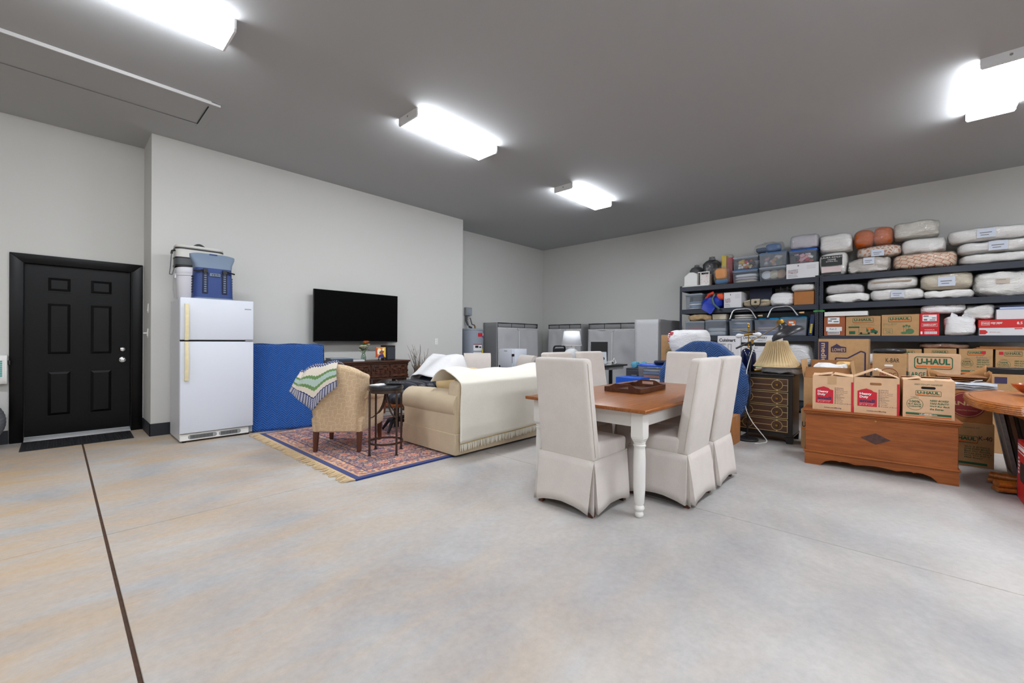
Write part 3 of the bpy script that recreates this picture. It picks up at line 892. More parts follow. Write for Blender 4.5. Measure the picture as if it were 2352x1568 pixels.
for hx, hy, hzz, r, kk in heads:
    p = MB()
    for ring, (cnt, tilt, ln) in enumerate(((7, 1.1, 1.0), (6, .7, .85), (5, .35, .7))):
        for q in range(cnt):
            a = 2 * PI * (q + ring * .5) / cnt
            d = Vector((math.cos(a) * math.sin(tilt), math.sin(a) * math.sin(tilt), math.cos(tilt)))
            s = Vector((-math.sin(a), math.cos(a), 0))
            c0 = Vector((hx, hy, hzz))
            e = c0 + d * r * ln; m_ = c0 + d * r * ln * .6
            up = Vector((0, 0, .006))
            p.add([tuple(c0), tuple(m_ + s * r * .35 + up), tuple(e + up * .5), tuple(m_ - s * r * .35 + up)], [(0, 1, 2), (0, 2, 3)])
    p.build('flower', m_pet2 if kk else m_pet1, vs, smooth=True)
for q in range(26):
    a = R2.uniform(0, 2 * PI); el = R2.uniform(-.3, .9); L = R2.uniform(.06, .115)
    d = Vector((math.cos(a) * math.cos(el), math.sin(a) * math.cos(el) * .8, math.sin(el))); s = d.cross(Vector((0, 0, 1))).normalized()
    c0 = Vector((R2.uniform(-.02, .02), R2.uniform(-.02, .02), R2.uniform(.15, .22))); e = c0 + d * L; m_ = c0 + d * L * .55 + Vector((0, 0, .008))
    lf = MB().add([tuple(c0), tuple(m_ + s * .022), tuple(e), tuple(m_ - s * .022), tuple(m_ - Vector((0, 0, .006)))], [(0, 1, 4), (1, 2, 4), (2, 3, 4), (3, 0, 4)])
    lf.build('leaf', m_leaf if q % 3 else m_leaf2, vs, smooth=True)

# small painted panel on an easel: plain colour shapes
pic = thing('painted_panel', 'small brightly coloured square painting on a black easel on sideboard', 'painting', (3.582, 6.22, CZT))
pw = .085
MB().box(-pw, pw, 0.0, .016, .045, .215).build('panel', mat('painting_orange', (226, 140, 52), .5), pic)
paint = [(m_pet1, [(-.07, .10), (-.01, .10), (.0, .18), (-.04, .20), (-.075, .15)]), (mat('painting_yellow', (240, 196, 70), .5), [(.03, .06), (.08, .06), (.08, .21), (.05, .21)]),
         (mat('painting_blue', (40, 44, 120), .5), [(-.06, .05), (.06, .05), (.04, .10), (-.02, .095)]), (mat('painting_red', (196, 60, 48), .5), [(-.083, .06), (-.06, .06), (-.07, .20), (-.083, .2)]),
         (mat('painting_brown', (150, 78, 36), .5), [(-.03, .11), (.03, .10), (.055, .15), (.01, .165), (-.03, .14)]), (m_pet1, [(.015, .165), (.05, .15), (.06, .19), (.03, .205)])]
for i, (mm, pl) in enumerate(paint):
    MB().prism(pl, -.0008 - i * .0006, -.0002 - i * .0006).build('colour_patch', mm, pic)
es = MB()
for sx in (-1, 1):
    es.tube([(sx * .045, .02, .10), (sx * .04, .0, .045), (sx * .05, -.03, .004)], .006, 6).tube([(sx * .04, -.012, .042), (sx * .04, -.03, .042), (sx * .04, -.032, .06)], .005, 6)
es.tube([(-.045, .02, .07), (.045, .02, .07)], .006, 6).tube([(0, .02, .1), (0, .09, .004)], .006, 6)
es.build('easel', m_blackp, pic, smooth=True)

# loudspeaker
lsx0, lsx1 = 3.691, 3.853
ls = thing('loudspeaker', 'dark charcoal box loudspeaker at right end of sideboard', 'speaker', ((lsx0 + lsx1) / 2, 6.22, CZT))
lh = 1.09 - CZT
lw = (lsx1 - lsx0) / 2
MB().box(-lw, lw, 0.012, .2, 0.001, lh).build('cabinet', m_blackp, ls, bevel=.004)
MB().prism([(-lw + .006, .012), (lw - .006, .012), (lw - .006, lh - .05), (lw - .02, lh - .03), (-lw + .02, lh - .03), (-lw + .006, lh - .05)], 0.0, .012).build('grille', mat('speaker_cloth', (52, 56, 64), .9), ls, bevel=.003)
MB(Matrix.Translation((lw, .08, lh * .55)) @ Matrix.Rotation(PI / 2, 4, 'Y')).lathe([(.006, 0), (.006, .016)], 8).build('knob', m_blackp, ls)

# dry branches in a tall vase
br = thing('dry_branches', 'bundle of bare dry branches standing in vase beside sideboard', 'branches', (4.301, 6.22, 0))
MB().lathe([(.09, 0), (.11, .06), (.10, .3), (.07, .46), (.085, .5)], 18).build('vase', mat('pale_ceramic', (206, 204, 200), .4), br, smooth=True)
m_twig = mat('bark_grey', (112, 104, 92), .9, var=(30, .25))
R3 = random.Random(11)
for q in range(20):
    a = R3.uniform(0, 2 * PI); sp = R3.uniform(.05, .26); h = R3.uniform(.75, 1.12)
    tw = MB()
    p = []
    for i in range(7):
        t = i / 6
        p.append((math.cos(a) * (.03 + sp * t ** 1.6) + R3.uniform(-.012, .012), (math.sin(a) * (.03 + sp * t ** 1.6)) * .7 + R3.uniform(-.01, .01), .42 + (h - .42) * t))
    tw.tube(p, [.007, .006, .006, .005, .004, .003, .002], 5)
    for b_ in range(2):
        i = R3.randint(2, 4); s0 = Vector(p[i]); e = s0 + Vector((R3.uniform(-.09, .09), R3.uniform(-.05, .05), R3.uniform(.08, .17)))
        tw.tube([tuple(s0), tuple(s0.lerp(e, .5) + Vector((.008, 0, 0))), tuple(e)], [.004, .003, .0015], 4)
    tw.build('branch', m_twig, br, smooth=True)

# wall unit and exercise ball at the left edge
wu = thing('wall_cabinet', 'white plastic wall unit with teal grid face left of door', 'wall unit', (-0.579, 7.278, 0.671))
uw = 0.216
uh = 0.319
MB().prism([(-.10, .0), (0, 0), (0, uh), (-.10, uh), (-.115, uh - .03), (-.115, .06)], -.25, uw, 'yz').build('housing', m_whitep, wu, bevel=.006)
fc = MB().box(-.22, uw - .02, -.121, -.114, .075, uh - .05).build('face', m_whitep, wu)
m_teal = mat('teal_cell', (86, 160, 158), .4)
for i in range(7):
    for j in range(8):
        u = uw - .035 - i * .03; zq = .085 + j * (uh - .14) / 8
        MB().box(u - .024, u, -.124, -.1205, zq, zq + (uh - .14) / 8 - .005).build('cell', m_teal, fc)
MB().box(uw, uw + .022, -.10, -.07, uh - .11, uh - .06).build('clip', m_blackp, wu, bevel=.003)
br_ = .275
bb = MB()
def ballf(u, v):
    th = v * PI; a = 2 * PI * u
    r = br_ * (1 + 0.006 * math.sin(th * 46))
    return (r * math.sin(th) * math.cos(a), r * math.sin(th) * math.sin(a), br_ + 0.02 + r * .98 * -math.cos(th))
bb.grid(36, 92, ballf, wrap=True)
ball = bb.build('exercise_ball', mat('grey_rubber', (112, 114, 120), .35), None, smooth=True, angle=80)
solo(ball, 'grey ribbed exercise ball cut by the left edge of the photo', 'ball', (-0.634, 6.99, 0.0))

# ================================================================ sitting area
# ---------------------------------------------------------------- patterned rug
def rugmat():
    k = NT('persian_rug')
    o = k.xyz()
    # distance to the edge of the rug, in metres (local origin = rug centre)
    ax = k.math('SUBTRACT', RW / 2, k.math('ABSOLUTE', o[0]))
    ay = k.math('SUBTRACT', RL / 2, k.math('ABSOLUTE', o[1]))
    d = k.math('MINIMUM', ax, ay)
    vor = k.n('ShaderNodeTexVoronoi', feature='F1'); vor.inputs['Scale'].default_value = 17.0; vor.inputs['Randomness'].default_value = 0.55
    k.l(k.co, vor.inputs['Vector'])
    v2 = k.n('ShaderNodeTexVoronoi', feature='F1'); v2.inputs['Scale'].default_value = 46.0; v2.inputs['Randomness'].default_value = 0.8
    k.l(k.co, v2.inputs['Vector'])
    cell = k.n('ShaderNodeSeparateColor'); k.l(v2.outputs['Color'], cell.inputs[0])
    v3 = k.n('ShaderNodeTexVoronoi', feature='F1'); v3.inputs['Scale'].default_value = 11.0; v3.inputs['Randomness'].default_value = 0.7
    k.l(k.co, v3.inputs['Vector'])
    motif = k.ramp(cell.outputs[0], [(0.0, (26, 34, 92)), (0.24, (206, 120, 96)), (0.42, (226, 190, 158)), (0.58, (186, 92, 84)), (0.70, (112, 122, 96)), (0.77, (214, 160, 92)), (0.84, (36, 44, 102))], 'CONSTANT')
    rose = k.ramp(k.math('ADD', v3.outputs['Distance'], k.math('MULTIPLY', v2.outputs['Distance'], .35)), [(0.0, (222, 170, 96)), (0.14, (30, 38, 98)), (0.22, (204, 116, 98)), (0.34, (228, 192, 164)), (0.40, (34, 42, 100)), (0.47, (198, 106, 92)), (0.62, (226, 176, 148)), (0.72, (44, 50, 104))], 'CONSTANT')
    field = k.mix(0.30, rose, motif)
    # border medallions: rows of round flowers
    bx = k.math('PINGPONG', o[0], 0.17); by = k.math('PINGPONG', o[1], 0.17)
    dd = k.math('SUBTRACT', d, 0.30)
    r1 = k.math('SQRT', k.math('ADD', k.math('POWER', k.math('SUBTRACT', bx, 0.085), 2.0), k.math('POWER', dd, 2.0)))
    r2 = k.math('SQRT', k.math('ADD', k.math('POWER', k.math('SUBTRACT', by, 0.085), 2.0), k.math('POWER', dd, 2.0)))
    useX = k.math('LESS_THAN', ay, ax)
    r = k.math('ADD', k.math('MULTIPLY', r1, useX), k.math('MULTIPLY', r2, k.math('SUBTRACT', 1.0, useX)))
    r = k.math('ADD', r, k.math('MULTIPLY', v2.outputs['Distance'], 0.06))
    med = k.ramp(k.math('MULTIPLY', r, 6.0), [(0.0, (226, 180, 100)), (0.18, (214, 112, 92)), (0.40, (228, 194, 160)), (0.50, (26, 34, 92)), (0.66, (222, 176, 148)), (0.72, (28, 36, 94)), (0.86, (206, 146, 120))], 'CONSTANT')
    med = k.mix(0.25, med, motif)
    small = k.mix(0.7, lin((218, 168, 140)), motif)
    def band(a, col_in, col_out):
        return k.mix(k.math('GREATER_THAN', d, a), col_out, col_in)
    c = field
    c = band(0.50, c, lin((30, 40, 100)))
    c = band(0.485, c, small)
    c = band(0.435, c, lin((26, 34, 90)))
    c = band(0.42, c, med)
    c = band(0.185, c, lin((24, 32, 86)))
    c = band(0.17, c, small)
    c = band(0.075, c, lin((206, 160, 120)))
    c = band(0.055, c, lin((22, 42, 110)))
    k.l(c, k.p.inputs['Base Color'])
    k.p.inputs['Roughness'].default_value = 0.95
    k.p.inputs['Sheen Weight'].default_value = 0.2
    k.bump(k.noise(240.0, 2.0), 0.5, 0.004)
    return k.m
RX0, RX1, RY0, RY1 = 1.713, 4.45, 3.369, 5.85
RW, RL = RX1 - RX0, RY1 - RY0
rg = thing('area_rug', 'red and navy oriental rug with beige fringe under armchair and sofa', 'rug', ((RX0 + RX1) / 2, (RY0 + RY1) / 2, 0))
MB().box(-RW / 2, RW / 2, -RL / 2, RL / 2, 0.0005, 0.012).build('pile', rugmat(), rg, bevel=.003)
MB().box(-RW / 2 - .004, RW / 2, -RL / 2 - .012, -RL / 2, 0.0005, 0.013).build('selvedge', mat('navy_selvedge', (24, 48, 112), .9), rg, bevel=.003)
m_fringe = fabric('fringe_cotton', (198, 172, 134), 200, .15)
R4 = random.Random(5)
fr = MB()
n = int(RL / 0.014)
for i in range(n):
    y = -RL / 2 + (i + .5) * RL / n
    x = -RW / 2
    L = .10 + R4.uniform(-.02, .02); wob = R4.uniform(-.035, .035)
    fr.tube([(x, y, .006), (x - L * .35, y + wob * .2, .013), (x - L * .7, y + wob * .7, .008), (x - L, y + wob * 1.3, .004)], [.006, .007, .006, .003], 5)
tag(fr.build('fringe', m_fringe, rg, smooth=True), kind='stuff')

# ---------------------------------------------------------------- armchair
def acmat():
    k = NT('armchair_fabric')
    o = k.xyz()
    a = k.math('ADD', k.math('ADD', o[0], o[1]), o[2]); c = k.math('SUBTRACT', k.math('ADD', o[0], o[1]), o[2])
    P = .16
    def lines(p, q, ph):
        s = k.math('MULTIPLY', k.math('SINE', k.math('MULTIPLY', q, 2 * PI / P)), P * .16)
        return k.math('PINGPONG', k.math('ADD', k.math('ADD', p, s), ph), P / 4)
    dmin = k.math('MINIMUM', lines(a, c, 0.0), lines(c, a, P / 8))
    line = k.ramp(k.math('MULTIPLY', dmin, 1.0 / (P / 4)), [(0.0, (1, 1, 1, 1)), (0.055, (1, 1, 1, 1)), (0.10, (0, 0, 0, 1))])
    f = k.noise(260.0, 2.0)
    base = k.ramp(f, [(0.3, (200, 172, 136)), (0.7, (216, 190, 156))])
    k.l(k.mix(line, base, lin((228, 208, 178))), k.p.inputs['Base Color'])
    k.p.inputs['Roughness'].default_value = .85
    k.p.inputs['Sheen Weight'].default_value = .2
    k.bump(line, .2, .004)
    return k.m
m_ac = acmat()
# the chair faces +X+Y; local -Y is the seat front, so the outer back looks at local +Y
bl = Vector((1.836,4.499)); brr = Vector((2.16,4.167))
mid = (bl + brr) / 2
ang = math.atan2(brr.y - bl.y, brr.x - bl.x)        # direction of the rear edge
ac = thing('armchair', 'beige patterned upholstered armchair seen from behind, with dark wooden legs', 'armchair', (mid.x, mid.y, 0.013), ang)
# local frame: x along the rear edge (towards the sofa), y towards the seat front
hb, hf, dp = .245, .30, .60
def acq(z, hb_, hf_, y0, y1): return [(-hb_, y0, z), (hb_, y0, z), (hf_, y1, z), (-hf_, y1, z)]
MB().hexa(acq(.20, hb + .01, hf + .01, -.01, dp), acq(.36, hb + .02, hf + .02, -.02, dp + .01)).build('seat_box', m_ac, ac, bevel=.02, seg=3)
MB().cushion((0, .34, .42), (.50, .50, .15), .25, 8).build('seat_cushion', m_ac, ac, smooth=True)
bk = MB()
# barrel back sweeping forward into the wings
def backf(off):
    def f(u, v):
        s = (u - .5) * 2
        z = .22 + v * (.62 + .035 * math.cos(s * 2.2) - .05 * abs(s) ** 3)
        half = .27 + .05 * v
        x = s * half
        wing = max(0, abs(s) - .72) / .28
        y = -.03 - .10 * v + wing ** 1.5 * (.16 + .10 * (1 - v)) 
        nx = math.copysign(wing, s)
        return (x - nx * off * .8, y + off * (1 - wing * .6), z)
    return f
nu, nv = 24, 14
f0, f1 = backf(0), backf(.11)
vs = [f0(i / nu, j / nv) for j in range(nv + 1) for i in range(nu + 1)] + [f1(i / nu, j / nv) for j in range(nv + 1) for i in range(nu + 1)]
o_ = (nu + 1) * (nv + 1); fs = []
def id_(i, j, k): return k * o_ + j * (nu + 1) + i
for j in range(nv):
    for i in range(nu):
        fs.append((id_(i, j, 0), id_(i + 1, j, 0), id_(i + 1, j + 1, 0), id_(i, j + 1, 0)))
        fs.append((id_(i, j, 1), id_(i, j + 1, 1), id_(i + 1, j + 1, 1), id_(i + 1, j, 1)))
for i in range(nu):
    fs.append((id_(i, nv, 0), id_(i + 1, nv, 0), id_(i + 1, nv, 1), id_(i, nv, 1)))
    fs.append((id_(i, 0, 0), id_(i, 0, 1), id_(i + 1, 0, 1), id_(i + 1, 0, 0)))
for j in range(nv):
    for i in (0, nu):
        fs.append((id_(i, j, 0), id_(i, j + 1, 0), id_(i, j + 1, 1), id_(i, j, 1)))
bk.add(vs, fs); bk.build('backrest', m_ac, ac, smooth=True, bevel=.0, angle=60)
MB().tube([backf(.055)(i / 24, 1.0) for i in range(25)], .048, 10, flat=.9).build('top_roll', m_ac, ac, smooth=True)
for s in (-1, 1):
    ar = MB()
    ar.hexa([(s * .27, .05, .30), (s * .19, .05, .30), (s * .23, dp - .02, .30), (s * .31, dp - .02, .30)], [(s * .30, .05, .56), (s * .20, .05, .56), (s * .23, dp - .02, .52), (s * .33, dp - .02, .52)])
    ar.tube([(s * .25, .03, .60), (s * .265, .2, .565), (s * .275, .4, .545), (s * .28, dp - .01, .535)], [.06, .062, .062, .058], 12)
    ar.build('armrest', m_ac, ac, smooth=True, angle=50)
    MB().tube([(s * .315, dp + .005, .30), (s * .325, dp + .015, .42), (s * .30, dp + .02, .53)], .016, 8).build('arm_front', m_legwood, ac, smooth=True)
    q = [backf(.05)(0 if s < 0 else 1, t) for t in (.55, .7, .85, .97)]
    MB().tube([(p[0] + s * .012, p[1] + .02, p[2]) for p in q] + [(q[-1][0] - s * .03, q[-1][1] - .04, q[-1][2] + .045)], .014, 8).build('wing_trim', m_legwood, ac, smooth=True)
for (x, y, s) in ((-hb + .02, .02, -1), (hb - .02, .02, 1), (-hf + .02, dp - .04, -1), (hf - .02, dp - .04, 1)):
    k2 = .0 if y < .1 else .0
    MB().hexa([(x - .018, y - .018 - (.02 if y < .1 else 0), 0), (x + .018, y - .018 - (.02 if y < .1 else 0), 0), (x + .018, y + .018 - (.02 if y < .1 else 0), 0), (x - .018, y + .018 - (.02 if y < .1 else 0), 0)],
              [(x - .026, y - .026, .23), (x + .026, y - .026, .23), (x + .026, y + .026, .23), (x - .026, y + .026, .23)]).build('leg', m_legwood, ac, bevel=.003)

# folded throw over the armchair's corner
def throwmat():
    k = NT('zigzag_throw')
    o = k.n('ShaderNodeUVMap'); o.uv_map = 'weave'
    s = k.n('ShaderNodeSeparateXYZ'); k.l(o.outputs[0], s.inputs[0])
    z = k.math('MULTIPLY', k.math('PINGPONG', s.outputs[1], .018), 1.0)
    x = k.math('ADD', s.outputs[0], z)
    c = k.ramp(k.math('FRACT', x), [(0.0, (34, 46, 104)), (0.26, (216, 206, 192)), (0.38, (104, 140, 84)), (0.45, (176, 198, 190)), (0.58, (104, 140, 84)), (0.64, (216, 206, 192)), (0.76, (34, 46, 104))], 'CONSTANT')
    v = k.n('ShaderNodeTexChecker'); v.inputs['Scale'].default_value = 46; v.inputs[1].default_value = (1, 1, 1, 1); v.inputs[2].default_value = (0, 0, 0, 1)
    mp = k.n('ShaderNodeMapping'); mp.inputs['Rotation'].default_value = (0, 0, .785)
    k.l(o.outputs[0], mp.inputs[0]); k.l(mp.outputs[0], v.inputs[0])
    navy = k.math('ADD', k.math('LESS_THAN', k.math('FRACT', x), .24), k.math('GREATER_THAN', k.math('FRACT', x), .78))
    c2 = k.mix(k.math('MULTIPLY', k.math('MULTIPLY', navy, v.outputs[1]), .75), c, lin((216, 214, 214)))
    k.l(c2, k.p.inputs['Base Color'])
    k.p.inputs['Roughness'].default_value = .95
    k.p.inputs['Sheen Weight'].default_value = .3
    k.bump(k.noise(170.0, 2.0), .6, .006)
    return k.m
# it hangs over the left rear corner: local armchair coordinates mapped to world by hand
Mac = Matrix.Translation((mid.x, mid.y, 0.013)) @ Matrix.Rotation(ang, 4, 'Z')
def thf(u, v):
    # u along the chair back (left to right), v from seat side, over the roll and down the outside
    s = -1.12 + u * 1.25
    top = backf(.055)(min(1, max(0, .5 + s / 2)), 1.0)
    x = s * .30 - .05 * (1 - u)
    base = Vector((x, top[1] - .0, top[2] + .055 - .02 * max(0, -s - .8)))
    drop = .05 + .40 - .30 * abs(u - .55) * 1.7
    if v < .35:
        t = (v - .35) / .35
        p = base + Vector((.02 * t, -t * .30, t * .10 * abs(t)))
    else:
        t = (v - .35) / .65
        out = .075 * min(1, t * 4) + .02 * math.sin(u * 9 + 1) * t
        p = base + Vector((-.10 * t * (1 - u) + .02 * t, -out - .07 * t * 0, -t * drop + .04 * (1 - min(1, t * 5))))
        p.y -= .03 * t
    p.z += .008 * math.sin(u * 13 + v * 5)
    p = Mac @ p
    return (p.x, p.y, p.z)
tb = MB(); nu2, nv2 = 26, 26
tb.grid(nu2, nv2, thf)
tho = tb.build('throw_blanket', throwmat(), None, smooth=True, solid=.014, angle=80)
uvl = tho.data.uv_layers.new(name='weave')
for p_ in tho.data.polygons:
    for li in p_.loop_indices:
        vi = tho.data.loops[li].vertex_index
        i, j = vi % (nu2 + 1), vi // (nu2 + 1)
        uvl.data[li].uv = (1.27 - j / nv2 * 1.25, i / nu2 * .62)
tag(tho, 'navy, green and white zigzag knitted throw hanging over the armchair back', 'blanket')

# ---------------------------------------------------------------- iron stool table
SX, SY = 2.345, 3.965
stt = thing('side_table', 'round black-topped iron stool table between armchair and sofa', 'side table', (SX, SY, 0.013), math.atan2(3.762 - 3.937, 2.393 - 2.2))
TH = 0.713 - .013
q = .134
for sx in (-1, 1):
    for sy in (-1, 1):
        MB().box(sx * q - .010, sx * q + .010, sy * q - .004, sy * q + .004, .0, TH - .05).box(sx * q - .016, sx * q + .016, sy * q - .016, sy * q + .016, 0, .006).build('leg', m_iron, stt)
        arc = []
        for i in range(9):
            t = i / 8 * PI / 2
            arc.append((sx * q * (1 - .93 * math.sin(t) * 1.0), sy * q * (1 - .93 * math.sin(t)), TH - .32 + .27 * (1 - math.cos(t))))
        MB().tube(arc, .012, 6, flat=.35).build('curved_brace', m_iron, stt, smooth=True)
rg1 = .172
n = 32
MB().strip(ell(0, 0, rg1 + .004, rg1 + .004, n), ell(0, 0, rg1 - .004, rg1 - .004, n), .105, .125, 'xy').build('foot_ring', m_iron, stt, smooth=True)
TR = .160
MB().strip(ell(0, 0, TR + .003, TR + .003, n), ell(0, 0, TR - .005, TR - .005, n), TH - .075, TH - .04, 'xy').build('apron_ring', m_iron, stt, smooth=True)
MB().lathe([(TR - .01, TH - .045), (TR + .012, TH - .038), (TR + .016, TH - .02), (TR + .01, TH - .003), (TR - .01, TH)], 36).build('table_top', mat('black_lacquer', (34, 36, 40), .3), stt, smooth=True)
zt = TH + .0135
nt = MB().box(-.085, .085, -.06, .06, 0, .008).build('notepad', m_paper)
solo(nt, 'white paper notepad lying on the round stool table', 'notepad', (SX - .05, SY + .04, zt), .35)
rc = thing('remote_control', 'black remote control lying on the round stool table', 'remote', (SX + .07, SY - .05, zt), -.75)
MB().cushion((0, 0, .014), (.20, .07, .026), .3, 6).build('body', m_blackp, rc, smooth=True)
for i in range(5):
    for j in range(2):
        MB().box(-.07 + i * .03, -.058 + i * .03, -.014 + j * .018, -.004 + j * .018, .024, .029).build('button', m_greyp, rc)

# ---------------------------------------------------------------- sofa
SFX0, SFX1, SFY0, SFY1 = 2.723, 4.62, 3.29, 4.227
sf = thing('sofa', 'tan chenille rolled-arm sofa with its back to the dining table', 'sofa', (SFX0, SFY0, 0.0137))
sl = SFX1 - SFX0; sd = SFY1 - SFY0
MB().box(.012, sl - .012, .012, sd - .012, .02, .28).build('base', m_tan, sf, bevel=.01)
for (a, b_, c_, d_) in ((0, sl, -.006, .012), (0, sl, sd - .012, sd + .006)):
    MB().box(a - .006, b_ + .006, c_, d_, .014, .225).build('skirt_panel', m_tan, sf, bevel=.004)
for (a, b_) in ((-.008, .012), (sl - .012, sl + .008)):
    MB().box(a, b_, .002, sd - .002, .014, .225).build('skirt_panel', m_tan, sf, bevel=.004)
for xx in (.06, sl - .06):
    for yy in (.06, sd - .06):
        MB().lathe([(.03, .0), (.03, .03)], 10, (xx, yy, 0)).build('foot', m_blackp, sf)
for s, x0 in ((1, 0.0), (-1, sl)):
    ar = MB()
    ar.box(min(x0, x0 + s * .24), max(x0, x0 + s * .24), .01, sd - .02, .20, .50)
    ar.tube([(x0 + s * .125, .015, .50), (x0 + s * .12, .3, .505), (x0 + s * .12, .6, .50), (x0 + s * .12, sd + .005, .49)], [.150, .150, .148, .142], 20)
    ar.build('rolled_arm', m_tan, sf, smooth=True, angle=50)
MB().hexa([(.0, .0, .20), (sl, .0, .20), (sl, .26, .20), (.0, .26, .20)], [(.03, -.02, .74), (sl - .03, -.02, .74), (sl - .03, .16, .76), (.03, .16, .76)]).build('backrest', m_tan, sf, bevel=.05, seg=4)
for i in range(3):
    w_ = (sl - .5) / 3
    MB().cushion((.25 + w_ * (i + .5), .56, .43), (w_ - .01, .66, .19), .2, 8).build('seat_cushion', m_tan, sf, smooth=True)
    MB().cushion((.25 + w_ * (i + .5), .30, .61), (w_ - .01, .22, .36), .3, 8).build('back_cushion', m_tan, sf, smooth=True)
# tan box cushions at the sofa's left end
for i, (x, y, z_, rz_, rx_, lab) in enumerate(((.37, .57, .80, .25, .30, 'tan square pillow with piping standing against sofa back, foremost one'), (.64, .56, .80, .1, .2, 'tan square pillow tucked behind the foremost pillow on sofa'))):
    t = thing('pillow', lab, 'pillow', (SFX0 + x, SFY0 + y, z_ - .21), rz_ + PI / 2)
    Rm = Matrix.Rotation(rx_, 4, 'X')
    MB(Rm).cushion((0, 0, .14), (.38, .14, .26), .2, 8).build('cushion', mat('pillow_tan', (206, 182, 138), .9, bump=(60, .2)), t, smooth=True)
    pp = [(x_, -.055, z2) for x_, z2 in rr(-.17, .17, .03, .25, .04)]
    MB(Rm).tube(pp, .006, 6, closed=True).build('piping', mat('pillow_piping', (150, 128, 88), .9), t, smooth=True)

# ivory throw along the sofa back
tz_l, tz_r = 0.146, 0.175
thr = thing('sofa_throw', 'ivory knitted throw with tasselled fringe draped along the sofa back', 'blanket', (SFX0, SFY0, 0))
x0_, x1_ = .03, sl - .35
def sthf(u, v):
    x = x0_ + u * (x1_ - x0_)
    zb = tz_l + (tz_r - tz_l) * min(1, u * 1.35)
    lump = .022 * math.sin(u * 7 + .8) + .018 * math.sin(u * 15)
    path = [(.46, .74), (.40, .83), (.28, .865 + lump * .8), (.12, .825 + lump), (-.015, .772), (-.048, .72), (-.036, .55), (-.030, .40), (-.028, zb)]
    t = v * (len(path) - 1); i = min(int(t), len(path) - 2); f = t - i
    p0 = path[max(0, i - 1)]; p1 = path[i]; p2 = path[i + 1]; p3 = path[min(len(path) - 1, i + 2)]
    def cr(a, b, c, d): return .5 * ((2 * b) + (-a + c) * f + (2 * a - 5 * b + 4 * c - d) * f * f + (-a + 3 * b - 3 * c + d) * f ** 3)
    y = cr(p0[0], p1[0], p2[0], p3[0]); z = cr(p0[1], p1[1], p2[1], p3[1])
    if v > .55:
        y -= .006 * (1 + math.sin(u * 31)) * (v - .55) + .010 * (1 + math.sin(u * 12.0 + 1)) * (v - .55)
    if v < .3:
        x += .03 * math.sin(v * 9)
    return (x + .03 * (1 - u) * (.5 - v) * 0 , y, z)
tm = MB(); tm.grid(70, 34, sthf); tm.build('cloth', m_throw, thr, smooth=True, solid=.010, angle=80)
fr = MB(); R5 = random.Random(9)
for i in range(150):
    u = (i + .5) / 150
    p = sthf(u, 1.0)
    L = .075 + R5.uniform(-.012, .01); sx = R5.uniform(-.012, .012)
    fr.tube([(p[0], p[1], p[2] + .004), (p[0] + sx * .5, p[1] - .004, p[2] - L * .5), (p[0] + sx, p[1] - .003, p[2] - L)], [.004, .0045, .002], 5)
tag(fr.build('tassels', m_throw, thr, smooth=True), kind='stuff')
fk = MB()
for i in range(150):
    p = sthf((i + .5) / 150, 1.0); fk.obox((p[0], p[1] - .004, p[2]), (.008, .008, .010))
tag(fk.build('knots', mat('knot_tan', (196, 172, 120), .9), thr), kind='stuff')

# ---------------------------------------------------------------- reclining leather chair with a white sheet, and its footstool
def pxy(): pass
rcx, rcy = 3.57, 5.22
rl = thing('recliner', 'black tufted leather recliner half hidden behind the sofa, under a white sheet', 'recliner', (rcx, rcy, 0.013), .12)
m_tuft = mat('tufted_black_leather', (40, 42, 52), .32, bump=(60, .3))
for i in range(4):
    MB().cushion((-.27 + i * .155, 0, .50), (.17, .62, .17), .4, 6).build('tufted_roll', m_tuft, rl, smooth=True)
for i in range(4):
    MB().cushion((.36 + i * .07, 0, .56 + i * .075), (.17, .56, .16), .4, 6).build('tufted_roll', m_tuft, rl, smooth=True)
MB().hexa([(-.32, -.28, .36), (.4, -.28, .36), (.4, .28, .36), (-.32, .28, .36)], [(-.32, -.28, .44), (.4, -.28, .44), (.4, .28, .44), (-.32, .28, .44)]).build('seat_pan', m_blackp, rl, bevel=.01)
MB().lathe([(.04, .03), (.04, .36)], 12).build('column', m_blackp, rl, smooth=True)
for q in range(5):
    a = q * 2 * PI / 5
    MB().tube([(.03 * math.cos(a), .03 * math.sin(a), .07), (.2 * math.cos(a), .2 * math.sin(a), .06), (.32 * math.cos(a), .32 * math.sin(a), .022)], [.028, .025, .018], 8).build('base_arm', m_blackp, rl, smooth=True)
sh = MB()
def shf(u, v):
    # white sheet over the reclined back: v runs from the seat up and over, u across
    p = [(.14, .64), (.25, .715), (.36, .80), (.47, .89), (.58, .94), (.70, .925), (.77, .80), (.79, .60)]
    t = v * (len(p) - 1); i = min(int(t), len(p) - 2); f = t - i
    x = p[i][0] + (p[i + 1][0] - p[i][0]) * f; z = p[i][1] + (p[i + 1][1] - p[i][1]) * f
    s = (u - .5) * 2
    e = max(0, abs(s) - .72) / .28
    return (x + .02 * math.sin(u * 11), s * (.36 - .02 * e), z - .26 * e ** 1.6 - .015 * math.sin(u * 8 + v * 6))
sh.grid(28, 28, shf)
so = sh.build('dust_sheet', mat('white_cotton_sheet', (236, 236, 238), .9, bump=(40, .3)), None, smooth=True, solid=.006, angle=80)
solo(so, 'white cotton sheet spread over the back of the leather recliner', 'sheet', (rcx, rcy, 0.013), .12)
ot = thing('footstool', 'black leather swivel footstool behind the iron stool table', 'footstool', (2.99, 4.80, .013), .1)
for i in range(3):
    MB().cushion((0, -.15 + i * .15, .44), (.40, .17, .16), .4, 6).build('tufted_roll', m_tuft, ot, smooth=True)
MB().box(-.19, .19, -.21, .21, .33, .38).build('seat_pan', wood('bent_plywood', (120, 62, 26), (168, 98, 48), 6, 'X', .3), ot, bevel=.015, seg=2)
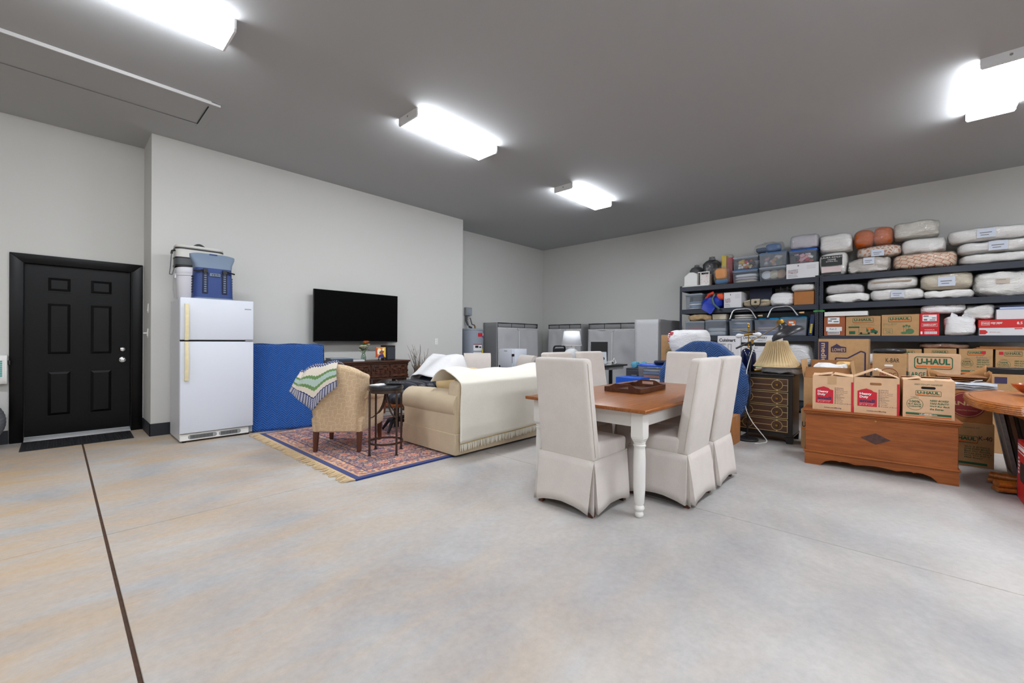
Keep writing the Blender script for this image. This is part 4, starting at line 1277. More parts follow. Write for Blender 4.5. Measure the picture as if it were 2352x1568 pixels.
MB().lathe([(.035, .05), (.035, .33)], 12).build('column', m_blackp, ot, smooth=True)
for q in range(4):
    a = q * PI / 2 + .4
    MB().tube([(.0, .0, .16), (.11 * math.cos(a), .11 * math.sin(a), .13), (.20 * math.cos(a), .20 * math.sin(a), .012)], [.03, .026, .016], 8).build('base_arm', m_blackp, ot, smooth=True)

# wooden arched panel and carton leaning behind the recliner
pn = thing('arched_panel', 'light wooden arched panel leaning beside the dry branches', 'panel', (4.427, 6.34, 0), 0)
MB().prism([(-.13, .0), (.13, .0), (.13, .60), (.10, .68), (.04, .73), (-.04, .73), (-.10, .68), (-.13, .60)], 0, .02).build('board', wood('light_oak', (156, 104, 58), (196, 142, 88), 5, 'Z', .5), pn, bevel=.003)
MB().box(.13, .165, -.01, .03, 0, .78).build('side_rail', wood('oak_rail', (140, 90, 46), (186, 132, 80), 5, 'Z', .5), pn)
cb = thing('carton', 'small brown carton standing behind recliner by the arched panel', 'carton', (4.643, 6.15, 0), 0)
MB().box(-.16, .16, 0, .3, .0, .58).build('body', m_kraft3, cb, bevel=.004)
MB().box(-.16, .0, .0, .3, .581, .586).build('flap', m_kraft3, cb)
MB().box(.001, .16, .0, .3, .581, .586).build('flap', m_kraft3, cb)

# ================================================================ dining set
TBX0, TBX1, TBY0, TBY1, TBZ = 2.59, 4.53, 1.22, 2.255, .74
dt = thing('dining_table', 'dining table with honey oak top and white painted turned legs', 'table', ((TBX0 + TBX1) / 2, (TBY0 + TBY1) / 2, 0))
hx, hy = (TBX1 - TBX0) / 2, (TBY1 - TBY0) / 2
MB().box(-hx, hx, -hy, hy, TBZ - .026, TBZ).build('table_top', m_oak, dt, bevel=.007, seg=3)
ax, ay = hx - .10, hy - .09
ap = [(-ax, ax, -ay - .012, -ay + .012), (-ax, ax, ay - .012, ay + .012), (-ax - .012, -ax + .012, -ay, ay), (ax - .012, ax + .012, -ay, ay)]
for a in ap:
    MB().box(a[0], a[1], a[2], a[3], TBZ - .135, TBZ - .026).build('apron', m_tabwhite, dt, bevel=.003)
tp = [(.020, 0), (.026, .004), (.030, .02), (.026, .034), (.020, .040), (.032, .050), (.036, .062), (.032, .074), (.026, .082), (.033, .10), (.040, .20), (.041, .38), (.038, .46), (.036, .475), (.042, .482), (.042, .49), (.034, .496), (.040, .502), (.040, .508)]
for sx in (-1, 1):
    for sy in (-1, 1):
        lg = MB().lathe(tp, 20, (sx * ax, sy * ay, 0))
        lg.build('leg', m_tabwhite, dt, smooth=True, angle=50)
        q = .044
        MB().hexa([(sx * ax - .03, sy * ay - .03, .505), (sx * ax + .03, sy * ay - .03, .505), (sx * ax + .03, sy * ay + .03, .505), (sx * ax - .03, sy * ay + .03, .505)],
                  [(sx * ax - q, sy * ay - q, .54), (sx * ax + q, sy * ay - q, .54), (sx * ax + q, sy * ay + q, .54), (sx * ax - q, sy * ay + q, .54)]).box(sx * ax - q, sx * ax + q, sy * ay - q, sy * ay + q, .54, TBZ - .026).build('leg_block', m_tabwhite, dt, bevel=.003)

# serving tray
ty0, ty1 = 1.665, 1.95
tr = thing('serving_tray', 'dark wooden serving tray with cut-out handles on the dining table', 'tray', (3.62, 1.805, TBZ), .04)
tw, td = .27, .165
MB().box(-tw, tw, -td, td, .002, .010).build('tray_floor', m_tray, tr)
for sy in (-1, 1):
    MB().box(-tw, tw, sy * td - .006, sy * td + .006, .002, .045).build('side_rim', m_tray, tr, bevel=.002)
for sx in (-1, 1):
    prof = [(-td - .006, .002), (td + .006, .002), (td + .006, .045), (td * .72, .048), (td * .55, .066), (td * .40, .076), (-td * .40, .076), (-td * .55, .066), (-td * .72, .048), (-td - .006, .045)]
    hole = rr(-td * .34, td * .34, .036, .062, .0125, 3)
    # rim with an oval hand hole: bands above, below and beside the hole
    e = MB()
    X0, X1 = sx * tw - .006, sx * tw + .006
    e.prism([(-td - .006, .002), (td + .006, .002), (td + .006, .036), (-td - .006, .036)], X0, X1, 'yz')
    e.prism([(td * .34, .036), (td + .006, .036), (td + .006, .045), (td * .72, .048), (td * .55, .066), (td * .40, .076), (td * .34, .076)], X0, X1, 'yz')
    e.prism([(-td * .34, .036), (-td * .34, .076), (-td * .40, .076), (-td * .55, .066), (-td * .72, .048), (-td - .006, .045), (-td - .006, .036)], X0, X1, 'yz')
    e.box(X0, X1, -td * .34, td * .34, .062, .076)
    e.build('end_rim', m_tray, tr)

# ---------------------------------------------------------------- slip-covered parsons chair
def make_chair(label, loc, rz):
    t = thing('parsons_chair', label, 'chair', loc, rz, 'skirted linen dining chairs')
    # backrest
    bw0, bw1 = .230, .221
    MB().hexa([(-bw0, .100, .34), (bw0, .100, .34), (bw0, .203, .34), (-bw0, .203, .34)],
              [(-bw1, .215, 1.07), (bw1, .215, 1.07), (bw1, .305, 1.07), (-bw1, .305, 1.07)]).build('backrest', m_linen, t, bevel=.028, seg=4, angle=60)
    sb_ = MB().hexa([(-.230, -.244, .33), (.230, -.244, .33), (.230, .15, .33), (-.230, .15, .33)], [(-.236, -.250, .485), (.236, -.250, .485), (.236, .16, .495), (-.236, .16, .495)])
    sb_.build('seat', m_linen, t, bevel=.03, seg=4, angle=60)
    # skirt: four flared panels with an inverted pleat at each corner
    cor = [(-1, -1), (1, -1), (1, 1), (-1, 1)]
    cols = []          # (top xy, hem xy, hem z)
    hwx, hwy, fx, fy = .234, .2285, .268, .2625; oyt, oyh = -.0215, -.006
    for c in range(4):
        (sx, sy), (nx_, ny_) = cor[c], cor[(c + 1) % 4]
        for i in range(9):
            u = i / 8
            tx = (sx + (nx_ - sx) * u) * hwx; ty = (sy + (ny_ - sy) * u) * hwy + oyt
            k = 1 - (2 * u - 1) ** 2
            gap = .010
            bx_ = (sx + (nx_ - sx) * u); by_ = (sy + (ny_ - sy) * u)
            hx_ = bx_ * fx; hy_ = by_ * fy
            # ends of a panel are pulled back from the corner to open the pleat
            if c % 2 == 0: hx_ = bx_ * (fx - .050)
            else: hy_ = by_ * (fy - .050)
            ripple = .006 * math.sin(u * 9 + c)
            if c % 2 == 0: hy_ += math.copysign(ripple, by_)
            else: hx_ += math.copysign(ripple, bx_)
            cols.append(((tx, ty), (hx_, hy_ + oyh), .028 + .040 * k))
        # pleat insert
        tx, ty = nx_ * hwx, ny_ * hwy + oyt
        for (dx, dy, hz_) in ((-.070, -.040, .034), (-.012, -.012, .020), (-.040, -.070, .034)) if c % 2 == 1 else ((-.070, -.040, .034), (-.012, -.012, .020), (-.040, -.070, .034)):
            cols.append(((tx - nx_ * .002, ty - ny_ * .002), (nx_ * (fx + dx), ny_ * (fy + dy) + oyh), hz_))
    n = len(cols); rows = 7
    sk = MB(); vs = []
    for j in range(rows):
        v = j / (rows - 1)
        for (a, b_, hz_) in cols:
            w_ = v ** .8
            vs.append((a[0] + (b_[0] - a[0]) * w_, a[1] + (b_[1] - a[1]) * w_, .382 + (hz_ - .382) * v))
    fs = [(j * n + i, j * n + (i + 1) % n, (j + 1) * n + (i + 1) % n, (j + 1) * n + i) for j in range(rows - 1) for i in range(n)]
    sk.add(vs, fs); sk.build('skirt', m_linen, t, smooth=True, solid=.004, angle=35)
    # seams
    s = MB()
    s.tube([(-.235, -.251, .381), (.235, -.251, .381), (.235, .208, .381), (-.235, .208, .381)], .0028, 5, closed=True)
    s.build('waist_seam', m_seam, t)
    for sx in (-1, 1):
        MB().tube([(sx * .2310, .185, .40), (sx * .2228, .276, 1.03), (sx * .205, .282, 1.0655)], .0022, 5).build('back_seam', m_seam, t)
    for sx in (-1, 1):
        for ya, yb in ((-.225, -.2), (.205, .12)):
            MB().hexa([(sx * .215 - .017, ya - .017, 0), (sx * .215 + .017, ya - .017, 0), (sx * .215 + .017, ya + .017, 0), (sx * .215 - .017, ya + .017, 0)],
                      [(sx * .200 - .022, yb - .022, .37), (sx * .200 + .022, yb - .022, .37), (sx * .200 + .022, yb + .022, .37), (sx * .200 - .022, yb + .022, .37)]).build('leg', m_legwood, t)
    return t
chA = make_chair('skirted linen chair at near end of table, its tall back towards camera', (2.665, 1.755, 0), PI / 2)
copy_thing(chA, 'skirted linen chair on right side of table, nearest to the turned leg', (3.292, 1.335, 0), PI)
copy_thing(chA, 'skirted linen chair on right side of table, farther from the near leg', (3.852, 1.335, 0), PI)
copy_thing(chA, 'linen chair at far end of table in front of blue blanket', (4.72, 1.855, 0), HALF)
copy_thing(chA, 'linen chair on far left side of table, mostly hidden by nearest chair', (3.50, 2.36, 0), 0.0)
copy_thing(chA, 'linen chair on far left side of table, beside the computer screen', (4.09, 2.36, 0), -.06)

# ---------------------------------------------------------------- scroll-back chairs by the desk
def scroll_chair(label, loc, rz):
    t = thing('scroll_back_chair', label, 'chair', loc, rz, 'scroll-back linen chairs')
    b = MB()
    prof = [(.20, .42), (.22, .55), (.235, .70), (.25, .82), (.285, .92), (.33, .955), (.365, .945), (.37, .92), (.345, .905), (.315, .88), (.30, .80), (.285, .70), (.275, .55), (.27, .42)]
    n = len(prof); vs = []
    xs = [-.225, -.21, 0, .21, .225]
    for i, x in enumerate(xs):
        k = .97 if i in (0, 4) else 1.0
        for (y, z) in prof:
            tp_ = 1 + .06 * (z - .42) / .5
            vs.append((x * tp_, .285 + (y - .285) * k, z))
    fs = [(i * n + j, i * n + (j + 1) % n, (i + 1) * n + (j + 1) % n, (i + 1) * n + j) for i in range(len(xs) - 1) for j in range(n)]
    fs += [tuple(range(n - 1, -1, -1)), tuple(range((len(xs) - 1) * n, len(xs) * n))]
    b.add(vs, fs); b.build('backrest', m_linen, t, smooth=True, angle=50)
    MB().hexa([(-.23, -.26, .36), (.23, -.26, .36), (.225, .26, .36), (-.225, .26, .36)], [(-.235, -.265, .48), (.235, -.265, .48), (.225, .26, .48), (-.225, .26, .48)]).build('seat', m_linen, t, bevel=.03, seg=3)
    for sx in (-1, 1):
        for sy in (-1, 1):
            MB().hexa([(sx * .19 - .014, sy * .225 - .014, 0), (sx * .19 + .014, sy * .225 - .014, 0), (sx * .19 + .014, sy * .225 + .014, 0), (sx * .19 - .014, sy * .225 + .014, 0)],
                      [(sx * .19 - .021, sy * .225 - .021, .37), (sx * .19 + .021, sy * .225 - .021, .37), (sx * .19 + .021, sy * .225 + .021, .37), (sx * .19 - .021, sy * .225 + .021, .37)]).build('leg', m_legwood, t)
    return t
scA = scroll_chair('linen scroll-back chair in front of the water heater', (4.93, 5.33, 0), -.62)
copy_thing(scA, 'linen scroll-back chair turned sideways beside the small white fridge', (4.78, 4.50, 0), HALF - .38)

# ================================================================ back corner
# ---------------------------------------------------------------- fabric wardrobes
def wardrobe(label, loc, rz, w, d, h, front=True, band=.12, mside=None):
    t = thing('fabric_wardrobe', label, 'wardrobe', loc, rz, 'grey fabric wardrobes')
    def sheet(nm, f, nu, nv, m):
        b = MB(); b.grid(nu, nv, f); return b.build(nm, m, t, smooth=True, solid=.004, angle=70)
    sd = loc[0] + loc[1]
    for sx in (-1, 1):
        sheet('side_panel', lambda u, v: (sx * (w / 2 + .008 * noise.noise(Vector((u * 2, v * 4, sd + sx)))), .003 + u * (d - .006), .01 + v * (h - .01)), 8, 16, mside or m_closetd)
    sheet('roof', lambda u, v: (-w / 2 + u * w, v * d, h + .004 * math.sin(u * 9) - .006 * math.sin(PI * v)), 10, 5, m_closet)
    sheet('back_panel', lambda u, v: (-w / 2 + u * w, d, .01 + v * (h - .01)), 4, 4, m_closetd)
    if front:
        for s in (-1, 1):
            def ff(u, v, s=s):
                x = s * (.004 + u * (w / 2 - .004)); z = .01 + v * (h - band - .01)
                y = -.004 + .045 * noise.noise(Vector((x * 4 + z * 2.2, z * 3.2 - x * 2, sd))) * math.sin(PI * min(1, u * 1.05)) - .012 * math.sin(PI * v)
                return (x, y, z)
            sheet('front_panel', ff, 18, 26, m_closet)
        sheet('net_band', lambda u, v: (-w / 2 + u * w, .02 + .006 * math.sin(u * 14), h - band + v * band), 16, 2, m_closetd)
        MB().box(-w / 2, w / 2, -.012, .004, h - band - .012, h - band + .006).build('band_trim', m_whitep, t)
        MB().box(-.008, .008, -.022, -.006, .03, h - band).build('zip', m_whitep, t)
        MB().prism([(.07 * math.cos(PI + PI * i / 10), h - band + .055 * math.sin(PI + PI * i / 10)) for i in range(11)], -.026, -.012).build('zip_flap', m_closet, t)
        fr = MB()
        for q in (.0, .33, .66, 1.0):
            fr.tube([(-w / 2 + .012 + q * (w - .024), .01, h - band), (-w / 2 + .012 + q * (w - .024), .01, h - .004)], .007, 6)
        fr.tube([(-w / 2, .006, h - .004), (w / 2, .006, h - .004)], .008, 6)
        fr.build('frame_tubes', m_blackp, t, smooth=True)
    else:
        sheet('front_panel', lambda u, v: (-w / 2 + u * w, .004 * math.sin(v * 7), .01 + v * (h - .01)), 10, 20, m_closetd)
    return t
wardrobe('grey fabric wardrobe against alcove wall, next to the water heater', (7.553, 6.79, 0), 0, 1.435, .46, 1.595)
wardrobe('grey fabric wardrobe in the room corner, behind the white table lamp', (8.59, 6.203, 0), HALF, 0.995, .46, 1.592)
wardrobe('grey fabric wardrobe with wrinkled doors behind the computer screen', (8.59, 4.86, 0), HALF, 1.28, .46, 1.592, band=.14)
wardrobe('light grey fabric wardrobe standing end-on beside the steel shelving', (8.475, 3.50, 0), 0, 1.05, .50, 1.617, front=False, mside=m_closet)

# ---------------------------------------------------------------- water heater
wh = thing('water_heater', 'grey cylindrical water heater in the alcove', 'water heater', (6.205, 6.965, 0))
m_tank = mat('tank_grey', (150, 158, 170), .4)
MB().lathe([(.25, .05), (.255, .08), (.255, 1.395), (.262, 1.40), (.262, 1.425), (.24, 1.435), (.05, 1.445)], 40).build('tank', m_tank, wh, smooth=True)
for q in range(3):
    MB().lathe([(.02, 0), (.02, .06)], 8, (.17 * math.cos(q * 2.1), .17 * math.sin(q * 2.1), 0)).build('foot', m_blackp, wh)
def wrap(nm, m, a0, a1, z0, z1, r=.2565):
    b = MB(); b.grid(10, 1, lambda u, v: (r * math.cos(a0 + (a1 - a0) * u), r * math.sin(a0 + (a1 - a0) * u), z0 + (z1 - z0) * v)); return b.build(nm, m, wh, smooth=True)
wrap('red_sticker', m_red, -1.75, -1.15, 1.26, 1.34); wrap('blue_sticker', mat('sticker_blue', (40, 90, 180), .5), -1.15, -.80, 1.235, 1.28); wrap('logo_sticker', m_whiteink, -1.15, -.75, 1.285, 1.34)
wrap('warning_label', m_paper, -2.15, -1.25, .96, 1.10); wrap('label_heading', m_maroon, -2.15, -1.25, 1.085, 1.10, .2572); wrap('label_text', m_ink, -2.0, -1.7, 1.02, 1.07, .2572)
wrap('label_text', m_ink, -1.62, -1.36, 1.02, 1.05, .2572); wrap('energy_label', mat('label_yellow', (232, 206, 60), .6), -1.22, -.85, .88, 1.0); wrap('data_label', m_paper, -2.15, -1.3, .86, .93)
for x_, c_ in ((-.12, m_alu), (.10, m_brass)):
    MB().tube([(x_, 0, 1.44), (x_, 0, 1.50)], .018, 10).build('nipple', c_, wh, smooth=True)
eb = thing('electrical_box', 'small grey electrical disconnect box with conduit above water heater', 'electrical box', (6.328, 7.279, 0))
e0, e1 = 1.743, 1.92
MB().box(-.085, .085, -.09, 0, e0, e1).build('box', m_greyp, eb, bevel=.006)
MB().box(-.05, .06, -.096, -.09, e0 + .04, e1 - .03).build('cover', m_lidgrey, eb, bevel=.003)
MB().tube([(-.02, -.05, e0), (-.03, -.06, e0 - .10), (.03, -.09, e0 - .06), (.07, -.10, e0 - .2), (.06, -.2, 1.52), (.02, -.26, 1.45)], .014, 8).build('conduit', mat('conduit_grey', (84, 86, 90), .5), eb, smooth=True)
MB().tube([(-.05, -.05, e0), (-.06, -.06, 1.62), (-.04, -.1, 1.50), (-.05, -.22, 1.46)], .022, 8).build('conduit', mat('conduit_dark', (60, 62, 66), .5), eb, smooth=True)
cp = thing('copper_pipe', 'vertical copper pipe standing right of the water heater', 'pipe', (6.531, 6.99, 0))
MB().tube([(0, 0, 0), (0, 0, 1.22)], .012, 10).build('riser', mat('copper', (196, 150, 96), .3, 1.0), cp, smooth=True)
MB().lathe([(.022, 1.2), (.022, 1.24), (.016, 1.25)], 10).build('cap', m_brass, cp, smooth=True)
nb = thing('storage_tote', 'tall dark blue plastic tote in front of the water heater', 'tote', (5.93, 6.52, 0))
MB().hexa([(-.2, -.13, 0), (.2, -.13, 0), (.2, .13, 0), (-.2, .13, 0)], [(-.24, -.15, .84), (.24, -.15, .84), (.24, .15, .84), (-.24, .15, .84)]).build('tub', mat('tote_blue', (58, 74, 104), .5), nb, bevel=.01)
MB().box(-.25, .25, -.16, .16, .84, .87).build('lid', mat('tote_lid', (48, 60, 84), .5), nb, bevel=.006)

# ---------------------------------------------------------------- small fridge on a low table
MX, MYa, MYb = 5.80, 5.368, 5.722
MX1 = 6.21
MZ0, MZ1 = 0.66, 1.024
tb_ = thing('work_table', 'dark folding table with grey metal legs below the small fridge', 'table', (5.70, MYa - .16, 0))
MB().box(0, 1.08, 0, .62, MZ0 - .032, MZ0).build('table_top', mat('dark_laminate', (52, 50, 54), .45), tb_, bevel=.004)
for x_ in (.06, 1.02):
    for y_ in (.06, .56):
        MB().tube([(x_, y_, 0), (x_, y_, MZ0 - .032)], .014, 8).build('leg', m_greyp, tb_, smooth=True)
    MB().tube([(x_, .06, .2), (x_, .56, .2)], .01, 6).build('brace', m_greyp, tb_, smooth=True)
mf = thing('mini_fridge', 'small white compact fridge standing on a low table', 'fridge', (MX, (MYa + MYb) / 2, MZ0), HALF)
mw = (MYb - MYa) / 2
MB().box(-mw, mw, .05, MX1 - MX, .012, MZ1 - MZ0).build('cabinet', m_white, mf, bevel=.01, seg=2)
d = MB().box(-mw, mw, 0, .045, .014, MZ1 - MZ0).build('door', m_white, mf, bevel=.01, seg=2)
MB().box(mw - .012, mw + .004, -.01, .05, (MZ1 - MZ0) * .62, (MZ1 - MZ0) * .75).tube([(mw - .004, -.006, (MZ1 - MZ0) * .66), (mw + .004, -.012, .10)], .004, 5).build('latch', m_blackp, d)
MB().box(-.04, .04, -.0015, .001, (MZ1 - MZ0) - .045, (MZ1 - MZ0) - .033).build('badge', m_greyink, d)
MB().box(-mw + .01, -mw + .04, -.012, .02, .0, .05).build('hinge', m_blackp, mf)
for sx in (-1, 1):
    for yy in (.05, .3):
        MB().lathe([(.015, 0), (.015, .014)], 8, (sx * (mw - .04), yy, 0)).build('foot', m_blackp, mf)
bxs = thing('letter_tray', 'stack of grey paper trays under small fridge on table', 'tray', (6.35, MYa - .02, MZ0))
for i in range(3):
    MB().box(-.16, .16, -.11, .11, i * .03, i * .03 + .005).box(-.16, -.155, -.11, .11, i * .03, i * .03 + .028).box(.155, .16, -.11, .11, i * .03, i * .03 + .028).build('shelf', m_lidgrey, bxs)

# ---------------------------------------------------------------- desk and what stands on it
DKZ = .74
dk = thing('desk', 'black-topped desk carrying table lamp and computer behind dining chairs', 'desk', (5.75, 3.95, 0))
MB().box(0, 1.82, 0, .68, DKZ - .03, DKZ).build('desk_top', m_blackp, dk, bevel=.004)
for x_ in (.05, 1.77):
    MB().box(x_ - .02, x_ + .02, .05, .63, .0, .03).box(x_ - .02, x_ + .02, .31, .37, .03, DKZ - .03).build('leg', m_blackp, dk)
MB().box(1.2, 1.75, .05, .6, DKZ - .09, DKZ - .035).build('keyboard_tray', m_greyp, dk)
lx = 6.253
tl = thing('table_lamp', 'white ceramic table lamp with white drum shade on desk', 'lamp', (lx, 4.35, DKZ))
MB().lathe([(.07, 0), (.08, .01), (.07, .03), (.10, .09), (.128, .165), (.132, .22), (.11, .272), (.065, .302), (.055, .312), (.060, .335), (.05, .34)], 28).build('base', mat('white_ceramic', (232, 234, 236), .25), tl, smooth=True)
MB().lathe([(.012, .34), (.012, .42)], 10).build('socket', m_brass, tl)
z0s, z1s = 0.365, 0.621
MB().lathe([(.178, z0s), (.135, z1s)], 36, cap=False).build('shade', mat('white_shade', (238, 240, 246), .8), tl, smooth=True, solid=.003)
MB().tube([(.135 * math.cos(a), .135 * math.sin(a), z1s) for a in [i * PI / 12 for i in range(24)]], .004, 6, closed=True).tube([(.178 * math.cos(a), .178 * math.sin(a), z0s) for a in [i * PI / 12 for i in range(24)]], .004, 6, closed=True).build('shade_trim', m_whitep, tl, smooth=True)
MB().tube([(-.135, 0, z1s - .01), (0, 0, z1s - .02), (.135, 0, z1s - .01)], .003, 5).tube([(0, 0, .42), (0, 0, z1s + .01)], .004, 5).build('harp', m_brass, tl)
of = thing('office_chair', 'black mesh office chair back rising behind the desk lamp', 'office chair', (7.108, 5.25, 0), .1)
MB().strip(rr(-.24, .24, .62, 1.089, .08), rr(-.21, .21, .65, 1.059, .06), -.015, .015).build('back_frame', m_blackp, of, bevel=.004)
MB().prism(rr(-.21, .21, .65, 1.029, .06), -.003, .003).build('mesh_back', mat('black_mesh', (40, 42, 46), .8), of)
MB().cushion((0, -.22, .47), (.50, .48, .09), .25, 6).build('seat', m_blackp, of, smooth=True)
MB().tube([(0, .02, .62), (0, .03, .45), (0, -.2, .42)], .025, 8).build('back_stem', m_blackp, of, smooth=True)
MB().lathe([(.03, .06), (.03, .43)], 10, (0, -.22, 0)).build('gas_lift', m_greyp, of)
for q in range(5):
    a = q * 2 * PI / 5
    MB().tube([(0, -.22, .09), (.28 * math.cos(a), -.22 + .28 * math.sin(a), .06)], [.025, .016], 8).lathe([(.02, 0), (.025, .02), (.02, .045)], 8, (.28 * math.cos(a), -.22 + .28 * math.sin(a), 0)).build('base_arm', m_blackp, of, smooth=True)
mo = thing('computer_monitor', 'black computer screen with silver edge standing on desk', 'monitor', (7.266, 4.4, DKZ), HALF / 2)
MB().box(-.17, .17, 0, .02, .05, .43).build('screen', m_blackp, mo, bevel=.003)
MB().box(-.176, -.168, -.004, .028, .045, .435).build('silver_edge', m_alu, mo)
MB().box(-.05, .05, .02, .04, .0, .2).box(-.1, .1, -.06, .1, 0, .008).build('stand', m_alu, mo)
ip = thing('tablet_stand', 'silver slab leaning on desk beside the black screen', 'tablet', (6.956, 4.12, DKZ), HALF / 2)
Rm = Matrix.Rotation(-.25, 4, 'X')
MB(Rm).box(-.07, .07, -.006, .006, .02, .25).build('slab', mat('silver_grey', (166, 170, 176), .4, .5), ip, bevel=.004)
MB(Rm).prism(ell(.0, .12, .03, .03, 18), -.0085, -.0065).build('emblem', m_blackp, ip)
MB().box(-.05, .05, -.03, .09, 0, .018).build('foot', m_greyp, ip)
gd = thing('webcam_gadget', 'white plastic gadget with coiled white cable on desk', 'gadget', (7.253, 4.12, DKZ))
MB().box(-.09, .03, -.04, .04, 0, .065).build('body', m_whitep, gd, bevel=.01, seg=2)
MB(Matrix.Translation((-.03, -.041, .035)) @ Matrix.Rotation(PI / 2, 4, 'X')).lathe([(.02, 0), (.02, .004)], 14).build('lens', m_blackp, gd)
MB().tube([(.09 + .055 * math.cos(i * .35), .0 + .02 * math.sin(i * .7), .06 + .055 * math.sin(i * .35)) for i in range(18)], .009, 6, closed=True).build('coil', m_whitep, gd, smooth=True)
cb_ = MB().tube([(0, -.12, .006), (-.15, -.16, .006), (-.25, -.2, -.01), (-.3, -.21, -.14), (-.42, -.2, -.30)], .004, 5)
MB().tube([(-.30, -.02, .005), (-.22, -.10, .005), (-.12, -.07, .005), (-.16, .02, .005)], .006, 5).build('cable', m_whitep, gd, smooth=True)

# file cabinet with dumbbells
fcx = 6.30
yc, w_, z0_, h_ = 3.158,0.322,0.445,0.306
fcb = thing('file_cabinet', 'small black drawer cabinet with chrome handle beyond the dining table', 'cabinet', (fcx, yc, 0), HALF)
MB().box(-w_ / 2, w_ / 2, .01, .45, .0, z0_ + h_).build('carcass', mat('charcoal_steel', (48, 52, 62), .5), fcb, bevel=.004)
for i in range(3):
    zz = .04 + i * (z0_ + h_ - .06) / 3
    d = MB().box(-w_ / 2 + .012, w_ / 2 - .012, -.004, .012, zz, zz + (z0_ + h_ - .06) / 3 - .012).build('drawer', mat('charcoal_drawer', (54, 58, 68), .5), fcb, bevel=.003)
    MB().tube([(-.05, -.006, zz + .14), (-.045, -.028, zz + .145), (.045, -.028, zz + .145), (.05, -.006, zz + .14)], .006, 6).build('handle', m_chrome, d, smooth=True)
m_dumb = mat('aqua_neoprene', (92, 160, 186), .6)
for i, (dx, lab) in enumerate(((.06, 'aqua dumbbell on black cabinet, the one nearer the desk'), (-.07, 'aqua dumbbell on black cabinet, the one nearer the blue bin'))):
    t = thing('dumbbell', lab, 'dumbbell', (fcx + .13 + i * .03, yc + dx, z0_ + h_ + .001), .2 + i * .15, 'aqua dumbbells')
    for s in (-1, 1):
        MB(Matrix.Translation((s * .06, 0, .055)) @ Matrix.Rotation(PI / 2, 4, 'Y')).lathe([(.03, -.035), (.052, -.025), (.055, 0), (.052, .025), (.03, .035)], 8).build('head', m_dumb, t, smooth=True)
    MB().tube([(-.05, 0, .055), (.05, 0, .055)], .016, 8).build('grip', m_dumb, t, smooth=True)

# ---------------------------------------------------------------- generic storage bin
def bin_(label, xf, yc, z, w, d, h, mbody=None, mlid=None, name='storage_bin', rz=HALF, group=None, lidh=.03):
    t = thing(name, label, 'bin', (xf, yc, z), rz, group)
    k = .93
    o = [(-w / 2 * k, d * (1 - k) / 2, .002), (w / 2 * k, d * (1 - k) / 2, .002), (w / 2 * k, d * (1 + k) / 2, .002), (-w / 2 * k, d * (1 + k) / 2, .002)]
    u = [(-w / 2 * .985, .004, h - lidh), (w / 2 * .985, .004, h - lidh), (w / 2 * .985, d - .004, h - lidh), (-w / 2 * .985, d - .004, h - lidh)]
    b = MB(); b.add(o + u, [(0, 3, 2, 1), (0, 1, 5, 4), (1, 2, 6, 5), (2, 3, 7, 6), (3, 0, 4, 7)])
    b.build('tub', mbody or m_bin, t, bevel=.012, seg=2)
    MB().strip(rr(-w / 2, w / 2, 0, d, .02), rr(-w / 2 + .014, w / 2 - .014, .014, d - .014, .016), h - lidh - .012, h - lidh, 'xy').build('rim', mbody or m_bin, t)
    l = MB().prism(rr(-w / 2 - .004, w / 2 + .004, -.004, d + .004, .02), h - lidh, h - lidh * .35, 'xy').prism(rr(-w / 2 + .02, w / 2 - .02, .02, d - .02, .02), h - lidh * .35, h, 'xy')
    lo = l.build('lid', mlid or m_lidgrey, t, bevel=.003)
    MB().box(-w / 2 - .008, w / 2 + .008, d * .35, d * .65, h - lidh - .012, h - lidh + .006).build('latch', mlid or m_lidgrey, t)
    return t
def jumble(label, xf, yc, z, w, d, h, seed, mats, cnt=26, size=.05, rz=HALF):
    """a loose heap of small odds and ends seen through a bin"""
    R_ = random.Random(seed); b = MB(); ms = list(mats)
    for i in range(cnt):
        b.cur = R_.randrange(len(ms))
        s = size * R_.uniform(.6, 1.5)
        c = (R_.uniform(-w / 2 + s, w / 2 - s), R_.uniform(s * .8, d * .5), R_.uniform(s * .6, h - s * .6))
        if R_.random() < .5:
            b.lathe([(s * .2, -s * .5), (s * .48, -s * .25), (s * .5, s * .1), (s * .2, s * .5)], 7, c)
        else:
            b.obox(c, (s * R_.uniform(.6, 1.8), s * .6, s * R_.uniform(.5, 1.0)), rotY(R_.uniform(-.6, .6)) @ rotZ(R_.uniform(-.5, .5)))
    o = b.build('bin_contents', ms, None, smooth=True)
    solo(o, label, 'odds and ends', (xf, yc, z), rz)
    o['kind'] = 'stuff'; del o['category']
    return o
def stack(label, xf, yc, z, w, d, hs, mats, cat='linen', nm='folded_linen', rz=HALF):
    """folded pieces lying on each other"""
    t = thing(nm, label, cat, (xf, yc, z), rz)
    zz = 0
    for i, h in enumerate(hs):
        MB().cushion((0, d / 2, zz + h / 2), (w, d, h * 1.02), .12, 5, .004, 8, i).build('layer', mats[i % len(mats)], t, smooth=True)
        zz += h
    return t
yc, w_, z0_, h_ = 2.745,0.444,0.631,0.206
t = thing('plank_shelf', 'low tan wooden crate under the clear bin with blue lid', 'crate', (5.98, yc, 0), HALF)
MB().box(-.24, .24, 0, .36, 0, z0_ - .055).build('crate_body', wood('pine', (186, 140, 90), (214, 172, 122), 5, 'X', .6), t, bevel=.004)
MB().box(-.25, .25, -.01, .37, z0_ - .055, z0_ - .005).build('white_lid', m_whitep, t, bevel=.004)
bin_('clear plastic bin with bright blue lid beside far dining chair', 6.0, yc, z0_ - .004, w_, .34, h_ + .01, m_bin, m_lidroyal)
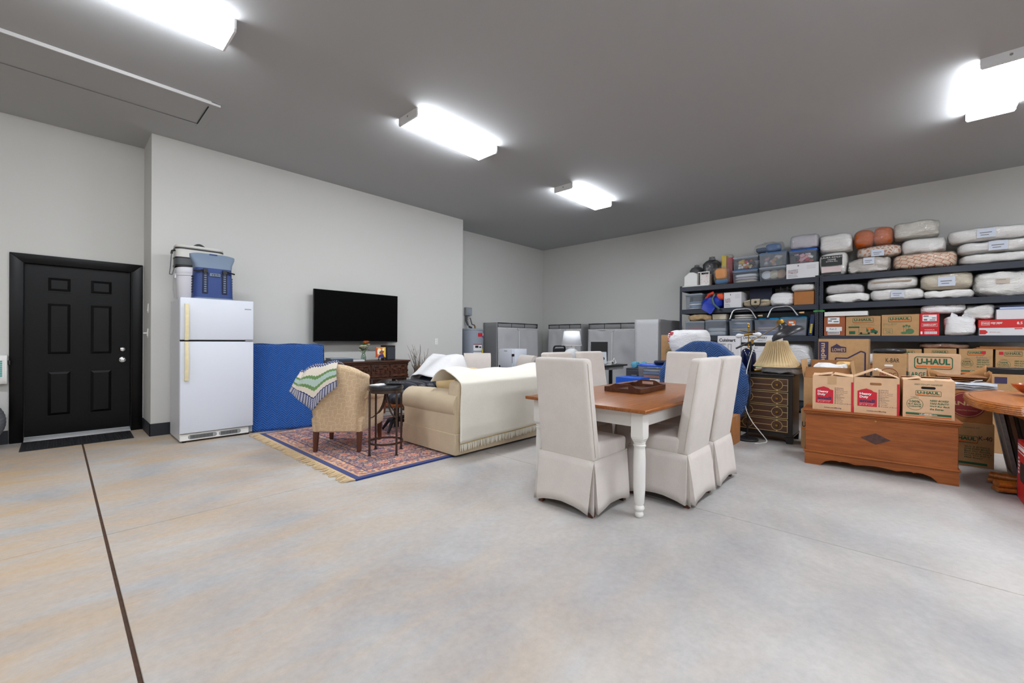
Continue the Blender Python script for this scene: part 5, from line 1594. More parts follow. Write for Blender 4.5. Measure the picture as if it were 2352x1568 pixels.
stack('orange and grey folded clothes inside the blue-lidded bin', 6.04, yc, z0_ + .004, w_ * .80, .24, [.05, .05, .04], [mat('terracotta_cloth', (206, 120, 84), .9), mat('slate_cloth', (120, 136, 164), .9), m_cream])
yc, w_, z0_, h_ = 2.916,0.388,0.588,0.075
t = thing('blue_carton', 'bright blue printed box on the floor behind the table tray', 'box', (5.6, yc, 0), HALF)
MB().box(-w_ / 2, w_ / 2, 0, .3, 0, z0_ + h_).build('body', mat('blue_print_card', (10, 84, 196), .4), t, bevel=.004)
MB().box(-w_ / 2 + .02, w_ / 2 - .2, -.001, 0, z0_ - .2, z0_ - .05).build('print', m_whiteink, t)
t = thing('umbrella_bag', 'dark navy cloth bag lying on the blue-lidded bin', 'bag', (6.16, 2.66, 0.845), .4)
MB().cushion((0, 0, .03), (.34, .22, .06), .5, 6, .02, 7, 3).build('pouch', m_navydark, t, smooth=True)

# ================================================================ steel shelving along the right wall
SHX, SHD = 8.47, .59
LV = (2.265, 1.82, 1.297, .775)
def shelving(label, ya, yb):
    t = thing('shelving_unit', label, 'shelving', (SHX, (ya + yb) / 2, 0), HALF, 'dark grey steel shelving units')
    w = ya - yb
    for sx in (-1, 1):
        for yy, dy in ((0, 1), (SHD, -1)):
            x0 = sx * w / 2
            p = MB().box(min(x0, x0 - sx * .046), max(x0, x0 - sx * .046), yy - (.003 if dy > 0 else -.003), yy, 0, 2.285).box(min(x0, x0 - sx * .003), max(x0, x0 - sx * .003), min(yy, yy + dy * .046), max(yy, yy + dy * .046), 0, 2.285)
            po = p.build('post', m_shelf, t)
            if yy == 0:
                s = MB()
                for i in range(56):
                    zz = .05 + i * .04
                    s.box(x0 - sx * .030 - .004, x0 - sx * .030 + .004, -.0045, -.0028, zz, zz + .020)
                    s.box(x0 - sx * .014 - .003, x0 - sx * .014 + .003, -.0045, -.0028, zz + .02, zz + .036)
                s.build('slots', m_darkgap, po)
    for z in LV + (.13,):
        for y0, y1 in ((-.006, .022), (SHD - .022, SHD + .004)):
            MB().box(-w / 2 + .02, w / 2 - .02, y0, y1, z - .09, z - .004).build('beam', m_shelf, t, bevel=.003)
        for sx in (-1, 1):
            MB().box(sx * w / 2 - .012, sx * w / 2 + .012, .03, SHD - .03, z - .08, z - .02).build('side_beam', m_shelf, t)
        MB().box(-w / 2 + .012, w / 2 - .012, .004, SHD - .004, z - .018, z - .001).build('deck', mat('deck_board', (70, 72, 80), .7), t)
    return t
U1A, U1B = 3.294, 1.033
shelving('dark grey steel shelving unit nearer the room corner', U1A, U1B)
shelving('dark grey steel shelving unit at right, loaded with bagged bedding', 1.019, -1.32)
gs = thing('strap', 'bright green strap tying the two shelving units together', 'strap', (SHX, (U1B + 1.019) / 2, 1.70), HALF)
MB().strip(rr(-.075, .075, -.012, .07, .006), rr(-.073, .073, -.010, .068, .005), -.012, .012, 'xy').build('band', mat('green_webbing', (60, 150, 66), .7), gs)
MB().box(-.02, .01, -.018, -.010, -.014, .014).build('buckle', mat('green_buckle', (44, 120, 52), .5), gs)

# ---------------------------------------------------------------- cartons
def carton(label, xf, yc, z, w, d, h, m=None, rz=HALF, name='carton', cat='carton', group=None, flaps=True, tape=True):
    m = m or m_kraft
    t = thing(name, label, cat, (xf, yc, z), rz, group)
    MB().box(-w / 2, w / 2, 0, d, 0, h - .004).build('body', m, t, bevel=.003)
    if flaps:
        MB().box(-w / 2 + .001, w / 2 - .001, .001, d / 2 - .0015, h - .004, h).build('flap', m, t)
        MB().box(-w / 2 + .001, w / 2 - .001, d / 2 + .0015, d - .001, h - .004, h).build('flap', m, t)
    if tape:
        MB().box(-w / 2 - .0006, w / 2 + .0006, d / 2 - .024, d / 2 + .024, h - .06, h + .0006).build('tape', m_tape, t)
    return t
def uhaul_logo(t, u0, u1, z0, z1, y=-.0012):
    f = MB(); hh = z1 - z0; r = hh * .2; th = hh * .06
    f.strip(rr(u0, u1, z0, z1, r), rr(u0 + th, u1 - th, z0 + th, z1 - th, r * .8), y - .0006, y)
    put_text(f, 'U-HAUL', u0 + (u1 - u0) * .07, u1 - (u1 - u0) * .07, z0 + hh * .36, z1 - hh * .15, y - .0004, .045)
    f.build('logo', m_green, t)
    MB().box(u0 + (u1 - u0) * .05, u1 - (u1 - u0) * .05, y - .0006, y, z0 + hh * .12, z0 + hh * .28).build('logo_stripe', m_orange, t)
def uhaul_seal(t, uc, zc, r, y=-.0012):
    f = MB()
    f.strip(ell(uc, zc, r, r), ell(uc, zc, r * .95, r * .95), y - .0005, y)
    put_text(f, '100%', uc - r * .62, uc + r * .62, zc + r * .22, zc + r * .62, y, .03)
    put_text(f, 'BUY-BACK', uc - r * .80, uc + r * .80, zc - r * .16, zc + r * .12, y, .03)
    put_text(f, 'GUARANTEE', uc - r * .76, uc + r * .76, zc - r * .50, zc - r * .26, y, .03)
    put_text(f, 'U-HAUL', uc - r * .5, uc + r * .5, zc + r * 1.06, zc + r * 1.26, y)
    f.build('seal', m_green, t)
def uhaul_front(t, w, h, lift=False, base=True):
    if lift:
        print_on(t, m_green, lambda f: put_text(f, 'EASY-TO-LIFT HANDLES', -w * .27, w * .27, h * .885, h * .925, shear=.2, bold=.01))
        MB().prism(rr(-w * .14, w * .14, h * .785, h * .85, h * .03), -.0014, -.0006).build('hand_hole', m_darkgap, t)
        uhaul_logo(t, -w * .25, w * .25, h * .60, h * .745)
        zc, r, zl, lh = h * .37, w * .165, h * .46, h * .055
    else:
        uhaul_logo(t, -w * .25, w * .25, h * .74, h * .92)
        zc, r, zl, lh = h * .42, w * .19, h * .53, h * .065
    uhaul_seal(t, -w * .26, zc, r)
    def lines(f):
        for i, s in enumerate(('NEED BOXES?', 'TAKE PLENTY!', "We'll Buy Back", 'the Extras.')):
            L = w * (.36, .36, .38, .27)[i]
            put_text(f, s, w * .03, w * .03 + L, zl - i * lh * 1.35, zl - i * lh * 1.35 + lh * .92, shear=.25, bold=.03)
    print_on(t, m_green, lines)
    if base:
        MB().box(-w * .44, w * .44, -.0016, -.0006, h * .085, h * .14).build('stripe', m_green, t)
        MB().box(-w * .44, w * .44, -.0016, -.0006, h * .04, h * .065).build('stripe', m_orange, t)
        print_on(t, m_whiteink, lambda f: put_text(f, 'uhaul.com', -w * .17, w * .17, h * .095, h * .13, -.0022, .012))

# ---------------------------------------------------------------- bagged bedding
_bs = [0]
def bagged(label, xf, yc, z, w, d, h, minner, film=True, card=None, amp=.018, name='bagged_comforter', cat='bedding', strap=False, tilt=0.0, e=.35, group='bagged bedding on the shelves'):
    _bs[0] += 1; sd = _bs[0]
    t = thing(name, label, cat, (xf, yc, z), HALF + tilt, group)
    hh = h - .012
    MB().cushion((0, d / 2, .006 + hh / 2), (w - .012, d - .03, hh), e * .7, 14, amp * 1.5, 7.0, sd, p=6).build('bedding', minner, t, smooth=True, angle=80)
    if film:
        MB().cushion((0, d / 2, h / 2), (w, d, h), e * .7, 14, amp * 1.5, 7.0, sd, p=6).build('bag_film', m_bag, t, smooth=True, angle=80)
    if card:
        u, zz, cw_, ch_ = card
        o = MB().box(u * w - cw_ / 2, u * w + cw_ / 2, -.010, -.006, zz * h - ch_ / 2, zz * h + ch_ / 2).build('paper_insert', mat('pale_blue_card', (206, 214, 228), .7), t)
        print_on(o, m_greyink, lambda f: f.box(u * w - cw_ * .35, u * w + cw_ * .3, -.0108, -.0101, zz * h, zz * h + ch_ * .09).box(u * w - cw_ * .3, u * w + cw_ * .15, -.0108, -.0101, zz * h - ch_ * .25, zz * h - ch_ * .17))
    return t
def sack(label, xf, yc, z, w, d, h, m=None, knot=True, name='plastic_sack', cat='bag', amp=.03, rz=HALF):
    _bs[0] += 1
    t = thing(name, label, cat, (xf, yc, z), rz)
    k = .80 if knot else 1.0
    MB().cushion((0, d / 2, h * k / 2), (w, d, h * k), .38, 14, amp * 1.3, 6.0, _bs[0] * 1.3, p=5).build('bulk', m or m_binbag, t, smooth=True, angle=80)
    if knot:
        a = MB()
        for s in (-1, 1):
            a.add([(s * w * .04, d * .42, h * .70), (s * w * .34, d * .3, h * .72), (s * w * .26, d * .28, h * .98), (s * w * .08, d * .30, h * .86), (s * w * .16, d * .5, h * .72)], [(0, 1, 2), (0, 2, 3), (1, 4, 2), (4, 0, 3), (4, 3, 2)])
        a.build('gathered_ears', m or m_binbag, t, smooth=True, solid=.004)
    return t

# ================================================================ unit 1, top level
XF = 8.49
Z1 = LV[0]
yc, w_, z0_, h_ = 3.098,0.252,2.265,0.287
t = thing('magazine_holder', 'arched white plastic organiser at left end of the top shelf', 'organiser', (XF, yc, Z1), HALF)
arch = [(-w_ / 2, .02), (w_ / 2, .02), (w_ / 2, h_ * .86), (w_ * .2, h_ * .98), (-w_ * .1, h_), (-w_ / 2, h_ * .72)]
MB().prism(arch, .012, .25).build('holder', m_whitep, t, bevel=.008)
MB().box(-w_ / 2 - .04, w_ / 2 + .22, 0, .27, 0, .02).build('base_tray', m_whitep, t, bevel=.004)
yc, w_, z0_, h_ = 2.831,0.153,2.285,0.254
t = thing('small_crate', 'small white floral crate with open frame on top shelf', 'crate', (XF + .02, yc, Z1 + .0205), HALF)
m_floral = NT('floral_card'); vv = m_floral.n('ShaderNodeTexVoronoi'); vv.inputs['Scale'].default_value = 34
m_floral.l(m_floral.co, vv.inputs['Vector']); m_floral.l(m_floral.ramp(vv.outputs['Distance'], [(0, (206, 120, 126)), (.18, (206, 120, 126)), (.26, (226, 218, 216))]), m_floral.p.inputs['Base Color'])
MB().box(-w_ / 2, w_ / 2, .006, .18, 0, h_ - .05).build('body', m_floral.m, t, bevel=.003)
fr = MB()
for sx in (-1, 1):
    fr.box(sx * w_ / 2 - .008, sx * w_ / 2 + .008, -.004, .012, 0, h_)
fr.box(-w_ / 2 - .05, w_ / 2, -.004, .012, h_ - .016, h_).box(-w_ / 2, w_ / 2, -.004, .012, 0, .016)
fr.build('frame', m_whitep, t)
m_smoke = clear('smoky_bag_film', (150, 152, 156), .12, (120, 122, 126), .12, .08, (16, 1.0))
def clutterbag(label, xf, yc, z, w, d, h, inner, film=None, seed=1, mats=None):
    t = thing('clear_bag', label, 'bag', (xf, yc, z), HALF)
    MB().cushion((0, d / 2, h * .46), (w, d, h * .92), .5, 10, .03, 6, seed).build('bag_film', film or m_bag, t, smooth=True, angle=80)
    for i, (u, v, s, mm) in enumerate(inner):
        MB().cushion((u * w, d * .45, v * h), (s[0] * w, d * .7, s[1] * h), .22, 8, .014, 9, seed + i).build('contents', mm, t, smooth=True)
    MB().grid(6, 4, lambda a, b: ((a - .5) * w * .5 * (1 - b * .4), d * .4 + .03 * math.sin(a * 9), h * (.85 + .18 * b))) .build('bag_mouth', film or m_bag, t, smooth=True)
    return t
m_dk = mat('dark_cloth', (58, 56, 66), .8, var=(12, .3)); m_mauve = mat('mauve_cloth', (150, 120, 126), .8)
yc, w_, z0_, h_ = 3.112,0.265,2.265,0.47
clutterbag('clear bag of white things with knotted top behind the white organiser', 8.77, yc, Z1, w_, .25, h_, [(0, .35, (.7, .5), m_pillow)], m_smoke, 3)
yc, w_, z0_, h_ = 2.812,0.317,2.265,0.593
clutterbag('big smoky clear bag of dark decorations near left end of top shelf', 8.72, yc, Z1, w_, .33, h_, [(-.15, .30, (.5, .4), m_mauve), (.15, .4, (.5, .5), m_dk), (0, .65, (.6, .3), m_dk), (-.2, .6, (.2, .2), m_pillow)], m_smoke, 5)
yc, w_, z0_, h_ = 2.537,0.276,2.265,0.351
clutterbag('clear zip bag holding bright orange cloth on top shelf', XF, yc, Z1, w_, .16, h_, [(-.05, .60, (.72, .56), mat('orange_cloth', (238, 150, 24), .8)), (.0, .17, (.8, .25), mat('blue_plaid', (70, 110, 150), .8))], m_bag, 8)
yc, w_, z0_, h_ = 2.494,0.208,2.265,0.593
t = thing('craft_box', 'yellow and red boxes in clear wrap behind the orange cloth', 'box', (8.72, yc, Z1), HALF)
MB().box(-w_ / 2, -.02, .02, .2, 0, h_ * .98).build('yellow_box', mat('yellow_card', (226, 196, 30), .5), t, bevel=.004)
MB().box(-.015, w_ * .42, .02, .2, 0, h_ * .9).build('red_box', mat('crimson_card', (170, 26, 40), .5), t, bevel=.004)
MB().cushion((.0, .11, h_ / 2), (w_ * 1.05, .22, h_ * 1.05), .3, 8, .015, 7, 4).build('wrap_film', m_bag, t, smooth=True)

# storage bins two high
def shelf_bin(label, px, xf, mb_, ml_, jm=None, seed=1, mats=None, cnt=30):
    yc, w, z0, h = px
    bin_(label, xf, yc, z0, w, .40, h, mb_, ml_)
    if jm:
        jumble(jm, xf + .025, yc, z0 + .008, w * .82, .34, h * .78, seed, mats or m_toy, cnt, .055)
zA = Z1
yc, w_, z0_, h_ = 2.135,0.414,2.265,0.243
hA = h_
shelf_bin('clear bin of pale linens with slate lid under a toy bin', (yc, w_, Z1, h_), 8.5, m_bin, m_lidblue)
stack('pale linens folded inside the lower clear bin on top shelf', 8.525, yc, Z1 + .006, w_ * .87, .33, [.05, .05, .06], [m_cream, mat('lilac_linen', (206, 196, 204), .9), m_pillow])
yc, w_, z0_, h_ = 2.129,0.414,2.507,0.237
shelf_bin('clear bin of colourful ornaments with pale grey lid', (yc, w_, Z1 + hA + .001, h_), 8.5, m_bin, m_lidgrey, 'red, white and orange ornaments inside pale-lidded bin', 4, m_toy, 46)
yc, w_, z0_, h_ = 1.7,0.416,2.265,0.249
hB = h_
shelf_bin('clear bin of plates and baskets with grey lid', (yc, w_, Z1, h_), 8.5, m_bin, m_lidgrey)
for u, mm, lab in ((-.27, m_paper, 'white plate standing inside the grey-lidded bin'), (.0, m_cream, 'cream plate standing inside the grey-lidded bin'), (.27, mat('wicker', (196, 160, 130), .8), 'tan wicker dish standing inside the grey-lidded bin')):
    b = MB(Matrix.Translation((u * w_, .10, h_ * .43)) @ Matrix.Rotation(PI / 2 - .2, 4, 'X'))
    b.lathe([(.03, .02), (.075, .01), (.085, -.015), (.08, -.03)], 18)
    solo(b.build('plate', mm, None, smooth=True), lab, 'plate', (8.53, yc, Z1 + .012), HALF)
yc, w_, z0_, h_ = 1.698,0.422,2.513,0.251
shelf_bin('clear bin of dark Christmas ornaments with slate blue lid', (yc, w_, Z1 + hB + .001, h_), 8.5, m_binfog, m_lidblue, 'dark red and green ornaments inside slate-lidded bin', 9, m_toy + [m_dk, m_dk], 46)
zt = Z1 + hB + h_ + .002
yc, w_, z0_, h_ = 1.79,0.458,2.761,0.193
clutterbag('clear bag of blue cloth lying on the slate-lidded bin', 8.55, yc, zt, w_, .3, h_ + .02, [(-.25, .35, (.35, .4), mat('denim_cloth', (48, 84, 120), .8)), (.15, .45, (.5, .65), mat('blue_cloth', (70, 112, 166), .8))], m_bag, 12)
# printed white office boxes
def claffey(label, px, xf, d, right=0.0):
    yc, w, z0, h = px
    t = thing('office_box', label, 'box', (xf, yc, z0), HALF, 'white printed office boxes')
    MB().box(-w / 2, w / 2, 0, d, 0, h).build('body', m_wbox, t, bevel=.003)
    f1 = MB(); put_text(f1, 'CLAFFEY', -w * .44, -w * .12, h * .52, h * .60, bold=.01); f1.build('print', m_ink, t)
    f1 = MB(); put_text(f1, 'PRINTING', -w * .44, -w * .12, h * .42, h * .50, bold=.01); f1.build('print', m_maroon, t)
    f1 = MB(); put_text(f1, 'COMPANY', -w * .44, -w * .12, h * .33, h * .41, bold=.01); f1.build('print', mat('plum_ink', (110, 60, 90), .8), t)
    f1 = MB()
    for i in range(3):
        f1.box(w * .14, w * .42, -.0016, -.0004, h * (.80 - i * .09), h * (.81 - i * .09))
        f1.box(-w * .44, -w * (.16 - .02 * i), -.0016, -.0004, h * (.235 - i * .07), h * (.255 - i * .07))
    f1.box(-w * .14, -w * .10, -.0016, -.0004, h * .80, h * .90)
    f1.build('print', m_greyink, t)
    return t
yc, w_, z0_, h_ = 1.265,0.45,2.265,0.249
hC = h_
claffey('white printed office box on the top shelf beside the steel posts', (yc, w_, Z1, h_), 8.49, .42)
yc, w_, z0_, h_ = 1.261,0.389,2.551,0.241
shelf_bin('clear bin of pink and red things with royal blue lid', (yc, w_, Z1 + hC + .001, h_), 8.5, m_bin, mat('royal_lid', (30, 90, 176), .4), 'pink and red stuffed toys inside the royal blue-lidded bin', 21, [m_toy[0], m_toy[6], m_toy[6], m_toy[5], m_toy[1]], 30)
zt = Z1 + hC + h_ + .002
yc, w_, z0_, h_ = 1.248,0.406,2.79,0.248
bagged('pale lilac bagged blanket topping the pile beside the white pillow', 8.5, yc, zt, w_, .4, h_, mat('lilac_blanket', (206, 204, 214), .9, var=(8, .06)), True, None, .012)
yc, w_, z0_, h_ = 1.102,0.108,2.265,0.644
t = thing('gift_box', 'glossy dark green box squeezed behind the royal blue-lidded bin', 'box', (8.95, yc + .03, Z1), HALF)
MB().box(-w_ / 2, w_ / 2, 0, .1, 0, h_).build('body', mat('gloss_green', (10, 92, 70), .25), t, bevel=.004)
MB().box(-w_ / 2 - .003, w_ / 2 + .003, -.003, .103, h_ - .05, h_ + .002).build('lid', mat('gloss_green_lid', (10, 76, 60), .25), t, bevel=.004)

# ---------------------------------------------------------------- unit 1, second level
Z2 = LV[1]
yc, w_, z0_, h_ = 3.036,0.325,1.82,0.309
bin_('clear bin of papers with white latches at left of second shelf', 8.5, yc, Z2, w_, .42, h_, m_bin, m_lidgrey)
stack('white papers stacked inside the clear bin on second shelf', 8.56, yc, Z2 + .006, w_ * .8, .3, [.03, .04, .05, .03], [m_paper, mat('blue_grey_paper', (150, 170, 196), .8)], 'papers', 'paper_stack')
yc, w_, z0_, h_ = 2.667,0.39,1.82,0.327
t = thing('duffel_bag', 'royal blue nylon bag with grey hem spilling over the second shelf', 'bag', (8.43, yc, 1.735), HALF)
m_royal = mat('royal_nylon', (12, 50, 168), .45, bump=(20, .4))
MB().cushion((-.03, .19, .205), (w_ * .9, .42, .22), .5, 10, .03, 5, 2).build('bag_bulk', m_royal, t, smooth=True)
MB().hexa([(-w_ * .46, -.075, .07), (w_ * .0, -.08, -.05), (w_ * .2, .0, .10), (-w_ * .2, .01, .20)], [(-w_ * .42, -.045, .17), (w_ * .06, -.06, .04), (w_ * .26, .02, .2), (-w_ * .2, .03, .28)]).build('loose_end', m_royal, t, bevel=.02, seg=2)
MB().tube([(w_ * .10, .0, .34), (w_ * .03, -.045, .26), (w_ * .12, -.06, .15), (w_ * .36, -.04, .06)], .024, 8, flat=.5).build('grey_hem', mat('sage_binding', (84, 110, 112), .7), t, smooth=True)
MB().tube([(-w_ * .38, .12, .26), (-w_ * .22, .08, .35), (w_ * .0, .1, .385)], .032, 8).build('red_sleeve', mat('red_orange_nylon', (206, 62, 34), .5), t, smooth=True)
MB().cushion((w_ * .30, .10, .30), (.12, .14, .13), .5, 6, .01, 7, 1).build('red_lining', mat('coral_nylon', (222, 84, 48), .5), t, smooth=True)
yc, w_, z0_, h_ = 2.331,0.296,1.82,0.283
claffey('white printed office box on the second shelf beside blue bag', (yc, w_, Z2, h_), 8.49, .42)
yc, w_, z0_, h_ = 1.945,0.421,1.82,0.186
t = thing('handbag', 'beige canvas handbag with black straps on the second shelf', 'handbag', (8.47, yc, Z2), HALF)
m_canvas = mat('beige_canvas', (186, 172, 146), .8, var=(16, .2), bump=(40, .3))
MB().cushion((0, .14, h_ * .36), (w_, .26, h_ * .72), .5, 10, .02, 5, 6).build('bag_body', m_canvas, t, smooth=True)
MB().box(-.07, .07, -.022, .0, h_ * .12, h_ * .72).build('flap', m_canvas, t, bevel=.01, seg=2)
MB().tube([(-.08, -.01, h_ * .8), (-.075, -.03, h_ * .2), (0, -.045, -.05), (.075, -.03, h_ * .2), (.08, -.01, h_ * .8)], .007, 6).build('strap', m_blackp, t, smooth=True)
MB(Matrix.Translation((0, -.023, h_ * .42)) @ Matrix.Rotation(PI / 2, 4, 'X')).lathe([(.02, 0), (.02, .005), (.008, .008)], 14).build('medallion', m_blackp, t, smooth=True)
MB().tube([(-w_ * .46, 0, h_ * .5), (-w_ * .2, -.01, h_ * .62), (0, 0, h_ * .60), (w_ * .2, -.005, h_ * .48), (w_ * .48, 0, h_ * .52)], .009, 6).build('edge_binding', m_cream, t, smooth=True)
yc, w_, z0_, h_ = 1.938,0.359,1.82,0.352
carton('dark navy lidded box behind the canvas handbag', 8.78, yc, Z2, w_, .26, h_, mat('navy_card', (44, 50, 76), .6), name='navy_box', cat='box', tape=False)
yc, w_, z0_, h_ = 1.558,0.354,1.82,0.228
sack('milky white plastic bag of cloth on second shelf', 8.5, yc, Z2, w_, .36, h_, m_milk if False else m_binbag, False, amp=.022)
yc, w_, z0_, h_ = 1.594,0.278,1.82,0.376
sack('crumpled grey bag peeking above the milky white bag', 8.86, yc, Z2, w_ * .8, .18, h_, mat('grey_film', (150, 150, 154), .4, bump=(30, .8)), True)
yc, w_, z0_, h_ = 1.235,0.278,1.82,0.218
hh = h_
carton('plain brown carton at right end of second shelf', 8.49, yc, Z2, w_, .36, h_, m_kraft3)
yc, w_, z0_, h_ = 1.25,0.357,2.031,0.124
bagged('white pillow in shiny wrap lying on the plain brown carton', 8.475, yc, Z2 + hh + .001, w_, .38, h_ + .02, m_pillow, True, None, .008, 'wrapped_pillow', 'pillow', e=.7)

# ---------------------------------------------------------------- unit 1, third level
Z3 = LV[2]
def b3(px, label, ml=None, mb_=None): 
    yc, w, z0, h = px
    b3.last = bin_(label, 8.49, yc, Z3, w, .44, h, mb_ or m_binfog, ml or m_lidgrey)
    return yc, w, h
def sticker(xf, yc, z, w, h, label):
    pass
yc, w, h = b3((3.012,0.373,1.297,0.293), 'frosted bin with grey lid at left end of the third shelf')
stack('colourful books inside the leftmost frosted bin of third shelf', 8.52, yc, Z3 + .006, w * .84, .34, [.06, .05, .06], [m_paper, mat('azure_card', (60, 110, 180), .7), m_toy[0]], 'books', 'book_stack')
yq, wq, zq, hq = 2.933,0.433,1.587,0.127
sack('tan crumpled canvas cloth lying on the leftmost frosted bin', 8.46, yq, Z3 + h + .001, wq, .36, hq, mat('tan_canvas', (186, 158, 120), .9, var=(14, .2), bump=(24, .6)), False, 'cloth', 'cloth', .02)
yc, w, h = b3((2.627,0.381,1.297,0.308), 'frosted bin of white linen, second from left on third shelf')
stack('white linen inside the second frosted bin of third shelf', 8.52, yc, Z3 + .006, w * .86, .34, [.08, .07], [m_pillow])
yq, wq, zq, hq = 2.573,0.255,1.613,0.107
t = bin_('small cream food tub standing on the second frosted bin', 8.52, yq, Z3 + h + .001, wq, .2, hq, mat('cream_tub', (222, 212, 190), .5), mat('cream_tub_lid', (210, 204, 190), .5), 'food_tub', lidh=.012)
yc, w, h = b3((2.2,0.383,1.297,0.312), 'frosted bin of papers, third from left on third shelf')
stack('cream file papers inside the third frosted bin of third shelf', 8.52, yc, Z3 + .006, w * .86, .34, [.06, .03, .05, .06, .05], [mat('blue_paper', (110, 140, 190), .8), m_paper, m_cream], 'papers', 'paper_stack')
yq, wq, zq, hq = 2.166,0.309,1.608,0.079
stack('folded pale grey cloth lying on the third frosted bin', 8.5, yq, Z3 + h + .001, wq, .3, [hq * .5, hq * .5], [mat('dove_cloth', (206, 202, 198), .9)], 'cloth', 'folded_cloth')
yc, w, h = b3((1.783,0.382,1.297,0.315), 'frosted bin with teal lid, left one of the teal pair', m_lidsea)
stack('blue and white papers inside the left teal-lidded bin', 8.52, yc, Z3 + .006, w * .86, .34, [.07, .03, .06, .04], [mat('royal_paper', (62, 96, 170), .8), m_paper, mat('rose_paper', (206, 170, 170), .8)], 'papers', 'paper_stack')
hT = h
yc, w, h = b3((1.386,0.386,1.297,0.325), 'frosted bin with teal lid, right one of the teal pair', m_lidsea)
stack('mauve and grey cloth inside the right teal-lidded bin', 8.52, yc, Z3 + .006, w * .86, .34, [.08, .08, .06], [mat('mauve_fold', (150, 136, 150), .9), mat('grey_fold', (120, 124, 136), .9)])
t = MB().box(-w * .18, w * .10, -.004, -.002, h * .40, h * .80).build('sticker', m_orange, b3.last)
print_on(t, m_whiteink, lambda f: f.box(-w * .15, w * .02, -.0052, -.0041, h * .66, h * .74).box(-w * .04, w * .07, -.0052, -.0041, h * .48, h * .62).box(-w * .18, w * .10, -.0052, -.0041, h * .40, h * .44))
# bare tube handles lying on the bins
def tube_handle(label, pts, xq):
    t = thing('tube_handle', label, 'handle', (xq, 0, 0), 0)
    P_ = [Vector(p) for p in pts]
    path = []
    for i, p in enumerate(P_):
        if i in (0, len(P_) - 1): path.append(p); continue
        a = (P_[i - 1] - p).normalized() * .05; b = (P_[i + 1] - p).normalized() * .05
        path += [p + a, p + a * .3 + b * .3, p + b]
    MB().tube([tuple(p) for p in path], .0125, 10).build('bent_tube', m_chrome if False else m_alu, t, smooth=True)
    for p in (P_[0], P_[-1]):
        MB().obox((p.x, p.y, p.z - .012), (.05, .05, .03)).build('foot_clamp', m_navydark, t, bevel=.004)
    q = P_[-1]
    MB().tube([(q.x + .02, q.y - .09, q.z + .045), (q.x + .02, q.y - .02, q.z + .045)], [.018, .013], 10).build('wooden_peg', wood('beech', (206, 160, 110), (228, 190, 146), 8, 'Y', .5), t, smooth=True)
    return t
tube_handle('bent aluminium tube handle on the third frosted bin', [(-.06, 2.354,1.602), (-.03, 2.304,1.776), (-.03, 2.026,1.787), (-.06, 1.921,1.605)], 8.47)
tube_handle('bent aluminium tube handle on the teal-lidded bins', [(-.06, 1.747,1.615), (-.03, 1.689,1.786), (-.03, 1.415,1.803), (-.06, 1.309,1.637)], 8.47)
yq, wq, zq, hq = 1.147,0.06,1.297,0.354
t = thing('game_box', 'narrow navy box with yellow lettering leaning by the steel post', 'box', (8.50, yq, Z3), HALF)
Rm = Matrix.Rotation(.10, 4, 'Y')
MB(Rm).box(-wq / 2, wq / 2, .0, .28, .005, hq).build('body', mat('navy_print', (26, 46, 92), .4), t, bevel=.003)
for i in range(6):
    MB(Rm).box(-.014, .016, -.0014, -.0004, .05 + i * .026, .068 + i * .026).build('yellow_print', mat('yellow_ink', (226, 206, 50), .6), t)

# ---------------------------------------------------------------- unit 1, lowest visible level
Z4 = LV[3]
yq, wq, zq, hq = 1.318,0.366,0.998,0.16
sack('clear wrapped white bundle under the third shelf behind lamps', 8.50, yq, Z4, wq, .40, zq + hq - Z4, m_binbag, False, amp=.03)

# ================================================================ unit 2, top level
def bg(px, *a, **k):
    return px
yc, w_, z0_, h_ = 0.857,0.37,2.265,0.382
t = bagged('white bagged pillow with dark printed label at left of unit', 8.49, yc, Z1, w_, .45, h_, m_pillow, True, None, .010, 'bagged_pillow', 'pillow', e=.15)
lb = MB().box(-w_ * .40, w_ * .34, -.012, -.008, h_ * .42, h_ * .84).build('dark_label', mat('label_charcoal', (38, 44, 44), .5), t)
def lau(f):
    put_text(f, 'LAURA ASHLEY', -w_ * .39, w_ * .33, h_ * .74, h_ * .80, -.0128)
    put_text(f, 'HOME', -w_ * .16, w_ * .12, h_ * .645, h_ * .70, -.0128)
    put_text(f, 'EXTRA FILL', -w_ * .22, w_ * .18, h_ * .575, h_ * .62, -.0128)
print_on(lb, m_whiteink, lau)
MB().box(-w_ * .40, w_ * .30, -.012, -.009, h_ * .05, h_ * .12).build('lower_label', mat('label_charcoal2', (38, 44, 44), .5), t)
MB().box(-w_ * .38, w_ * .30, -.0115, -.009, h_ * .14, h_ * .38).build('label_picture', mat('label_blush', (214, 196, 196), .7), t)
hP = h_
yc, w_, z0_, h_ = 0.829,0.43,2.631,0.308
bagged('plump white pillow lying on the dark-labelled pillow', 8.5, yc, Z1 + hP + .001, w_, .42, h_, m_pillow, True, None, .016, 'bagged_pillow', 'pillow')
yc, w_, z0_, h_ = 0.409,0.511,2.265,0.237
bagged('crumpled clear bag of pale cloth at front of top shelf', 8.46, yc, Z1, w_, .4, h_, crumple('greige_cloth', (226, 220, 214)), True, (.0, .75, .13, .10), .03)
h1 = h_
yc, w_, z0_, h_ = 0.299,0.529,2.5,0.186
m_dam = NT('orange_damask'); q_ = m_dam.n('ShaderNodeTexVoronoi', feature='DISTANCE_TO_EDGE'); q_.inputs['Scale'].default_value = 22; m_dam.l(m_dam.co, q_.inputs['Vector'])
m_dam.l(m_dam.ramp(q_.outputs['Distance'], [(.0, (222, 210, 196)), (.12, (222, 210, 196)), (.2, (196, 130, 96))]), m_dam.p.inputs['Base Color']); m_dam.p.inputs['Roughness'].default_value = .9
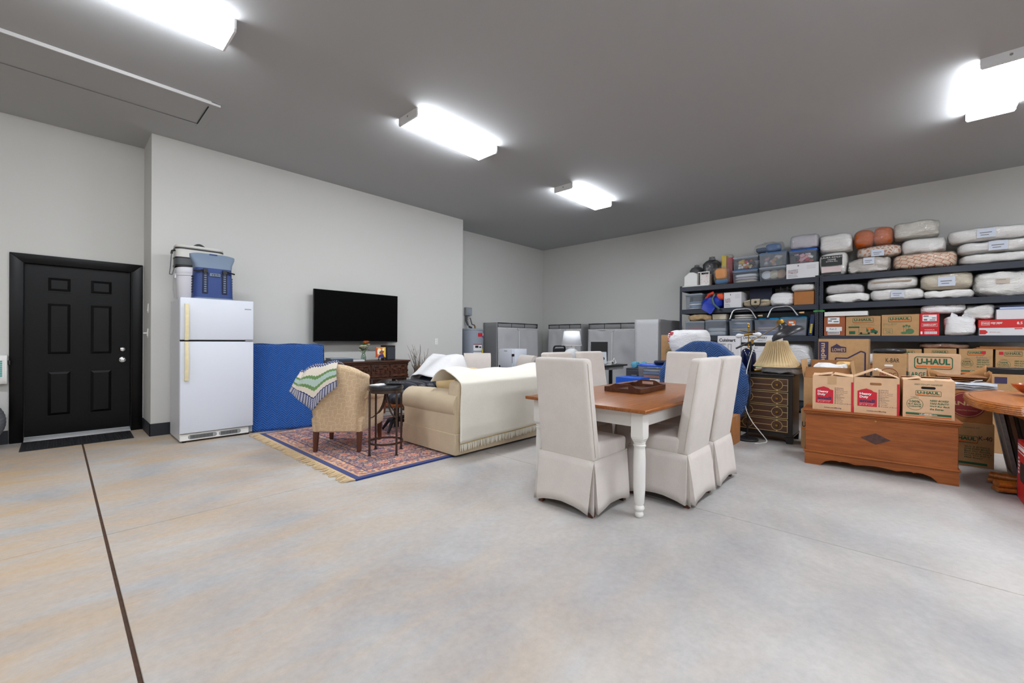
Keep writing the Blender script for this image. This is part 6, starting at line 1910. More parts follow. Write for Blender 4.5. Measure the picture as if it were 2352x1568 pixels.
bagged('bagged comforter with rust damask print and white insert card', 8.55, yc, Z1 + h1 + .001, w_, .42, h_, m_dam.m, True, (-.02, .35, .15, .10), .012)
zt = Z1 + h1 + h_ + .002
yc, w_, z0_, h_ = 0.363,0.48,2.689,0.288
t = thing('bagged_comforter', 'bright orange quilt squeezed into two lobes in clear bag', 'bedding', (8.55, yc, zt), HALF, 'bagged bedding on the shelves')
m_or = crumple('burnt_orange_cloth', (214, 104, 22))
MB().cushion((-w_ * .24, .21, h_ * .47), (w_ * .50, .40, h_ * .94), .45, 10, .012, 8, 3).build('quilt_lobe', m_or, t, smooth=True)
MB().cushion((w_ * .24, .21, h_ * .49), (w_ * .48, .40, h_ * .98), .45, 10, .012, 8, 5).build('quilt_lobe', m_or, t, smooth=True)
MB().cushion((0, .21, h_ * .5), (w_ * 1.02, .44, h_ * 1.03), .25, 10, .008, 7, 9).build('bag_film', m_bag, t, smooth=True)
# geometric print comforter
yc, w_, z0_, h_ = -0.199,0.676,2.265,0.235
m_geo = NT('geometric_print')
bt = m_geo.n('ShaderNodeTexBrick'); bt.inputs['Scale'].default_value = 7.0; bt.inputs['Mortar Size'].default_value = .035; bt.inputs[1].default_value = lin((226, 198, 172)); bt.inputs[2].default_value = lin((226, 198, 172)); bt.inputs[3].default_value = lin((190, 104, 52))
bt.inputs['Brick Width'].default_value = .62; bt.inputs['Row Height'].default_value = .42
ox = m_geo.xyz(); cm = m_geo.n('ShaderNodeCombineXYZ'); m_geo.l(ox[0], cm.inputs[0]); m_geo.l(m_geo.math('ADD', ox[2], m_geo.math('MULTIPLY', ox[1], .8)), cm.inputs[1])
m_geo.l(m_geo.mapping((1.0, 1.3, 1), (0, 0, .55), cm.outputs[0]), bt.inputs[0]); m_geo.l(bt.outputs[0], m_geo.p.inputs['Base Color']); m_geo.p.inputs['Roughness'].default_value = .9
bagged('bagged peach comforter with rust geometric outlines at shelf front', 8.475, yc, Z1, w_, .45, h_, m_geo.m, True, None, .014, e=.3)
hG = h_
yc, w_, z0_, h_ = -0.195,0.48,2.468,0.227
bagged('flat white bagged blanket under the grey-trimmed pillow', 8.56, yc, Z1 + hG + .001, w_, .42, h_, m_pillow, True, None, .016)
zt = Z1 + hG + h_ + .002
yc, w_, z0_, h_ = -0.118,0.492,2.663,0.267
bagged('pillow with grey scroll edging in clear bag, highest in the middle', 8.54, yc, zt, w_, .42, h_, crumple('ivory_grey_pillow', (230, 226, 216)), True, None, .02, 'bagged_pillow', 'pillow')
zt = Z1
for i, (px_, lab, cd) in enumerate((((-0.908,0.715,2.265,0.145), 'lowest of three long white bagged duvets at right end', None),
                                    ((-0.902,0.728,2.412,0.167), 'middle of three long white bagged duvets at right end', (.0, .5, .17, .12)),
                                    ((-0.833,0.779,2.561,0.192), 'topmost of three long white bagged duvets at right end', (-.05, .5, .17, .12)))):
    yc, w_, z0_, h_ = px_
    bagged(lab, 8.49, yc, zt, w_, .5, h_, m_pillow, True, cd, .014, 'bagged_duvet', 'bedding', e=.3)
    zt += h_ + .001

# ---------------------------------------------------------------- unit 2, second level
yc, w_, z0_, h_ = 0.675,0.563,1.82,0.156
bagged('loosely folded white bag at left of second shelf', 8.49, yc, Z2, w_, .45, h_, m_pillow, False, None, .02)
h1 = h_
yc, w_, z0_, h_ = 0.709,0.485,1.987,0.145
bagged('grey-white wrapped cloth lying on the loosely folded white bag', 8.5, yc, Z2 + h1 + .001, w_, .42, h_, crumple('pearl_cloth', (222, 220, 222)), True, None, .016)
yc, w_, z0_, h_ = 0.093,0.603,1.82,0.179
bagged('white bagged duvet with insert card under the striped one', 8.49, yc, Z2, w_, .45, h_, m_pillow, True, (.02, .55, .15, .10), .012)
h1 = h_
yc, w_, z0_, h_ = 0.145,0.572,1.991,0.195
t = bagged('white bagged duvet with a tan zip stripe on second shelf', 8.5, yc, Z2 + h1 + .001, w_, .44, h_, m_pillow, True, None, .010)
MB().box(-w_ * .42, w_ * .38, -.004, .004, h_ * .52, h_ * .62).build('zip_tape', mat('tan_tape', (176, 160, 140), .7), t)
yc, w_, z0_, h_ = -0.453,0.514,1.82,0.126
bagged('plain white bagged blanket under the cream comforter', 8.5, yc, Z2, w_, .44, h_, m_pillow, False, None, .018)
h1 = h_
yc, w_, z0_, h_ = -0.427,0.529,1.934,0.244
bagged('cream bagged comforter with white insert card on second shelf', 8.49, yc, Z2 + h1 + .001, w_, .46, h_, m_cream, True, (.0, .45, .17, .13), .012)
yc, w_, z0_, h_ = -0.97,0.543,1.82,0.325
h_ = min(h_, .345)
t = sack('large white storage bag with printed contents label on second shelf', 8.48, yc, Z2, w_, .5, h_, crumple('white_nylon_bag', (240, 239, 236), .6, 5.0, 1.0, .07), False, 'storage_bag', 'bag', .03)
lb = MB().box(-w_ * .16, w_ * .06, -.014, -.008, h_ * .50, h_ * .70).build('contents_label', mat('beige_label', (196, 184, 172), .7), t)
print_on(lb, m_ink, lambda f: put_text(f, 'Contents', -w_ * .145, w_ * .0, h_ * .64, h_ * .685, -.0148))

# ---------------------------------------------------------------- unit 2, third level
yc, w_, z0_, h_ = 0.824,0.268,1.297,0.313
t = carton('reddish brown carton with barcode labels by the steel post', 8.48, yc, Z3, w_, .4, h_, mat('red_brown_card', (160, 92, 60), .85, var=(12, .06)))
MB().box(-w_ * .32, w_ * .24, -.0018, -.0004, h_ * .62, h_ * .94).build('label', m_paper, t)
MB().box(-w_ * .40, w_ * .36, -.0018, -.0004, h_ * .24, h_ * .45).build('label', m_paper, t)
MB().box(-w_ * .32, w_ * .26, -.0018, -.0004, h_ * .06, h_ * .24).build('label', m_paper, t)
def bars(f):
    R_ = random.Random(2); u = -w_ * .30
    while u < w_ * .22:
        k_ = R_.uniform(.002, .006); f.box(u, u + k_, -.0026, -.0019, h_ * .09, h_ * .21); u += k_ + R_.uniform(.003, .006)
    f.box(-w_ * .30, -w_ * .12, -.0026, -.0019, h_ * .74, h_ * .78); f.box(-w_ * .04, w_ * .2, -.0026, -.0019, h_ * .70, h_ * .74); f.box(-w_ * .2, w_ * .1, -.0026, -.0019, h_ * .84, h_ * .88)
    put_text(f, 'Ken 2', -w_ * .22, w_ * .1, h_ * .30, h_ * .40, -.0026)
print_on(t, m_ink, bars)
hq1 = h_
yq, wq, zq, hq = 0.683,0.535,1.604,0.075
t = thing('foam_tray', 'long white foam tray lying on the reddish brown carton', 'tray', (8.455, yq, Z3 + hq1 + .001), HALF)
MB().box(-wq / 2, wq / 2, 0, .3, 0, .004).box(-wq / 2, wq / 2, 0, .008, .004, hq * .9).box(-wq / 2, wq / 2, .292, .3, .004, hq * .9).box(-wq / 2, -wq / 2 + .008, .008, .292, .004, hq * .9).box(wq / 2 - .008, wq / 2, .008, .292, .004, hq * .9).build('tray', m_whitep, t)
yc, w_, z0_, h_ = 0.472,0.415,1.297,0.301
t = carton('moving carton printed with a truck beside the reddish one', 8.48, yc, Z3, w_, .4, h_, m_kraft)
uhaul_logo(t, -w_ * .30, w_ * .30, h_ * .66, h_ * .92)
def trk(f):
    put_text(f, 'Specifically Sized and Manufactured', -w_ * .34, w_ * .34, h_ * .575, h_ * .61, shear=.2)
    put_text(f, 'To Make Packing and Loading Easier', -w_ * .34, w_ * .34, h_ * .52, h_ * .555, shear=.2)
    f.box(-w_ * .42, -w_ * .10, -.0016, -.0006, h_ * .40, h_ * .48)
    f.strip([(-w_ * .12, h_ * .14), (w_ * .22, h_ * .14), (w_ * .22, h_ * .44), (-w_ * .12, h_ * .44)], [(-w_ * .11, h_ * .15), (w_ * .21, h_ * .15), (w_ * .21, h_ * .43), (-w_ * .11, h_ * .43)], -.0016, -.0006)
    f.prism([(w_ * .23, h_ * .14), (w_ * .42, h_ * .14), (w_ * .42, h_ * .24), (w_ * .34, h_ * .30), (w_ * .30, h_ * .40), (w_ * .23, h_ * .40)], -.0016, -.0006)
    f.box(-w_ * .40, -w_ * .22, -.0016, -.0006, h_ * .08, h_ * .24); f.box(w_ * .10, w_ * .16, -.0016, -.0006, h_ * .2, h_ * .4)
    f.prism([(-w_ * .15, h_ * .06), (w_ * .25, h_ * .05), (w_ * .12, h_ * .10), (-w_ * .10, h_ * .10)], -.0016, -.0006)
print_on(t, m_green, trk)
print_on(t, m_orange, lambda f: f.box(w_ * .12, w_ * .30, -.0024, -.0017, h_ * .33, h_ * .41))
for u in (-.05, .17, .36):
    MB().prism(ell(u * w_, h_ * .13, h_ * .05, h_ * .05, 16), -.0024, -.0017).build('wheel_print', m_ink, t)
yc, w_, z0_, h_ = 0.049,0.412,1.297,0.313
t = carton('small moving carton printed with a teapot, left of the red box', 8.48, yc, Z3, w_, .42, h_, m_kraft)
uhaul_logo(t, -w_ * .32, w_ * .30, h_ * .64, h_ * .90)
def smb(f):
    put_text(f, 'SMALL BOX', -w_ * .46, -w_ * .08, h_ * .52, h_ * .585)
    put_text(f, '16" x 12" x 12"', -w_ * .46, -w_ * .10, h_ * .465, h_ * .495)
    f.strip(rr(-w_ * .46, -w_ * .20, h_ * .08, h_ * .34, .012), rr(-w_ * .45, -w_ * .21, h_ * .09, h_ * .33, .010), -.0016, -.0006)
    put_text(f, '65 LBS', -w_ * .40, -w_ * .24, h_ * .24, h_ * .29, bold=.01); put_text(f, 'OK', -w_ * .37, -w_ * .24, h_ * .12, h_ * .21, bold=.02)
    f.prism(ell(w_ * .26, h_ * .20, w_ * .11, h_ * .13, 20), -.0016, -.0006); f.prism(ell(w_ * .12, h_ * .13, w_ * .10, h_ * .06, 20), -.0020, -.0010)
    for i in range(3): f.prism(ell(w_ * (.10 + .07 * i), h_ * (.44 + .03 * (i % 2)), w_ * .035, h_ * .05, 12), -.0016, -.0006); f.box(w_ * (.095 + .06 * i), w_ * (.105 + .06 * i), -.0016, -.0006, h_ * .2, h_ * .42)
print_on(t, mat('soft_green_ink', (86, 122, 84), .8), smb)
yc, w_, z0_, h_ = -0.261,0.199,1.297,0.313
t = carton('bright red printed liquor carton on the third shelf', 8.47, yc, Z3, w_, .34, h_, m_redbox, tape=False)
MB().box(-w_ * .36, w_ * .36, -.0016, -.0004, h_ * .66, h_ * .95).build('label', m_paper, t)
MB().box(-w_ * .26, w_ * .38, -.0016, -.0004, h_ * .07, h_ * .19).build('barcode_patch', m_paper, t)
def smi(f):
    f.strip([(-w_ * .39, h_ * .41), (w_ * .39, h_ * .41), (w_ * .39, h_ * .56), (-w_ * .39, h_ * .56)], [(-w_ * .38, h_ * .416), (w_ * .38, h_ * .416), (w_ * .38, h_ * .554), (-w_ * .38, h_ * .554)], -.0016, -.0004)
    put_text(f, 'SMIRNOFF', -w_ * .33, w_ * .33, h_ * .44, h_ * .525, -.0012, .02)
    put_text(f, 'VODKA', -w_ * .26, w_ * .26, h_ * .24, h_ * .285, -.0012)
    f.box(-w_ * .46, -w_ * .36, -.0016, -.0004, h_ * .07, h_ * .19)
print_on(t, m_whiteink, smi)
def smk(f):
    f.box(-w_ * .32, -w_ * .05, -.0024, -.0017, h_ * .86, h_ * .92).box(w_ * .12, w_ * .32, -.0024, -.0017, h_ * .78, h_ * .82).box(-w_ * .3, -w_ * .12, -.0024, -.0017, h_ * .69, h_ * .76).box(.0, w_ * .3, -.0024, -.0017, h_ * .69, h_ * .73)
    for i in range(12): f.box(-w_ * .24 + i * w_ * .05, -w_ * .225 + i * w_ * .05, -.0024, -.0017, h_ * .08, h_ * .18)
print_on(t, m_greyink, smk)
hR = h_
yq, wq, zq, hq = -0.376,0.447,1.581,0.135
sack('flat white plastic bag drooping over the red liquor carton', 8.50, yq - .02, Z3 + hR + .001, wq, .36, hq, m_binbag, False, amp=.018)
yq, wq, zq, hq = -0.562,0.304,1.29,0.331
sack('knotted white bin bag hanging over the third shelf edge', 8.425, yq, Z3, wq, .34, hq * 1.0, m_binbag, True, amp=.02)
yc, w_, z0_, h_ = -0.974,0.471,1.297,0.207
t = carton('red and white copy paper carton at right of third shelf', 8.48, yc, Z3, w_, .4, h_, m_wbox, tape=False, flaps=False)
MB().box(-w_ / 2 - .006, w_ / 2 + .006, -.006, .406, h_ * .50, h_ + .004).build('lid', mat('staples_red', (206, 40, 40), .6), t, bevel=.003)
def stp(f):
    f.strip([(-w_ * .46, h_ * .66), (-w_ * .30, h_ * .66), (-w_ * .30, h_ * .90), (-w_ * .46, h_ * .90)], [(-w_ * .455, h_ * .675), (-w_ * .305, h_ * .675), (-w_ * .305, h_ * .885), (-w_ * .455, h_ * .885)], -.0082, -.0066)
    put_text(f, 'STAPLES', -w_ * .45, -w_ * .31, h_ * .72, h_ * .84, -.0075, .02)
    put_text(f, 'copy paper', -w_ * .28, -w_ * .06, h_ * .70, h_ * .86, -.0075, .02)
    put_text(f, '8.5', w_ * .20, w_ * .30, h_ * .70, h_ * .86, -.0075, .02)
print_on(t, m_whiteink, stp)
print_on(t, mat('staples_red2', (206, 40, 40), .6), lambda f: (f.prism([(-w_ * .49, h_ * .08), (-w_ * .38, h_ * .08), (-w_ * .33, h_ * .22), (-w_ * .38, h_ * .36), (-w_ * .49, h_ * .36)], -.0016, -.0004), put_text(f, '500 sheets, white', -w_ * .30, -w_ * .10, h_ * .18, h_ * .25), f.box(w_ * .16, w_ * .30, -.0016, -.0004, h_ * .40, h_ * .46)))
hS = h_ + .004
yc, w_, z0_, h_ = -1.054,0.317,1.508,0.131
carton('plain white carton lying on the copy paper carton', 8.5, yc, Z3 + hS + .001, w_, .38, h_, m_wbox, tape=False)
t = thing('folder', 'blue plastic folder lying on the plain white carton', 'folder', (8.5, yc, Z3 + hS + h_ + .002), HALF)
MB().box(-w_ / 2 + .01, w_ / 2, .0, .34, 0, .005).build('cover', mat('blue_folder', (40, 84, 176), .4), t)
MB().box(-w_ / 2 + .03, w_ / 2, .004, .33, .005, .03).build('sheets', mat('pale_sheets', (196, 206, 226), .7), t)
MB().box(-w_ / 2 + .01, w_ / 2, .0, .34, .03, .034).build('cover', mat('blue_folder2', (40, 84, 176), .4), t)
yc, w_, z0_, h_ = -0.742,0.293,1.51,0.217
bagged('shiny clear bag of white fabric above the bin bag', 8.5, yc, Z3 + hS + .001, w_, .32, h_, m_pillow, True, None, .026)

# ---------------------------------------------------------------- unit 2, lowest level
for px_, lab, mark in (((-0.037,0.292,0.775,0.328), 'moving carton on lowest shelf, mostly hidden by the large carton', 0), ((-0.367,0.323,0.775,0.341), 'moving carton on lowest shelf, behind the top of large carton', 0),
                       ((-0.709,0.31,0.775,0.341), 'moving carton on lowest shelf with red mark on its logo', 1), ((-1.039,0.305,0.775,0.336), 'moving carton on lowest shelf, farthest right, with red sticker', 2)):
    yc, w_, z0_, h_ = px_
    t = carton(lab, 8.46, yc, Z4, w_, .42, h_, m_kraft)
    uhaul_front(t, w_, h_)
    if mark:
        u = w_ * .23 if mark == 1 else -w_ * .34
        MB().box(u - .02, u + .02, -.0028, -.0018, h_ * .80, h_ * .92).build('red_mark', m_red, t)
        print_on(t, m_greyink, lambda f: put_text(f, 'Rabbits' if mark == 1 else 'Book 2', w_ * .02, w_ * .34, h_ * (.62 if mark == 1 else .90), h_ * (.70 if mark == 1 else .97), -.0024))
yq, wq, zq, hq = -0.414,0.505,1.123,0.067
bagged('brown fur wrapped in clear film lying on the lowest cartons', 8.5, yq, Z4 + h_ + .005, wq, .36, hq + .01, mat('brown_fur', (150, 96, 56), .9, var=(26, .4), bump=(60, .6)), True, None, .012, 'wrapped_fur', 'fur', group=None)
yq, wq, zq, hq = -0.939,0.504,1.126,0.046
for i in range(3):
    o = MB().box(-wq / 2 + i * .03, wq / 2, .01 * i, .4, 0, .009).build('flattened_carton', m_kraft3)
    solo(o, ('lowest', 'middle', 'topmost')[i] + ' of three flattened cartons lying on the rightmost shelf cartons', 'carton', (8.46, yq, Z4 + h_ + .005 + i * .012), HALF, 'flattened cartons on the lowest shelf')
yq, wq, zq, hq = 0.257,0.256,1.105,0.092
t = thing('paper_roll', 'thick white paper roll lying on lowest shelf behind cartons', 'paper roll', (8.46, yq, Z4), HALF)
MB().tube([(-wq / 2, .09, .16), (wq / 2, .09, .16)], .085, 20).build('roll', m_paper, t, smooth=True)
MB().tube([(-wq / 2 - .002, .09, .16), (wq / 2 + .002, .09, .16)], .03, 14).build('core', m_kraft3, t, smooth=True)
t.location.z += -.0745 + .077
carton('flat plain carton under the white paper roll', 8.47, yq, Z4, wq, .30, .076, m_kraft3, tape=False)

# ================================================================ right foreground
# ---------------------------------------------------------------- cedar chest
CHR = HALF + .065
CHP = Vector((5.073, .187, 0))
def onchest(u, v, z): 
    p = Matrix.Rotation(CHR, 3, 'Z') @ Vector((u, v, 0))
    return (CHP.x + p.x, CHP.y + p.y, z)
cw, cd, chh = .525, .50, .535
ch = thing('cedar_chest', 'long reddish wooden blanket chest with scalloped plinth and dark diamond', 'chest', tuple(CHP), CHR)
MB().box(-cw, cw, .0, cd, .13, chh - .045).build('case', m_cedar, ch, bevel=.004)
MB().box(-cw - .022, cw + .022, -.022, cd + .01, chh - .018, chh).build('lid', m_cedar, ch, bevel=.006, seg=2)
MB().box(-cw - .016, cw + .016, -.016, cd + .006, chh - .034, chh - .018).box(-cw - .008, cw + .008, -.008, cd, chh - .047, chh - .034).build('lid_moulding', m_cedar, ch, bevel=.004)
MB().box(-cw - .016, cw + .016, -.016, cd + .006, .118, .136).build('base_moulding', m_cedar, ch, bevel=.006, seg=2)
prof = [(-cw - .004, 0), (-cw + .12, 0)]
pts = [(-cw + .13, .015), (-cw + .16, .045), (-cw + .21, .062), (-cw + .25, .064), (-cw + .27, .056), (-cw + .285, .064), (-cw + .33, .062), (-cw + .38, .05), (-.08, .060), (0, .066)]
prof += pts + [(-a, b) for a, b in reversed(pts[:-1])] + [(cw - .12, 0), (cw + .004, 0), (cw + .004, .12), (-cw - .004, .12)]
MB().prism(prof, -.006, .018).build('plinth', m_cedar, ch)
for sx in (-1, 1):
    MB().prism([(.018, 0), (.12, 0), (.17, .05), (cd - .16, .05), (cd - .11, 0), (cd, 0), (cd, .12), (.018, .12)], sx * cw - .004 if sx < 0 else cw - .014, sx * cw + .014 if sx < 0 else cw + .004, 'yz').build('plinth_side', m_cedar, ch)
MB().prism([(-.105, .315), (0, .265), (.105, .315), (0, .365)], -.003, .001).build('diamond_inlay', mat('burl_inlay', (78, 48, 42), .5, var=(30, .3)), ch)
MB(Matrix.Translation((0, -.001, chh - .06)) @ Matrix.Rotation(PI / 2, 4, 'X')).lathe([(.008, 0), (.008, .003)], 12).build('keyhole', m_brass, ch)

# ---------------------------------------------------------------- three cartons on the chest
def flapped(label, u, w, d, h, m, flaps, rz=0.0):
    t = thing('carton', label, 'carton', onchest(u, .035, chh + .0005), CHR + rz)
    wl = .004
    b = MB().box(-w / 2, w / 2, 0, wl, 0, h).box(-w / 2, w / 2, d - wl, d, 0, h).box(-w / 2, -w / 2 + wl, wl, d - wl, 0, h).box(w / 2 - wl, w / 2, wl, d - wl, 0, h).box(-w / 2 + wl, w / 2 - wl, wl, d - wl, 0, .004)
    b.build('body', m, t)
    for (side, a, ln) in flaps:
        # a = rise angle of a flap above the horizontal, pointing inwards
        f = MB()
        L = ln
        if side == 'l': T = Matrix.Translation((-w / 2, d / 2, h)) @ Matrix.Rotation(-a, 4, 'Y'); f.T = T; f.box(0, L, -d / 2 + .002, d / 2 - .002, 0, .004)
        if side == 'r': T = Matrix.Translation((w / 2, d / 2, h)) @ Matrix.Rotation(a, 4, 'Y'); f.T = T; f.box(-L, 0, -d / 2 + .002, d / 2 - .002, 0, .004)
        if side == 'f': T = Matrix.Translation((0, 0, h)) @ Matrix.Rotation(a, 4, 'X'); f.T = T; f.box(-w / 2 + .002, w / 2 - .002, 0, L, 0, .004)
        if side == 'b': T = Matrix.Translation((0, d, h)) @ Matrix.Rotation(-a, 4, 'X'); f.T = T; f.box(-w / 2 + .002, w / 2 - .002, -L, 0, 0, .004)
        f.build('flap', m, t)
    return t
def heavy_duty(t, w, h):
    MB().prism([(-w * .42, h * .20), (w * .02, h * .20), (w * .02, h * .60), (-w * .06, h * .62), (-w * .10, h * .66), (-w * .22, h * .70), (-w * .34, h * .66), (-w * .42, h * .62)], -.0016, -.0004).build('red_emblem', m_red, t)
    def wh_(f):
        put_text(f, 'Heavy', -w * .37, -w * .10, h * .50, h * .585, -.0024, .035); put_text(f, 'Duty', -w * .37, -w * .17, h * .415, h * .50, -.0024, .035)
        f.box(-w * .37, -w * .04, -.0024, -.0018, h * .285, h * .289); put_text(f, '16" x 12" x 12"', -w * .37, -w * .06, h * .235, h * .265, -.0024)
    print_on(t, m_whiteink, wh_)
    print_on(t, m_purple, lambda f: put_text(f, 'small', -w * .37, -w * .03, h * .305, h * .40, -.0024, .045))
    print_on(t, m_purple, lambda f: put_text(f, 'Lowes.com/Moving', -w * .20, w * .22, h * .055, h * .10, bold=.02))
    def nv_(f):
        for i, s in enumerate(('FRAGILE', 'Bedroom', 'Family Room', 'Dining Room', 'Kitchen', 'Bath', 'Basement', 'Attic', 'Laundry', 'Garage', 'A Load of Bricks')):
            z = h * (.655 - i * .045)
            put_text(f, s, w * .10, w * .10 + w * .024 * len(s), z, z + h * .028)
            f.strip([(w * .055, z), (w * .08, z), (w * .08, z + h * .024), (w * .055, z + h * .024)], [(w * .06, z + .002), (w * .075, z + .002), (w * .075, z + h * .024 - .002), (w * .06, z + h * .024 - .002)], -.0016, -.0004)
    o = print_on(t, m_purple, nv_); o['kind'] = 'stuff'
    MB().box(w * .45, w * .499, -.0016, -.0004, 0, h * .86).build('red_stripe', m_red, t)
ub = lambda y: (.187 - y) / math.cos(.065)
b1w, b2w, b3w = .312, .315, .322
t = flapped('left small moving carton with red emblem, taped shut on chest', ub(.502), b1w, .36, .325, m_kraft2, (('f', .10, .16), ('b', .1, .18), ('l', .16, .15), ('r', .14, .15)))
heavy_duty(t, b1w, .325)
MB().box(-b1w * .12, b1w * .10, -.0018, -.0004, .25, .326).build('tape', m_tape, t)
t = flapped('middle small moving carton with red emblem and raised flaps on chest', ub(.184), b2w, .36, .330, m_kraft2, (('f', -.1, .10), ('l', .46, .165), ('r', .42, .165)))
heavy_duty(t, b2w, .330)
MB().prism(rr(-b2w * .14, b2w * .12, .265, .287, .010), -.0016, -.0004).build('hand_hole', m_kin, t)
MB().tube([(-.01, .03, .40), (.0, .05, .412), (.03, .04, .405), (.01, .09, .41), (-.02, .06, .40)], .010, 6, flat=.5).build('plastic_tie', m_paper, t, smooth=True)
t = flapped('right moving carton with green print and hand hole on chest', ub(-.157), b3w, .37, .325, m_kraft2, (('f', .06, .18), ('b', .14, .18), ('l', .2, .12), ('r', .05, .12)))
uhaul_front(t, b3w, .325, lift=True)
MB().box(-b3w * .07, b3w * .07, -.0020, -.0016, 0, .055).build('tape', m_tape, t)

# ---------------------------------------------------------------- open carton behind the chest
t = carton('dark printed moving carton on floor between dresser and chest', 5.72, 0.639, 0, .42, .38, 0.446, m_kraft, flaps=False, tape=False)
print_on(t, m_ink, lambda f: put_text(f, 'U-HAUL', -.20, .0, .24, .30, bold=.02)); MB().box(-.20, -.02, -.0016, -.0004, .215, .228).build('stripe', m_orange, t)
z0q = 0.446
yc, w_ = 0.612,0.428
hq = 0.798 - z0q
oc = thing('open_carton', 'tall open carton with flaps up and packing paper behind the chest', 'carton', (5.72, yc, z0q + .001), HALF)
wl = .004; d_ = .40
MB().box(-w_ / 2, w_ / 2, 0, wl, 0, hq).box(-w_ / 2, w_ / 2, d_ - wl, d_, 0, hq).box(-w_ / 2, -w_ / 2 + wl, wl, d_ - wl, 0, hq).box(w_ / 2 - wl, w_ / 2, wl, d_ - wl, 0, hq).box(-w_ / 2 + wl, w_ / 2 - wl, wl, d_ - wl, 0, .004).build('body', m_kraft, oc)
f = MB(Matrix.Translation((0, 0, hq)) @ Matrix.Rotation(1.05, 4, 'X')); f.box(-w_ / 2 + .01, w_ / 2 - .02, 0, .13, 0, .004); f.build('front_flap', m_kin, oc)
f = MB(Matrix.Translation((0, d_, hq)) @ Matrix.Rotation(-1.75, 4, 'X')); f.box(-w_ / 2 + .01, w_ / 2 - .02, -.19, 0, 0, .004); f.build('back_flap', m_kin, oc)
f = MB(Matrix.Translation((-w_ / 2, d_ / 2, hq)) @ Matrix.Rotation(-1.72, 4, 'Y')); f.box(0, .20, -d_ / 2 + .004, d_ / 2 - .004, 0, .004); f.build('left_flap', m_kraft, oc)
f = MB(Matrix.Translation((w_ / 2, d_ / 2, hq)) @ Matrix.Rotation(1.45, 4, 'Y')); f.box(-.19, 0, -d_ / 2 + .004, d_ / 2 - .004, 0, .004); f.build('right_flap', m_kraft, oc)
pk = thing('packing_paper', 'crumpled cream packing paper heaped in the open carton', 'paper', (5.95, yc - .02, z0q + hq - .05), HALF)
MB().cushion((0, 0, .10), (w_ * .8, .28, .22), .5, 9, .05, 9, 14).build('crumple', m_paper, pk, smooth=True, angle=30)
MB().cushion((.11, -.02, .16), (.14, .12, .14), .5, 7, .03, 11, 3).build('crumple', mat('manila_paper', (226, 184, 120), .8), pk, smooth=True, angle=30)

# ---------------------------------------------------------------- dresser
DRX, DRY, DRW, DRH = 5.815, 1.255, .62, .81
dz = thing('dresser', 'dark wooden chest of drawers with gold inlay lines and ring handles', 'dresser', (DRX, DRY, 0), HALF)
m_drw = wood('smoked_wood', (54, 33, 22), (96, 64, 44), 4, 'X', .4)
m_esp = mat('espresso_paint', (30, 24, 22), .4)
MB().box(-DRW / 2, DRW / 2, 0, .42, .085, DRH - .02).build('case', m_esp, dz, bevel=.004)
MB().box(-DRW / 2 - .012, DRW / 2 + .012, -.014, .43, DRH - .022, DRH).build('top', m_esp, dz, bevel=.006, seg=2)
MB().box(-DRW / 2 - .006, DRW / 2 + .006, -.006, .425, .075, .10).build('base_rail', m_esp, dz, bevel=.004)
for sx in (-1, 1):
    for yy in (.0, .37):
        x0 = sx * (DRW / 2 - .03)
        MB().prism([(x0 - .03, .0), (x0 + .03, .0), (x0 + .035 + .0, .078), (x0 - .05 if sx > 0 else x0 - .035, .078), ], yy, yy + .05).build('bracket_foot', m_esp, dz)
zb, ztp = .125, .762
dh = (ztp - zb) / 4
uL, uR = -DRW / 2 + .045, DRW / 2 - .045
for i in range(4):
    z0 = zb + i * dh
    d = MB().box(uL, uR, -.010, .02, z0 + .006, z0 + dh - .006).build('drawer', m_drw, dz, bevel=.002)
    g = MB()
    zc = z0 + dh / 2
    g.strip([(uL, z0 + .006), (uR, z0 + .006), (uR, z0 + dh - .006), (uL, z0 + dh - .006)], [(uL + .006, z0 + .012), (uR - .006, z0 + .012), (uR - .006, z0 + dh - .012), (uL + .006, z0 + dh - .012)], -.0135, -.0102)
    for u in (-.155, .155):
        g.strip(ell(u, zc, .058, .058), ell(u, zc, .053, .053), -.0145, -.0102)
        g.box(u - .006, u + .006, -.013, -.0102, zc + .052, z0 + dh - .006).box(u - .006, u + .006, -.013, -.0102, z0 + .006, zc - .052)
    g.box(uL, -.209, -.013, -.0102, zc - .003, zc + .003).box(-.101, .101, -.013, -.0102, zc - .003, zc + .003).box(.209, uR, -.013, -.0102, zc - .003, zc + .003)
    g.build('gold_inlay', m_gold, d)
    for u in (-.155, .155):
        MB().hexa([(u - .016, -.0102, zc - .016), (u + .016, -.0102, zc - .016), (u + .016, -.0102, zc + .016), (u - .016, -.0102, zc + .016)], [(u - .012, -.026, zc - .012), (u + .012, -.026, zc - .012), (u + .012, -.026, zc + .012), (u - .012, -.026, zc + .012)]).build('knob', m_brass, d)

